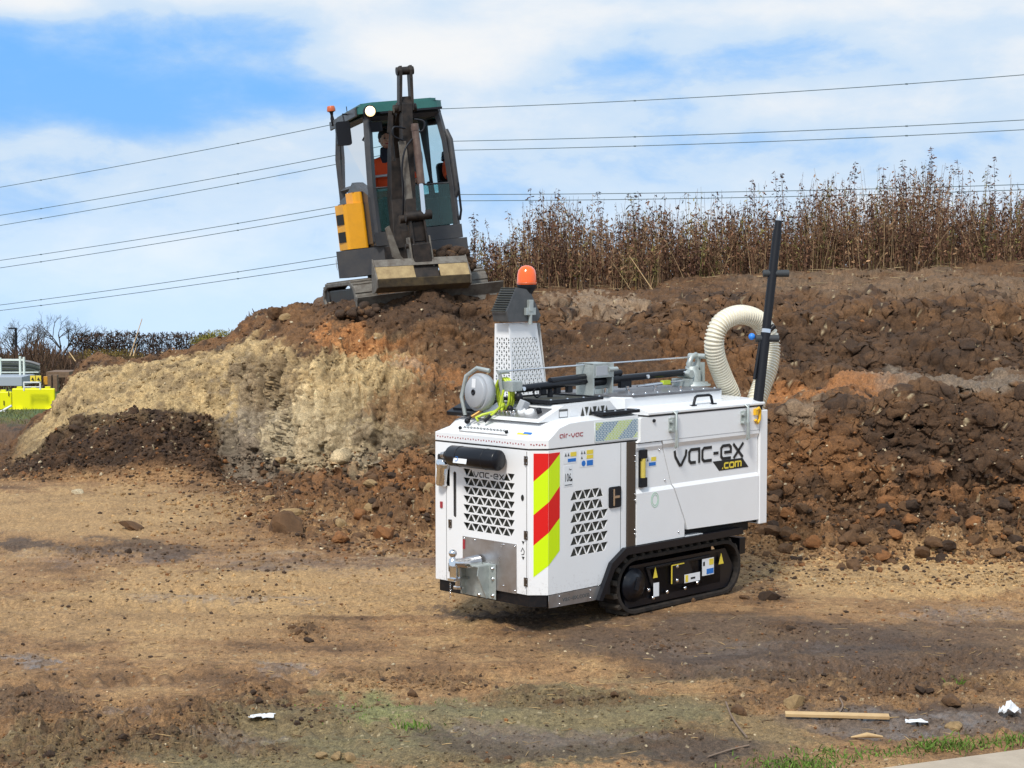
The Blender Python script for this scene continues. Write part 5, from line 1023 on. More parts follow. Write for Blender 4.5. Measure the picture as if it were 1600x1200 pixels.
# swing post, boom, dipper, rams
mb = MB(); mb.prism([(-.46, -.55), (-.02, -.55), (-.10, -.92), (-.36, -.92)], .50, .74); mb.cyl((-.23, -.86, .40), (-.23, -.86, .90), .10, 16); mb.build('swing_post', M['exarm'], exc, .015)
XT = lambda z: -.30 + (z - .9) * .10          # the arm leans like the machine
def arm_side(prof, half, mt, name, th=.022, bevel=.006):    # two side plates with a web between them; prof in (y, z)
    mb = MB()
    n = len(prof); zc = sum(p[1] for p in prof) / n
    vs = [(XT(z) - half, y, z) for y, z in prof] + [(XT(z) + half, y, z) for y, z in prof]
    mb.add(vs, [tuple(range(n)), tuple(reversed(range(n, 2 * n)))] + [(i, n + i, n + (i + 1) % n, (i + 1) % n) for i in range(n)]); return mb.build(name, M[mt], exc, bevel)
arm_side([(-.95, .70), (-.80, .72), (-.62, 1.3), (-.66, 1.9), (-.92, 2.30), (-1.16, 2.44), (-1.22, 2.33), (-1.0, 2.1), (-.86, 1.8), (-.84, 1.3)], .098, 'exarm', 'boom')
dp = arm_side([(-1.22, 2.50), (-1.14, 2.40), (-1.16, 1.9), (-1.30, 1.0), (-1.40, .95), (-1.42, 1.05), (-1.34, 1.9), (-1.32, 2.40)], .066, 'exarm', 'dipper')
for sx_ in (-1, 1):                           # the two tall ears at the top of the dipper
    mb = MB(); prof_ = [(-1.30, 2.32), (-1.18, 2.32), (-1.16, 2.80), (-1.20, 2.86), (-1.28, 2.86), (-1.31, 2.80)]
    x0 = lambda z: XT(z) + sx_ * (.075 if z < 2.5 else .062); vs = [(x0(z) - .018, y, z) for y, z in prof_] + [(x0(z) + .018, y, z) for y, z in prof_]; n = len(prof_)
    mb.add(vs, [tuple(range(n)), tuple(reversed(range(n, 2 * n)))] + [(i, n + i, n + (i + 1) % n, (i + 1) % n) for i in range(n)]); mb.build('dipper_ear', M['exarm'], exc, .004)
for z, y, w, r0 in ((2.80, -1.24, .105, .05), (2.36, -1.20, .14, .05), (1.03, -1.34, .13, .05)): MB().cyl((XT(z) - w, y, z), (XT(z) + w, y, z), r0, 14).build('pivot_pin', M['exarm'], exc)
mb = MB(); mb.tube([(XT(2.2) + .055, -1.42, 2.14), (XT(1.5) + .10, -1.50, 1.42)], .046, 14); mb.lathe([(.05, 0), (.05, .05)], 14, Matrix.Translation((XT(2.1) + .06, -1.43, 2.06))); rm = mb.build('bucket_ram', mat('brown_ram', (.085, .05, .038), .45, noise=(12, (.17, .12, .09), .6)), exc)
MB().tube([(XT(1.45) + .10, -1.50, 1.43), (XT(1.1) + .12, -1.52, 1.06)], .028, 12).build('ram_rod', M['chrome'], rm)
mb = MB(); mb.bb((XT(1.6) - .10, -1.40, 1.15), (XT(1.6) - .01, -1.37, 1.95)); mb.build('dipper_wear_strip', M['exsteel'], exc)
bar([(XT(2.35) - .13, -1.1, 2.30), (XT(2.0) - .135, -1.06, 2.0), (XT(1.8) - .12, -1.06, 1.75)], .026, 'boom_ram', 'exarm'); bar([(XT(2.3) - .12, -1.04, 2.36), (XT(2.0) - .13, -1.0, 2.1)], .04, 'ram_cap', 'exarm')
for pts in ([(XT(2.2) - .06, -1.40, 2.1), (XT(2.1) - .20, -1.45, 2.12), (XT(2.0) - .21, -1.45, 2.02), (XT(1.9) - .08, -1.42, 1.96)], [(XT(2.2) + .06, -1.40, 2.2), (XT(2.2) + .17, -1.42, 2.16), (XT(2.1) + .16, -1.42, 2.06), (XT(2.0) + .09, -1.42, 2.04)],
            [(XT(2.0) + .07, -1.42, 2.0), (XT(1.9) - .08, -1.47, 1.85), (XT(1.7) - .13, -1.47, 1.6), (XT(1.4) - .10, -1.45, 1.4), (XT(1.0) - .08, -1.3, 1.0)], [(XT(2.1) + .09, -1.2, 2.1), (XT(1.9) + .20, -1.15, 1.8), (XT(1.5) + .22, -1.1, 1.5)]):
    MB().tube(smooth_path([Vector(p) for p in pts], 6), .012, 7).build('hydraulic_hose', M['plast'], exc)
# linkage down to the bucket
for sx_ in (-1, 1):
    mb = MB(); x = XT(.9) + .06 + sx_ * .085; vs = [(x - .012, -1.50, 1.08), (x - .012, -1.40, 1.10), (x - .012, -1.44, .62), (x - .012, -1.56, .60)]; vs += [(a + .024, b, c) for a, b, c in vs]
    mb.add(vs, [(0, 1, 2, 3), (7, 6, 5, 4), (0, 4, 5, 1), (1, 5, 6, 2), (2, 6, 7, 3), (3, 7, 4, 0)]); mb.build('bucket_link', M['exarm'], exc, .004)
    mb = MB(); x = XT(.6) + .08 + sx_ * .125; vs = [(x - .010, -1.54, .80), (x - .010, -1.42, .80), (x - .010, -1.36, .36), (x - .010, -1.60, .36)]; vs += [(a + .02, b, c) for a, b, c in vs]
    mb.add(vs, [(0, 1, 2, 3), (7, 6, 5, 4), (0, 4, 5, 1), (1, 5, 6, 2), (2, 6, 7, 3), (3, 7, 4, 0)]); mb.build('bucket_ear', M['exsteel'], exc, .004)
mb = MB(); mb.cyl((XT(.9) - .08, -1.49, 1.05), (XT(.9) + .24, -1.49, 1.05), .06, 12); mb.build('pivot_pin', M['exarm'], exc); mb = MB(); mb.bb((XT(.9) - .04, -1.47, .74), (XT(.9) + .15, -1.38, .98)); mb.build('link_block', M['exarm'], exc, .01); mb = MB(); mb.bb((XT(.6) - .03, -1.60, .44), (XT(.6) + .19, -1.42, .72)); mb.build('quick_coupler', M['exarm'], exc, .015); mb = MB(); mb.cyl((XT(.9) - .12, -1.48, .70), (XT(.9) + .2, -1.48, .70), .03, 12); mb.build('pivot_pin', M['exarm'], exc)
mb = MB(); mb.prism([(-.55, .95), (-.50, .98), (-.40, .60), (-.33, .52), (-.42, .50), (-.50, .60)], 1.10, 1.14, Matrix(((1, 0, 0, 0), (0, 0, -1, 0), (0, 1, 0, 0), (0, 0, 0, 1)))); mb.build('swing_bracket', M['exsteel'], exc, .01)
# bucket seen from behind: lip, two clay panels, dark curved shell
def bslab(pts, x0, x1, mt, name, bev=.006):
    x0 -= .05; x1 -= .05
    mb = MB(); n = len(pts); tl = lambda x, z: z - .055 * (x + .8); vs = [(x0, y, tl(x0, z)) for y, z in pts] + [(x1, y, tl(x1, z)) for y, z in pts]
    mb.add(vs, [tuple(range(n)), tuple(reversed(range(n, 2 * n)))] + [(i, n + i, n + (i + 1) % n, (i + 1) % n) for i in range(n)]); return mb.build(name, M[mt], exc, bev)
bk = bslab([(-1.56, .575), (-1.545, .575), (-1.60, .49), (-1.625, .49)], -.80, .33, 'exsteel', 'bucket_lip'); bslab([(-1.622, .488), (-1.60, .49), (-1.66, .345), (-1.69, .345)], -.80, -.335, 'bucketclay', 'bucket_panel'); bslab([(-1.622, .488), (-1.60, .49), (-1.66, .345), (-1.69, .345)], -.03, .33, 'bucketclay', 'bucket_panel'); bslab([(-1.58, .488), (-1.56, .49), (-1.62, .345), (-1.65, .345)], -.335, -.03, 'exarm', 'bucket_panel')
bslab([(-1.69, .345), (-1.66, .345), (-1.62, .26), (-1.52, .205), (-1.40, .20), (-1.39, .185), (-1.53, .185), (-1.66, .245)], -.80, .33, 'bucketdark', 'bucket_shell')
for x in (-.815, .33): bslab([(-1.55, .59), (-1.70, .34), (-1.67, .24), (-1.5, .18), (-1.38, .18), (-1.42, .34)], x, x + .016, 'exsteel', 'bucket_side')
# ---- the driver
def skin_body(name, V, E, mt, parent, sub_=2):
    me = bpy.data.meshes.new(name); me.from_pydata([v[:3] for v in V], E, []); o = link(name, me, M[mt], parent)
    m = o.modifiers.new('skin', 'SKIN'); m.use_smooth_shade = True
    sl = me.skin_vertices[0] if me.skin_vertices else None
    if sl is None:
        bpy.context.view_layer.objects.active = o; me.update()
    for i, v in enumerate(V):
        r_ = v[3] if not isinstance(v[3], tuple) else v[3]
        me.skin_vertices[0].data[i].radius = (r_, r_) if not isinstance(r_, tuple) else r_
    me.skin_vertices[0].data[0].use_root = True
    s_ = o.modifiers.new('subsurf', 'SUBSURF'); s_.levels = sub_; s_.render_levels = sub_; return o
man = empty('person', EO + ER @ Vector((-.10, 0, 0)), 'driver in an orange high-visibility jacket with black shoulders seated in the excavator cab', 'person'); man.rotation_euler = ER.to_euler()
BV = [(.08, .62, 1.20, (.17, .13)), (.08, .60, 1.46, (.13, .10)), (.07, .54, 1.74, (.14, .10)), (.06, .48, 1.92, (.075, .07)), (.05, .45, 2.0, .06), (.05, .43, 2.06, .062),      # trunk and neck
      (-.15, .52, 1.84, .06), (-.25, .42, 1.62, .045), (-.24, .27, 1.51, .042), (-.235, .24, 1.51, .034),                                                                # arm
      (.26, .52, 1.83, .06), (.37, .42, 1.64, .045), (.40, .28, 1.56, .042), (.40, .25, 1.56, .034),
      (-.02, .40, 1.18, .095), (-.08, .08, 1.22, .075), (-.08, -.02, 1.0, .05), (.18, .40, 1.18, .095), (.24, .08, 1.22, .075), (.24, -.02, 1.0, .05), (-.08, -.12, .98, .04), (.24, -.12, .98, .04)]
BE = [(0, 1), (1, 2), (2, 3), (3, 4), (4, 5), (2, 6), (6, 7), (7, 8), (8, 9), (2, 10), (10, 11), (11, 12), (12, 13), (0, 14), (14, 15), (15, 16), (0, 17), (17, 18), (18, 19), (16, 20), (19, 21)]
try:
    skin_body('body', BV, BE, 'navy', man)
    JV = [(.08, .61, 1.32, (.20, .145)), (.08, .60, 1.48, (.20, .145)), (.07, .54, 1.76, (.22, .145)), (.06, .49, 1.96, (.12, .10)), (-.17, .52, 1.86, .11), (-.25, .42, 1.62, .080), (-.24, .29, 1.52, .056), (.27, .52, 1.84, .11), (.37, .42, 1.64, .078), (.40, .30, 1.57, .056)]
    skin_body('jacket', JV, [(0, 1), (1, 2), (2, 3), (2, 4), (4, 5), (5, 6), (2, 7), (7, 8), (8, 9)], 'hivis', man)
except Exception as ex:
    print('skin failed', ex)
    mb = MB(); mb.tube([(.08, .62, 1.20), (.08, .58, 1.5), (.05, .5, 1.85)], [.2, .2, .12], 16); mb.build('jacket', M['hivis'], man)
mb = MB(); mb.tube([(-.16, .50, 1.95), (-.25, .50, 1.91), (-.30, .48, 1.84)], [.03, .055, .04], 10); mb.build('shoulder_panel', M['navy'], man)
mb = MB(); mb.tube([(.26, .50, 1.94), (.34, .50, 1.88), (.38, .47, 1.80)], [.03, .055, .04], 10); mb.build('shoulder_panel', M['navy'], man)
for z, r_ in ((1.50, .215), (1.68, .225)):
    mb = MB(); P = [(.07 + r_ * 1.04 * math.cos(a), .575 + (r_ - .035) * math.sin(a) - (z - 1.47) * .15, z) for a in np.linspace(0, 2 * math.pi, 20, endpoint=False)]; mb.tube(P, .018, 5, closed=True); mb.build('reflective_band', M['reflect'], man)
hdm = MB(); hdm.sphere((.02, .40, 2.10), .10, 18, (.80, .98, 1.18)); hdm.sphere((.02, .37, 2.035), .062, 12, (.9, 1, .9)); hdm.tube([(.02, .31, 2.12), (.02, .285, 2.075), (.02, .305, 2.065)], [.010, .018, .012], 8)
for sx_ in (-1, 1): hdm.sphere((.02 + sx_ * .082, .41, 2.09), .024, 8, (.4, .8, 1.2))
head = hdm.build('head', M['skin'], man); head.location = (.05, 0, .05)
for sx_ in (-1, 1): MB().sphere((.02 + sx_ * .032, .312, 2.105), .011, 8).build('eye', M['ink'], head)
MB().tube([(-.01, .306, 2.035), (.02, .300, 2.033), (.05, .306, 2.035)], .006, 6).build('mouth', M['redink'], head)
mb = MB(); mb.sphere((.02, .42, 2.135), .107, 18, (.84, .98, 1.02)); mb.build('hair', M['hair'], man).location = (.05, 0, .05)
for hx, hy, hz in ((-.235, .22, 1.52), (.40, .23, 1.57)):
    mb = MB(); mb.box((hx, hy - .01, hz), (.075, .085, .035), rot=(.5, 0, 0)); hnd = mb.build('hand', M['skin'], man, .012, 3)
    for k in range(4): L_ = (.055, .062, .058, .046)[k]; x = hx - .030 + k * .020; MB().tube([(x, hy - .045, hz + .015), (x, hy - .045 - L_ * .5, hz + .005), (x, hy - .04 - L_ * .55, hz - .03), (x, hy - .025, hz - .045)], [.010, .0095, .009, .007], 7).build('finger', M['skin'], hnd)
    MB().tube([(hx - .035, hy + .01, hz), (hx - .055, hy - .02, hz - .01), (hx - .045, hy - .05, hz - .025)], [.012, .011, .009], 7).build('thumb', M['skin'], hnd)

# ------------------------------------------------------------------ vegetation, clods and far things
def col_mat(name, rough=.85, attr='soil'):
    m = bpy.data.materials.new(name); m.use_nodes = True; nt = m.node_tree; p = nt.nodes['Principled BSDF']; a = nt.nodes.new('ShaderNodeAttribute'); a.attribute_name = attr
    nt.links.new(a.outputs['Color'], p.inputs['Base Color']); p.inputs['Roughness'].default_value = rough; p.inputs['Specular IOR Level'].default_value = .25; return m
M['weed'] = col_mat('dead_stalks'); 
def base_z(u, Y):                                            # smooth plateau height
    k = int(np.clip(np.searchsorted(_us, u), 1, len(_us) - 1)); f = (u - _us[k - 1]) / (_us[k] - _us[k - 1]); p = _pf[k - 1] * (1 - f) + _pf[k] * f
    return float(np.interp(Y, p[:, 0], p[:, 1]))
class TriBuf:                                               # triangles and quads with a colour per vertex, as one mesh
    def __init__(s): s.v = []; s.q = []; s.c = []; s.n = 0
    def add(s, v, q, c):
        v = np.asarray(v, np.float32); q = np.asarray(q, np.int64) + s.n; s.v.append(v); s.q.append(q); s.c.append(np.broadcast_to(np.asarray(c, np.float32), (len(v), 3))); s.n += len(v)
    def build(s, name, mt):
        v = np.concatenate(s.v); q = np.concatenate(s.q); c = np.concatenate(s.c); me = grid_mesh(name, v, q, c, np.zeros(len(v))); return link(name, me, mt)
rw = random.Random(5); rn = np.random.default_rng(5)
def jit(c, a=.25): return np.clip(np.array(c) * (1 + a * rn.normal()), .004, .9)
def stalk(tb, base, h, lean, r0, cstem, cleaf, nleaf, leafz=(.35, 1.0), leafs=.05, bushy=.06, nseg=4, droop=.5):
    base = np.array(base); ang = rn.uniform(0, 6.28); bend = rn.normal(size=2) * .05 * h
    ts = np.linspace(0, 1, nseg + 1); P = base + np.stack([lean[0] * ts * h + bend[0] * ts ** 2, lean[1] * ts * h + bend[1] * ts ** 2, ts * h * (1 - .12 * (lean[0] ** 2 + lean[1] ** 2))], 1)
    rr = r0 * (1 - .75 * ts); ring = np.array([[math.cos(a), math.sin(a), 0] for a in (ang, ang + 2.09, ang + 4.19)])
    V = (P[:, None, :] + rr[:, None, None] * ring[None]).reshape(-1, 3); Q = []
    for i in range(nseg):
        for k in range(3): Q.append((i * 3 + k, i * 3 + (k + 1) % 3, (i + 1) * 3 + (k + 1) % 3, (i + 1) * 3 + k))
    tb.add(V, Q, cstem)
    if nleaf:
        t = rn.uniform(leafz[0], leafz[1], nleaf); c0 = np.stack([np.interp(t, ts, P[:, k]) for k in range(3)], 1) + rn.normal(size=(nleaf, 3)) * bushy * np.array([1, 1, .6]) * (1.25 - t)[:, None]
        s_ = leafs * rn.uniform(.4, 1.3, nleaf)[:, None]; d = rn.normal(size=(nleaf, 3)); d[:, 2] = -abs(d[:, 2]) * droop * 2 - .2; d /= np.linalg.norm(d, axis=1)[:, None]; w = np.cross(d, rn.normal(size=(nleaf, 3))); w /= np.linalg.norm(w, axis=1)[:, None] + 1e-6
        V = np.stack([c0 - w * s_ * .14, c0 + w * s_ * .14 + d * s_ * .1, c0 + d * s_ + w * s_ * .05, c0 + d * s_ * .7 - w * s_ * .22], 1).reshape(-1, 3); Q = np.arange(4 * nleaf).reshape(-1, 4)
        cc = np.repeat(np.clip(np.array(cleaf) * (1 + .35 * rn.normal(size=(nleaf, 1))), .005, .7), 4, 0); tb.add(V, Q, cc)
tb = TriBuf()
WT = [(735, 345), (760, 340), (790, 352), (825, 318), (860, 306), (900, 312), (960, 322), (1050, 312), (1120, 306), (1200, 292), (1260, 285), (1330, 278), (1400, 272), (1450, 262), (1500, 280), (1600, 284), (1700, 290)]
def weed_top(u): return np.interp(u, [a for a, b in WT], [b for a, b in WT])
kinds = [(lin((124, 94, 72)), lin((106, 76, 57)), .46), (lin((168, 142, 108)), lin((128, 100, 74)), .22), (lin((90, 68, 56)), lin((82, 58, 48)), .24), (lin((126, 116, 72)), lin((112, 104, 60)), .08)]
nw = 0
while nw < 5300:
    u = rw.uniform(728, 1880); Y = 23.1 + 7.5 * rw.random() ** 1.5
    if u < 800 and rw.random() > (u - 715) / 90: continue
    z = base_z(u, Y) - .02; X = (u - 800) / 2660.68 * Y; clump = math.sin(u * .045) * .5 + math.sin(u * .013 + 2) * .4 + math.sin(u * .13 + Y) * .5
    htop = EYE + (424 - weed_top(u)) / 2660.68 * Y - z; h = htop * (rw.uniform(.42, .90) + .14 * clump)
    if rw.random() < .04: h = htop * rw.uniform(1.0, 1.12)
    if rw.random() < .30: h *= .5
    k = rw.random(); cs, cl, _ = kinds[0] if k < .46 else kinds[1] if k < .68 else kinds[2] if k < .92 else kinds[3]
    near = Y < 25.5; lean = (rw.gauss(0, .07), rw.gauss(0, .07))
    if rw.random() < .12: lean = (rw.gauss(0, .4), rw.gauss(0, .2)); h *= .85; cs = lin((178, 150, 112))
    stalk(tb, (X, Y, z), h, lean, .006 if near else .007, jit(cs, .2), jit(cl, .2), rw.randint(16, 34) if near else rw.randint(12, 22), leafz=(.30, 1.0), leafs=.052, bushy=.05); nw += 1
TALL = []
for u, py in ((828, 296), (868, 296), (1000, 300), (1168, 280), (1118, 300), (1226, 272), (1312, 252), (1330, 262), (1410, 250), (1444, 232), (1450, 240), (1468, 258), (1530, 258), (1590, 262), (1385, 262), (745, 332), (1000, 304), (940, 300), (1500, 250), (1214, 268), (1556, 246)):
    Y = rw.uniform(24, 26); z = base_z(u, Y); h = EYE + (424 - py) / 2660.68 * Y - z
    ts_ = TriBuf(); stalk(ts_, (0, 0, 0), h, (rw.gauss(0, .03), 0), .007, lin((86, 62, 54)), lin((88, 60, 52)), 70, leafz=(.55, 1.0), leafs=.05, bushy=.07, droop=.1)
    o = ts_.build('seed_stalk', M['weed']); o.location = ((u - 800) / 2660.68 * Y, Y, z); TALL.append((u, o))
for u, o in TALL:
    wh = 'nearest the excavator' if u < 900 else 'left of the lance' if u < 1190 else 'just right of the lance' if u < 1360 else 'in the tallest clump, near the right edge' if u < 1480 else 'at the far right'
    tag(o, 'tall seed stalk above the dead weeds, ' + wh, 'plant', 'tall seed stalks in the weed belt')
tag(tb.build('dead_weed_belt', M['weed']), 'belt of tall dead brown weeds and dock stalks along the top of the bank', 'weeds', kind='stuff')
# straw and twigs lying along the foot of the weeds and over the ground
tb = TriBuf()
def litter(P, d, L_, r_, c):
    d = np.array(d) / np.linalg.norm(d); a = np.array(P) - d * L_ / 2; b = a + d * L_; w = np.cross(d, [0, 0, 1]); w /= np.linalg.norm(w) + 1e-6; up = np.cross(w, d)
    ring = [w * r_, up * r_, -w * r_, -up * r_]; m_ = (a + b) / 2 + w * rn.normal() * L_ * .06; V = [a + q * .6 for q in ring] + [m_ + q for q in ring] + [b + q * .5 for q in ring]
    tb.add(V, [(k + 4 * j, (k + 1) % 4 + 4 * j, 4 + (k + 1) % 4 + 4 * j, 4 + k + 4 * j) for j in (0, 1) for k in range(4)], c)
for _ in range(900):
    u = rw.uniform(740, 1620); t = 7.6 + 1.6 * rw.random(); p, n_, c_, _q = ground_pt(u, t); a = rw.gauss(0, .5) + (0 if rw.random() < .7 else 1.2)
    litter((p.x, p.y, p.z + .02), (math.cos(a), math.sin(a), rw.gauss(0, .12)), rw.uniform(.06, .35), rw.uniform(.002, .005), jit(lin((178, 156, 118)) if rw.random() < .5 else lin((110, 84, 62)), .2))
for _ in range(700):
    u = rw.uniform(-20, 1620); py = rw.uniform(900, 1198); p, n_, c_ = ground_at(u, py); a = rw.uniform(0, 3.14)
    litter((p.x, p.y, p.z + .006), (math.cos(a), math.sin(a), rw.gauss(0, .06)), rw.uniform(.02, .11), rw.uniform(.0012, .0028), jit(lin((170, 142, 100)) if rw.random() < .6 else lin((90, 66, 48)), .2))
tag(tb.build('straw_litter', M['weed']), 'loose straw, twigs and broken stalks lying on the soil', 'litter', kind='stuff')
# ---- clods and stones
def rock_base(seed, sub_=2):
    bm = bpy.data.meshes.new('r'); import bmesh as _b; b = _b.new(); _b.ops.create_icosphere(b, subdivisions=sub_, radius=1.0); b.verts.ensure_lookup_table()
    V = np.array([v.co[:] for v in b.verts]); F = np.array([[v.index for v in f.verts] for f in b.faces]); b.free(); bpy.data.meshes.remove(bm)
    n = perlin(V[:, 0] * 1.3 + seed * 7.1, V[:, 1] * 1.3, V[:, 2] * 1.3) * .42 + perlin(V[:, 0] * 3.1 + seed * 3.3, V[:, 1] * 3.1, V[:, 2] * 3.1) * .22
    V = V * (1 + n * .7)[:, None]; q = np.random.default_rng(seed + 100)
    for _ in range(9):                                      # broken flat faces
        m_ = q.normal(size=3); m_ /= np.linalg.norm(m_); d_ = q.uniform(.55, .85); h = V @ m_; V = V - np.maximum(h - d_, 0)[:, None] * m_ * .9
    return V, F
RB1 = [rock_base(s, 1) for s in range(10)]; RB2 = [rock_base(s, 2) for s in range(8)]; RB3 = [rock_base(s, 3) for s in range(6)]
def _ico20(seed):
    import bmesh as _b; b = _b.new(); _b.ops.create_icosphere(b, subdivisions=1, radius=1.0); b.verts.ensure_lookup_table(); V = np.array([v.co[:] for v in b.verts]); Fc = np.array([[v.index for v in f.verts] for f in b.faces]); b.free(); q = np.random.default_rng(seed); return V * q.uniform(.6, 1.25, (len(V), 1)), Fc
RBT = [_ico20(s) for s in range(8)]
def soilc(name): return lin(dict(brown=(102, 74, 48), dark=(64, 47, 33), orange=(138, 92, 52), tan=(160, 132, 92), pale=(196, 178, 146))[name])
clod_me = {}
def clod_mesh(v, cname):
    if (v, cname) not in clod_me:
        V, F = RB3[v]; n = perlin(V[:, 0] * 7 + v, V[:, 1] * 7, V[:, 2] * 7) * .07; V = V * (1 + n)[:, None]; g = 1 + .5 * perlin(V[:, 0] * 5, V[:, 1] * 5 + v, V[:, 2] * 5)
        clod_me[v, cname] = grid_mesh('clod', V, F, np.clip(soilc(cname)[None] * g[:, None], .01, .9), np.zeros(len(V))); clod_me[v, cname].materials.append(M['soil']); clod_me[v, cname].polygons.foreach_set('use_smooth', [False] * len(F))
    return clod_me[v, cname]
GRP = {'left': ('lump of soil in the rubble at the foot of the pale cut face, left of the white machine', 'soil clods left of the machine'),
       'right': ('lump of soil in the dark rubble below the right-hand bank', 'soil clods below the right-hand bank'),
       'flat': ('small lump of mud lying loose on the rutted flat ground', 'mud lumps on the flat ground')}
def clod(u, py, size, cname, g, label=None, squash=.75):
    p, n_, c_ = ground_at(u, py); s_ = size / 2 / 2660.68 * p.y; me = clod_mesh(rw.randrange(6), cname)
    o = bpy.data.objects.new('soil_clod' if cname != 'pale' else 'pale_stone', me); COL.objects.link(o); o.location = p + Vector((0, 0, s_ * .22)); o.scale = (s_ * rw.uniform(.9, 1.2), s_ * rw.uniform(.8, 1.1), s_ * squash * rw.uniform(.85, 1.1)); o.rotation_euler = (rw.gauss(0, .3), rw.gauss(0, .3), rw.uniform(0, 6.28))
    if label: tag(o, label, 'stone' if cname == 'pale' else 'clod')
    else:
        sz = 'small' if size < 14 else 'medium' if size < 20 else 'large'; cn = dict(brown='brown', dark='dark brown', orange='orange-brown', tan='tan', pale='pale')[cname]
        if g == 'left': wh = ('left of the largest clod' if u < 430 else 'behind the largest clod' if u < 520 else 'near the lone orange clod' if u < 610 else 'close to the machine front') + (', high in the left rubble' if py < 790 else ', low in the left rubble')
        elif g == 'right': wh = ('beside the machine rear door' if u < 1290 else 'below the orange ledge' if u < 1440 else 'near the right edge') + (', high in the right rubble' if py < 830 else ', low in the right rubble')
        else: wh = 'on flat ground ' + ('at the far left' if u < 200 else 'left of the machine' if u < 620 else 'in front of the machine' if u < 1100 else 'right of the machine') + (', near bottom edge' if py > 1090 else ', farther back')
        tag(o, '%s %s soil clod %s' % (sz, cn, wh), 'clod', GRP[g][1])
    return o
clod(440, 828, 66, 'brown', 'left', 'largest brown clod of the rubble, left of the white machine, crumbled and pale on top'); clod(455, 806, 44, 'tan', 'left', 'tan crumbling clod resting on top of the largest brown clod', .6)
clod(527, 846, 34, 'orange', 'left', 'orange clod standing alone in front of the rubble left of the white machine'); clod(598, 838, 38, 'orange', 'left', 'orange clod at the rubble front nearest the white machine'); clod(202, 826, 46, 'brown', 'left', 'long flat brown clod on the open ground below the dark soil heap', .35)
clod(382, 806, 18, 'orange', 'left', 'round bright orange clod left of the largest brown clod'); clod(116, 771, 22, 'pale', 'left', 'pale flat stone in front of the dark soil heap on the left', .4)
clod(1495, 1100, 40, 'brown', 'flat', 'dark round clod with a yellow stone on it near the right edge of the foreground'); clod(1490, 1070, 26, 'tan', 'flat', 'yellowish stone perched on the dark round clod near the right edge', .6)
clod(1246, 1100, 36, 'tan', 'flat', 'grey-brown stone just above the left end of the sawn plank', .8); clod(1158, 1114, 32, 'brown', 'flat', 'rounded brown stone in the mud left of the sawn plank', .7); clod(1502, 1137, 28, 'tan', 'flat', 'squarish tan stone beside the short stick near the kerb', .7)
clod(543, 1186, 26, 'tan', 'flat', 'rightmost of the three tan stones at the bottom edge', .8); clod(520, 1184, 22, 'tan', 'flat', 'middle one of the three tan stones at the bottom edge', .8); clod(497, 1182, 22, 'tan', 'flat', 'leftmost of the three tan stones at the bottom edge', .8)
clod(1339, 888, 28, 'brown', 'right', 'separate dark brown clod standing at the front edge of the right-hand rubble', .8); clod(1276, 850, 34, 'orange', 'right', 'broad orange-brown clod in the right-hand rubble behind the machine track', .7); clod(1378, 804, 22, 'orange', 'right', 'small bright orange clod in the middle of the right-hand rubble'); clod(1085, 940, 16, 'brown', 'flat', 'small brown clod lying against the bottom of the machine track', .6); clod(1205, 936, 40, 'dark', 'right', 'dark muddy lump on the ground beside the rear end of the machine track', .7)
clod(640, 1085, 20, 'brown', 'flat', 'pinkish stone on the green patch left of the machine', .8); clod(700, 1122, 1, 'brown', 'flat') if 0 else None
clod(437, 492, 34, 'brown', 'left', 'largest clod on the skyline at the left end of the bank top', .7); clod(452, 497, 26, 'tan', 'left', 'tan clod on the skyline beside the largest skyline clod', .7)
cols_ = ['brown', 'brown', 'dark', 'orange', 'tan']
for _ in range(88): u = rw.uniform(400, 675); py = rw.uniform(742, 848) - (25 if u < 450 else 0); clod(u, py, rw.choice([10, 11, 12, 13, 15, 18, 22]) * 1.15, rw.choice(cols_), 'left')
for _ in range(128): u = rw.uniform(1195, 1605); py = rw.uniform(775, 895); clod(u, py, rw.choice([9, 10, 11, 12, 13, 15, 18, 22, 26]) * (1.2 if py < 875 else .9), rw.choice(['brown', 'dark', 'dark', 'brown', 'orange', 'brown']), 'right')
fl_spots = [(a, b, ra, rb) for a, b, ra, rb, h in RIDGES]
for _ in range(54):
    a, b, ra, rb = rw.choice(fl_spots); clod(a + rw.gauss(0, .5) * ra, min(1195, b + rw.gauss(0, .5) * rb), rw.uniform(9, 20), rw.choice(['brown', 'dark', 'brown']), 'flat')
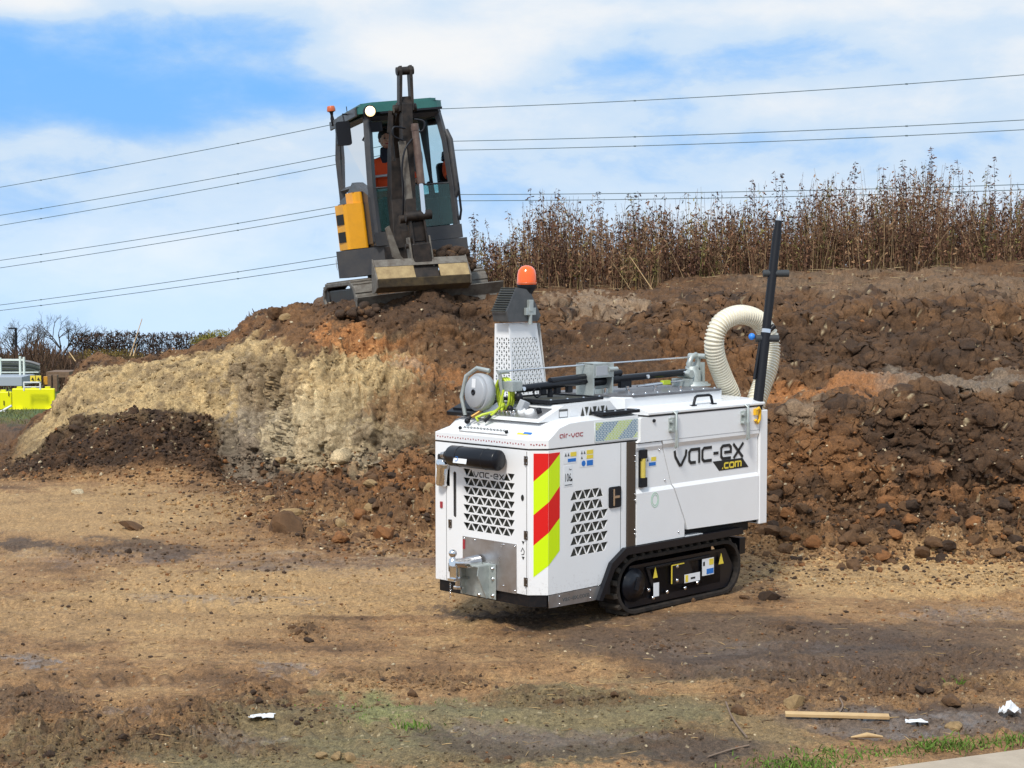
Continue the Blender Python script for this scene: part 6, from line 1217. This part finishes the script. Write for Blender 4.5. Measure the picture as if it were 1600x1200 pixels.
# uncountable crumbs and pebbles
tb = TriBuf(); NR = 21000; RB0 = [(lambda V, F: (V * np.array([1, .9, .85]), F))(*rock_base(s, 1)) for s in range(3)]
def crumb(p, s_, c, lod):
    V, F = (RB1 if lod == 1 else RBT)[rw.randrange(8)]; a = rw.uniform(0, 6.28); ca, sa = math.cos(a), math.sin(a); sc = np.array([rw.uniform(.8, 1.3), rw.uniform(.7, 1.1), rw.uniform(.5, .9)]) * s_
    W_ = V * sc; W_ = np.stack([W_[:, 0] * ca - W_[:, 1] * sa, W_[:, 0] * sa + W_[:, 1] * ca, W_[:, 2]], 1) + np.array([p.x, p.y, p.z + s_ * .2]); tb.add(W_, F, c)
for i in range(NR):
    q = rw.random()
    if q < .22: u, t = rw.uniform(1150, 1625), 3.0 + 1.9 * rw.random() ** 1.5
    elif q < .42: u, t = rw.uniform(340, 700), rw.uniform(2.75, 4.3)
    elif q < .52: u, t = rw.uniform(0, 345), rw.uniform(3.1, 5.0)
    elif q < .585: u, t = rw.uniform(480, 1625), rw.uniform(5, 8.3)
    elif q < .63: u, t = rw.uniform(60, 600), rw.uniform(5, 7.2)
    elif q < .68: u, t = rw.gauss(330, 90), 3.05 - .9 * rw.random() ** 1.3
    elif q < .72: u, t = rw.uniform(1160, 1620), 3.05 - .5 * rw.random()
    else: u, t = rw.uniform(-20, 1620), None
    if t is None:
        if rw.random() < .5: a, b, ra, rb = rw.choice(fl_spots); u = a + rw.gauss(0, .7) * ra; py = min(1198, b + rw.gauss(0, .7) * rb)
        else: py = 1199 - 330 * rw.random() ** 1.1
        p, n_, c0 = ground_at(min(1625, max(-20, u)), py); px_s = rw.uniform(2, 6) + (5 * rw.random() if rw.random() < .25 else 0)
    else: p, n_, c0, _q = ground_pt(u, t); px_s = rw.uniform(2.5, 8) + (4 if rw.random() < .15 else 0)
    c = np.clip(c0 * rw.uniform(.6, 1.3), .01, .6); r_ = rw.random()
    if r_ < .035: c = soilc('pale') * rw.uniform(.7, 1.1); px_s *= .75
    elif r_ < .10 and not (u < 640 and t is not None and t > 4.9): c = soilc('orange') * rw.uniform(.7, 1.0)
    elif r_ < .26 and not (u < 640 and t is not None and t > 4.9): c = soilc('dark')
    s_ = px_s / 2 / 2660.68 * p.y; crumb(p, s_, c, 1 if px_s > 6.2 else 0)
tbv = tb
# icosphere faces are triangles: pad to a tri mesh
v = np.concatenate(tb.v); q = np.concatenate(tb.q); c = np.concatenate(tb.c); me = grid_mesh('crumbs', v, q, c, np.zeros(len(v))); me.polygons.foreach_set('use_smooth', [False] * len(q)); o = link('soil_crumbs', me, M['soil']); tag(o, 'crumbs of soil, flints and pebbles strewn over the ground and bank', 'soil crumbs', kind='stuff')
# dark soil thrown up round the excavator blade and behind its bucket
def heap(name, pts, label, mtc='dark'):
    tb2 = TriBuf()
    for (c3, r3, n) in pts:
        for _ in range(n):
            d = rn.normal(size=3); d /= np.linalg.norm(d); d[2] = abs(d[2]); P = np.array(c3) + d * np.array(r3) * rn.uniform(.5, 1.0); V, F = RB2[rw.randrange(8)]; s_ = rw.uniform(.03, .085)
            tb2.add(V * s_ * np.array([1, 1, .8]) + P, F, jit(soilc(rw.choice(['dark', 'dark', 'brown'])), .2))
        V, F = RB3[rw.randrange(6)]; tb2.add(V * np.array(r3) * .85 + np.array(c3), F, soilc('dark'))
    v = np.concatenate(tb2.v); q = np.concatenate(tb2.q); c = np.concatenate(tb2.c); me = grid_mesh(name, v, q, c, np.zeros(len(v))); return tag(link(name, me, M['soil']), label, 'soil heap')
E2 = lambda x, y, z: tuple(EM @ Vector((x, y, z)))
heap('soil_heap', [(E2(.22, -1.15, .48), (.24, .18, .17), 90), (E2(.36, -1.1, .38), (.2, .18, .18), 60)], 'dark soil heaped behind the right half of the excavator bucket')
heap('soil_heap', [(E2(-1.3, -.6, -.06), (.22, .3, .12), 60)], 'brown soil banked against the left track of the excavator')
heap('soil_heap', [(E2(-1.0, -1.45, -.07), (.3, .10, .12), 60), (E2(-.6, -1.45, -.10), (.3, .10, .10), 50), (E2(-.3, -1.45, -.13), (.3, .10, .10), 50), (E2(.3, -1.45, -.13), (.35, .10, .10), 50)], 'dark lumpy soil pushed up under the excavator blade')
# ---- loose things in the foreground
def ground_z(u, py): return ground_at(u, py)[0]
a, b = ground_z(1232, 1120), ground_z(1398, 1126); d = (b - a); L_ = d.length; mb = MB(); mb.box((0, 0, 0), (L_, .04, .018), rot=(.15, 0, 0))
o = mb.build('sawn_plank', M['plank'], None, .002); o.location = (a + b) / 2 + Vector((0, 0, .022)); o.rotation_euler = (0, -math.asin(d.z / L_), math.atan2(d.y, d.x)); tag(o, 'long pale sawn wooden plank lying in the mud near the kerb', 'plank')
a, b = ground_z(1338, 1158), ground_z(1388, 1156); mb = MB(); mb.tube([a + Vector((0, 0, .02)), (a + b) / 2 + Vector((0, 0, .03)), b + Vector((0, 0, .02))], [.004, .014, .006], 6); tag(mb.build('wood_splinter', M['plank']), 'short pale wood splinter below the long plank', 'stick')
for pts, lab in (([(1138, 1100), (1150, 1125), (1172, 1155)], 'bent brown twig lying left of the sawn plank'), ([(1110, 1185), (1150, 1172), (1175, 1166)], 'thin twig near the bottom edge below the bent brown twig'), ([(1318, 1092), (1324, 1105), (1318, 1116)], 'grey twig sticking up behind the sawn plank')):
    P = [ground_z(*p) + Vector((0, 0, .012)) for p in pts]; mb = MB(); mb.tube(smooth_path(P, 5), .005, 6); tag(mb.build('twig', mat('twig_bark', (.20, .14, .10), .8)), lab, 'twig')
def scrap(u, py, w, h, lab, mt='plastic'):
    p = ground_z(u, py); n = 7; V = []; F = []
    for i in range(n):
        for j in range(n):
            x = (i / (n - 1) - .5) * w; y = (j / (n - 1) - .5) * w * .6; V.append((p.x + x + rw.gauss(0, .006), p.y + y + rw.gauss(0, .006), p.z + .02 + h * (rw.random() * .6 + .6 * math.exp(-(x * x + y * y) / (w * w * .08)))))
    for i in range(n - 1):
        for j in range(n - 1): F.append((i * n + j, (i + 1) * n + j, (i + 1) * n + j + 1, i * n + j + 1))
    mb = MB(); mb.add(V, F); o = mb.build('plastic_scrap', M[mt]); m_ = o.modifiers.new('s', 'SOLIDIFY'); m_.thickness = .002; tag(o, lab, 'plastic scrap')
scrap(1588, 1120, .10, .07, 'crumpled white plastic scrap at the right edge of the mud'); scrap(402, 1122, .12, .015, 'torn white plastic strip on the greenish mud at lower left'); scrap(1440, 1132, .10, .012, 'flattened grey plastic piece in the puddle near the kerb')
# kerb path and grass at the lower right corner
kp = [px3(1290, 1213, Z=.06), px3(1640, 1166, Z=.06)]; dx = (kp[1] - kp[0]).normalized(); nx = Vector((dx.y, -dx.x, 0)); A = kp[0] - dx * 6; B_ = kp[1] + dx * 30
mb = MB(); mb.add([tuple(A + Vector((0, 0, -.2))), tuple(B_ + Vector((0, 0, -.2))), tuple(B_ + nx * 2.5 + Vector((0, 0, -.2))), tuple(A + nx * 2.5 + Vector((0, 0, -.2))), tuple(A), tuple(B_), tuple(B_ + nx * 2.5), tuple(A + nx * 2.5)], [(4, 7, 6, 5), (0, 1, 5, 4), (1, 2, 6, 5), (2, 3, 7, 6), (3, 0, 4, 7)])
bpy_o = mb.build('concrete_path', M['concrete'], None, .01); tag(bpy_o, 'pale concrete path edge at the lower right corner', kind='structure')
tb = TriBuf()
def tuft(u, py, n, h, spread, c=(92, 118, 48)):
    p, _, _ = ground_at(u, py)
    for _ in range(n):
        b0 = np.array(p) + np.array([rn.normal() * spread, rn.normal() * spread * .5, 0]); d = np.array([rn.normal() * .5, rn.normal() * .5, 1.0]); d /= np.linalg.norm(d); L1 = h * rn.uniform(.4, 1.2); w = np.cross(d, rn.normal(size=3)); w /= np.linalg.norm(w); w *= .0035
        m_ = b0 + d * L1 * .6; e_ = b0 + d * L1 + np.array([d[0], d[1], -.4]) * L1 * .3; tb.add([b0 - w, b0 + w, m_ + w * .8, m_ - w * .8, e_], [(0, 1, 2, 3), (3, 2, 4, 4)][0:1], jit(lin(c), .25)); tb.add([m_ - w * .8, m_ + w * .8, e_ + w * .1, e_ - w * .1], [(0, 1, 2, 3)], jit(lin(c), .25))
for u, py, n, h, s_ in ((1270, 1190, 80, .04, .16), (1330, 1178, 90, .04, .14), (1380, 1180, 50, .04, .1), (1480, 1166, 170, .055, .09), (1550, 1162, 110, .05, .12), (1600, 1158, 70, .05, .1), (1430, 1176, 60, .04, .14), (1265, 1199, 120, .05, .1), (1210, 1196, 70, .04, .12), (640, 1136, 40, .05, .05), (1500, 1062, 20, .06, .04), (560, 1112, 120, .015, .2), (600, 1105, 120, .015, .2)): tuft(u, py, n, h, s_)
for _ in range(700):
    u = rw.uniform(-60, 95); Yq = rw.uniform(36, 52); z = base_z(-200, Yq); b0 = np.array([(u - 800) / 2660.68 * Yq, Yq, z]); L1 = rw.uniform(.04, .12); w = np.array([.010, 0, 0]); e_ = b0 + np.array([rn.normal() * .05, rn.normal() * .05, L1]); tb.add([b0 - w, b0 + w, e_ + w * .2, e_ - w * .2], [(0, 1, 2, 3)], jit(lin((98, 100, 56)), .3))
tag(tb.build('grass_tufts', M['weed']), 'green grass blades beside the path and on the far verge', 'grass', kind='stuff')
# ---- overhead cables with their pole hidden behind the excavator
CB = [((0, 290), (515, 188), 4, 172, (690, 163), (1600, 113), 9, 'topmost single overhead cable crossing the sky'), ((0, 334), (528, 235), 4, 222, (705, 220), (1600, 185), 7, 'second overhead cable from the top, upper one of the highest pair'), ((0, 351), (530, 257), 4, 236, (705, 232), (1600, 200), 7, 'third overhead cable from the top, lower one of the highest pair'),
      ((0, 404), (535, 311), 4, 304, (712, 302), (1600, 286), 6, 'fourth overhead cable from the top, upper one of the middle pair'), ((0, 417), (525, 332), 4, 314, (712, 309), (1600, 294), 6, 'fifth overhead cable from the top, lower one of the middle pair'),
      ((0, 474), (525, 393), 4, 384, (712, 396), (1600, 392), 4, 'sixth overhead cable from the top, upper one of the lowest pair'), ((0, 483), (525, 407), 4, 396, (712, 404), (1600, 400), 4, 'lowest overhead cable, passing just above the bare trees')]
for (l0, l1, sg, ym, r0, r1, sg2, lab) in CB:
    P = []; YM = 121.0
    sl = (l1[1] - l0[1]) / (l1[0] - l0[0]); xl = -90; yl = l0[1] + sl * (xl - l0[0])
    for k in range(15): t = k / 14; P.append(px3(xl + (628 - xl) * t, yl + (ym - yl) * t + sg * 4 * t * (1 - t), Y=150 + (YM - 150) * t))
    sl = (r1[1] - r0[1]) / (r1[0] - r0[0]); xr = 1720; yr = r1[1] + sl * (xr - r1[0])
    for k in range(1, 19): t = k / 18; P.append(px3(628 + (xr - 628) * t, ym + (yr - ym) * t + sg2 * 4 * t * (1 - t) * .9, Y=YM + (104 - YM) * t))
    nP = len(P); P = [P[0] + (P[0] - P[1]) * 6 + Vector((0, 0, .25))] + P + [P[-1] + (P[-1] - P[-2]) * 7 + Vector((0, 0, .4))]
    cb_ = MB().tube(P, .026, 5).build('overhead_cable', M['cable']); tag(cb_, lab, 'cable', 'overhead cables crossing the sky')
    for k in (4, 10, 21, 28): MB().tube([P[k] + Vector((-.08, 0, 0)), P[k] + Vector((.08, 0, 0))], .045, 6).build('cable_damper', M['cable'], cb_)
pl = empty('power_pole', px3(628, 600, Y=121), 'slim steel power pole behind the excavator arm', 'pole'); pt_ = px3(628, 165, Y=121); pb = px3(628, 700, Y=121)
MB().tube([tuple(pb - pl.location), tuple(pt_ - pl.location)], [.30, .14], 10).build('mast', M['cable'], pl)
for y_ in (222, 304, 384): q = px3(628, y_ + 2, Y=121) - pl.location; MB().tube([q + Vector((0, -1.0, 0)), q + Vector((0, 1.0, 0))], .06, 6).build('cross_arm', M['cable'], pl)
# ---- far left: hedge, bare trees, lamp post, compound
def tree_mesh(seed, h, spread, levels, r0, up=.55):
    r_ = random.Random(seed); mb = MB()
    def grow(p, d, L_, rad, lv):
        q = p + d * L_ * .5 + Vector((r_.gauss(0, .05), r_.gauss(0, .05), 0)) * L_; e = p + d * L_; mb.tube([p, q, e], [rad, rad * .85, rad * .65], 5 if lv > 2 else 3, caps=False)
        if lv == 0: return
        for _ in range(r_.choice([2, 3, 3])):
            nd = (d + Vector((r_.gauss(0, spread), r_.gauss(0, spread), r_.gauss(.08, .25) * up * 2))).normalized(); grow(q.lerp(e, r_.uniform(.3, 1)), nd, L_ * r_.uniform(.6, .85), rad * .60, lv - 1)
    grow(Vector((0, 0, 0)), Vector((0, 0, 1)), h, r0, levels); return mb
tm1 = None
for i, (px_, top_, hh, Yt, sd, lab) in enumerate(((97, 484, 1, 112, 3, 'tallest bare spreading tree behind the leafless hedge on the left'), (22, 496, .8, 125, 8, 'bare pale tree at the left edge behind the street lamp'), (60, 508, .62, 118, 12, 'small bare tree between the street lamp and the tallest tree'), (168, 508, .55, 122, 21, 'thin bare tree right of the tallest tree, above the hedge'), (40, 502, .7, 130, 31, 'slender bare tree just right of the street lamp'), (128, 512, .6, 128, 41, 'low bare tree directly right of the tallest tree'), (190, 515, .45, 126, 51, 'faint thin bare tree standing apart above the hedge'))):
    base = px3(px_, 600, Y=Yt); top_z = px3(px_, top_, Y=Yt).z; H_ = top_z - base.z; mb = tree_mesh(sd, H_ * .30, .50, 6 if i < 2 else 5, H_ * .024)
    t = empty('bare_tree', base, lab, 'tree'); tr_ = MB(); zz = max(v[2] for v in mb.v); k = H_ / zz
    mb.v = [(x * k, y * k, z * k) for x, y, z in mb.v]; o = mb.build('crown', M['bark'], t); tr_.tube([(0, 0, -.5), (0, 0, H_ * .28)], [H_ * .03, H_ * .022], 8).build('trunk', M['bark'], t)
# clipped leafless hedge trees with bare legs and tufted heads
def tuft_tree(seed, H_):
    r_ = np.random.default_rng(seed); tb_ = TriBuf(); V, Q = [], []
    c = lin((72, 56, 46))
    for k in range(3): stalk(tb_, (r_.normal() * .12, r_.normal() * .1, 0), H_ * r_.uniform(.75, 1), (r_.normal() * .05, 0), .045, c, c, 0)
    n = 110; t = r_.uniform(.5, 1.0, n); P = np.stack([r_.normal(size=n) * .20, r_.normal(size=n) * .2, t * H_], 1); d = r_.normal(size=(n, 3)); d[:, 2] += .6; d /= np.linalg.norm(d, axis=1)[:, None]; w = np.cross(d, r_.normal(size=(n, 3))); w /= np.linalg.norm(w, axis=1)[:, None]; L1 = r_.uniform(.15, .40, n)[:, None]; w *= .030
    V = np.stack([P - w, P + w, P + d * L1 + w * .3, P + d * L1 - w * .3], 1).reshape(-1, 3); V[:, 2] = np.minimum(V[:, 2], H_ * 1.02 + .1 * r_.random(len(V))); tb_.add(V, np.arange(4 * n).reshape(-1, 4), c)
    v = np.concatenate(tb_.v); q = np.concatenate(tb_.q); cc = np.concatenate(tb_.c); me = grid_mesh('hedge_tree', v, q, cc, np.zeros(len(v))); me.materials.append(M['weed']); return me
tts = [tuft_tree(s_, 1.0 * 3.0) for s_ in range(5)]
for k in range(31):
    px_ = 118 + k * 7.1 + rw.gauss(0, 1.2); Yt = 96 + k * .3; top = px3(px_, 522 + rw.gauss(0, 1.8), Y=Yt); o = bpy.data.objects.new('hedge_tree', rw.choice(tts)); COL.objects.link(o); o.location = (top.x, top.y, top.z - 3.0); o.rotation_euler.z = rw.uniform(0, 6.28)
    tag(o, 'bare clipped hedge tree in the level row above the left end of the bank', 'hedge tree', 'clipped bare hedge trees on the skyline')
tb = TriBuf()
for _ in range(5200):
    px_ = rw.uniform(-60, 360); q = rw.random(); Yt = rw.uniform(88, 96); top = (532 if px_ < 115 else 543) + 10 * math.sin(px_ * .08) * (px_ < 115) + abs(rw.gauss(0, 7)); b0 = px3(px_, 612, Y=Yt); t0 = px3(px_ + rw.gauss(0, 2), top, Y=Yt); h = (t0.z - b0.z)
    s0 = rw.uniform(0, .75); a = np.array(b0) + np.array([rw.gauss(0, .1), 0, h * s0]); L1 = min(h * (1 - s0), rw.uniform(.5, 1.3)); d = np.array([rw.gauss(0, .35), rw.gauss(0, .3), 1]); d /= np.linalg.norm(d); w = np.array([rw.uniform(.015, .035), 0, 0]); tb.add([a - w, a + w, a + d * L1 + w * .3, a + d * L1 - w * .3], [(0, 1, 2, 3)], jit(lin((84, 64, 50)) if rw.random() < .75 else lin((54, 42, 36)), .2))
tag(tb.build('leafless_hedge', M['weed']), 'dense leafless brown hedge behind the yellow barriers on the far left', 'hedge', kind='stuff')
def bush(px_, py, w_px, h_px, Yt, c, lab, n=700):
    tb_ = TriBuf(); c0 = px3(px_, py, Y=Yt); rw_, rh_ = w_px / 2660.68 * Yt, h_px / 2660.68 * Yt
    P = rn.normal(size=(n, 3)); P /= np.linalg.norm(P, axis=1)[:, None]; P[:, 2] = abs(P[:, 2]); P *= rn.uniform(.5, 1.05, (n, 1)); P = P * np.array([rw_, rw_, rh_]); d = rn.normal(size=(n, 3)); d[:, 2] += .8; d /= np.linalg.norm(d, axis=1)[:, None]; w = np.cross(d, rn.normal(size=(n, 3))); w /= np.linalg.norm(w, axis=1)[:, None]; L1 = .35 * rh_ * rn.uniform(.4, 1, (n, 1)); w *= L1 * .16
    V = np.stack([P - w, P + w, P + d * L1 + w * .3, P + d * L1 - w * .3], 1).reshape(-1, 3); tb_.add(V, np.arange(4 * n).reshape(-1, 4), np.repeat(np.clip(lin(c) * (1 + .3 * rn.normal(size=(n, 1))), .01, .5), 4, 0)); o = tb_.build('bush', M['weed']); o.location = c0; tag(o, lab, 'bush')
bush(345, 532, 34, 16, 60, (124, 116, 52), 'olive green bush showing over the bank left of the grey bush'); bush(318, 538, 24, 14, 62, (110, 100, 50), 'low olive bush at the right end of the row of hedge trees'); bush(400, 514, 20, 24, 58, (104, 92, 78), 'round grey twiggy bush on the skyline above the pale cut face'); bush(482, 494, 16, 9, 50, (120, 106, 84), 'small pale bush on the skyline beside the excavator track'); bush(168, 560, 60, 14, 80, (110, 92, 44), 'dull green bush low behind the bank under the hedge trees')
lp_ = empty('street_lamp', px3(26, 590, Y=100), 'dark street lamp with a short arm before the bare trees, far left', 'street lamp'); MB().tube([(0, 0, -1.5), (0, 0, (px3(26, 512, Y=100).z - lp_.location.z))], [.10, .07], 8).build('lamp_post', M['plast'], lp_)
zz = px3(26, 513, Y=100).z - lp_.location.z; mb = MB(); mb.box((-.22, 0, zz), (.40, .12, .09)); mb.build('lamp_head', M['plast'], lp_)
YB = 53.0
def fb(px0, py0, px1, py1, Y, d, mt, name, parent=None, loc=None, bev=.01):
    a, b = px3(px0, py1, Y=Y), px3(px1, py0, Y=Y); mb = MB(); mb.bb((a.x - (loc.x if loc else 0), Y - (loc.y if loc else 0), a.z - (loc.z if loc else 0)), (b.x - (loc.x if loc else 0), Y + d - (loc.y if loc else 0), b.z - (loc.z if loc else 0))); return mb.build(name, M[mt], parent, bev)
for (x0, y0, x1, y1, x2, lab) in ((-60, 612, 17.5, 645, 0, 'yellow plastic barrier cut off by the left edge, behind the white frame'), (19, 607, 85, 641, 0, 'whole yellow plastic barrier beside the foot of the bank')):
    L0 = px3(x0, y1, Y=YB); b = empty('plastic_barrier', L0, lab, 'barrier', 'yellow plastic barriers'); fb(x0, y0, x1, y1, YB, .12, 'barrier', 'barrier_panel', b, L0, .03); fb(x0 + 1, y1 - 2, x0 + 14, y1 + 2, YB - .15, .42, 'barrier', 'barrier_foot', b, L0, .02); fb(x1 - 15, y1 - 2, x1 - 2, y1 + 2, YB - .15, .42, 'barrier', 'barrier_foot', b, L0, .02)
    for k in range(3): xx = x0 + (x1 - x0) * (k + .5) / 3; fb(xx - 4, y0 - 3, xx + 4, y0 + .5, YB + .02, .08, 'barrier', 'barrier_lug', b, L0, .01)
for (x, y, lab) in ((6, 630, 0), (13.5, 616, 0)): fb(x - .6, y - 4, x + .6, y + 3, YB - .03, .01, 'ink', 'barrier_mark', bpy.data.objects['plastic_barrier'], px3(-60, 645, Y=YB), 0)
L0 = px3(20, 600, Y=57); rk = empty('pipe_rack', L0, 'white tubular rack frame standing over the stacked pipes on the far left', 'rack')
for (x0, y0, x1, y1) in ((30, 557, 32, 602), (36, 558, 38, 602), (-2, 559, 1, 602)): fb(x0, y0, x1, y1, 57, .10, 'rack', 'rack_post', rk, L0)
for (x0, y0, x1, y1) in ((1, 561, 36, 564), (-40, 581, 60, 582.5)): fb(x0, y0, x1, y1, 57.02, .06, 'rack', 'rack_rail', rk, L0)
for k in range(6):
    P = [px3(-50 + 14 * j, (570 + 3.2 * k) - (7 - .9 * k) * math.sin(math.pi * min(1, max(0, (j / 8.6)))) + (.0 if j < 8 else 2), Y=59 + .15 * k) for j in range(9)]; o = MB().tube(smooth_path(P, 3), .055, 7).build('bent_pipe', M['pipe'] if k % 2 == 0 else M['pipelt']); tag(o, 'long bent grey and black pipe in the stack under the white rack', 'pipe', 'bent pipes stacked under the rack')
o = fb(-40, 589, 34, 603, 56, 1.5, 'skip', 'metal_container'); tag(o, 'grey metal container under the pipe rack behind the yellow barrier', 'container')
L0 = px3(47, 610, Y=52.6); tr_ = empty('white_trestle', L0, 'small white open trestle frame leaning on the whole yellow barrier', 'trestle')
for (x0, y0, x1, y1) in ((36, 597, 38, 611), (61.5, 596.5, 63.5, 609), (36, 596.5, 63.5, 598.5), (36, 604, 63, 605.5)): fb(x0, y0, x1, y1, 52.6, .05, 'plastic', 'trestle_bar', tr_, L0)
L0 = px3(6, 650, Y=50); tr_ = empty('metal_stand', L0, 'low white angled stand lying on the grass at the far left edge', 'stand')
for a_, b_ in (((-10, 655), (8, 652)), ((-10, 642), (8, 644)), ((6, 643), (9, 654)), ((2, 643), (18, 634)), ((9, 653), (20, 650))): MB().tube([tuple(px3(*a_, Y=50) - L0), tuple(px3(*b_, Y=50) - L0)], .035, 6).build('frame_bar', M['plastic'], tr_)
L0 = px3(61, 597, Y=56); tr_ = empty('notice_board', L0, 'yellow notice board with black signs behind the white trestle', 'notice board')
fb(47, 587, 55, 597, 56, .03, 'labelyellow', 'notice_panel', tr_, L0); fb(56, 587, 64, 597, 56, .03, 'labelyellow', 'notice_panel', tr_, L0); fb(68, 588, 74, 601, 56.2, .03, 'exyellow', 'notice_panel', tr_, L0)
for x in (51, 60): 
    a = px3(x, 594, Y=55.96) - L0; mb = MB(); mb.prism([(-.05, 0), (.05, 0), (0, .10)], 0, .01, Matrix.Translation(a) @ Matrix(((1, 0, 0, 0), (0, 0, -1, 0), (0, 1, 0, 0), (0, 0, 0, 1)))); mb.build('notice_mark', M['ink'], tr_)
o = fb(72, 581, 108, 590, 60, 1.2, 'wood', 'timber_stack'); tag(o, 'weathered brown timber stack at the foot of the hedge beside the bank', 'timber stack')
for x in (77, 86): o = fb(x - 3, 586, x + 3, 612, 58, .2, 'wood', 'timber_post'); tag(o, 'dark timber post %s of the stack behind the yellow barrier' % ('left' if x == 77 else 'right'), 'post')
# dry sticks poking out of the bank top
for a_, b_, lab in (((118, 560), (108, 550), 'pale snapped stick at the left end of the bank top'), ((203, 552), (222, 498), 'tall thin dry stem rising from the left bank top'), ((208, 552), (214, 538), 'short dry stem beside the tall thin stem on the bank top'), ((1040, 478), (985, 402), 'pale straight stalk leaning left in front of the weeds'), ((1150, 428), (1262, 430), 'pale broken stick lying below the weeds right of the lance')):
    Yq = 22.9 if a_[0] < 400 else 22.6; P = [px3(*a_, Y=Yq), px3(*b_, Y=Yq + .1)]; P[0].z -= .04; MB_ = MB(); MB_.tube(P, [.008, .005], 6); tag(MB_.build('dry_stem', M['plank']), lab, 'stem')
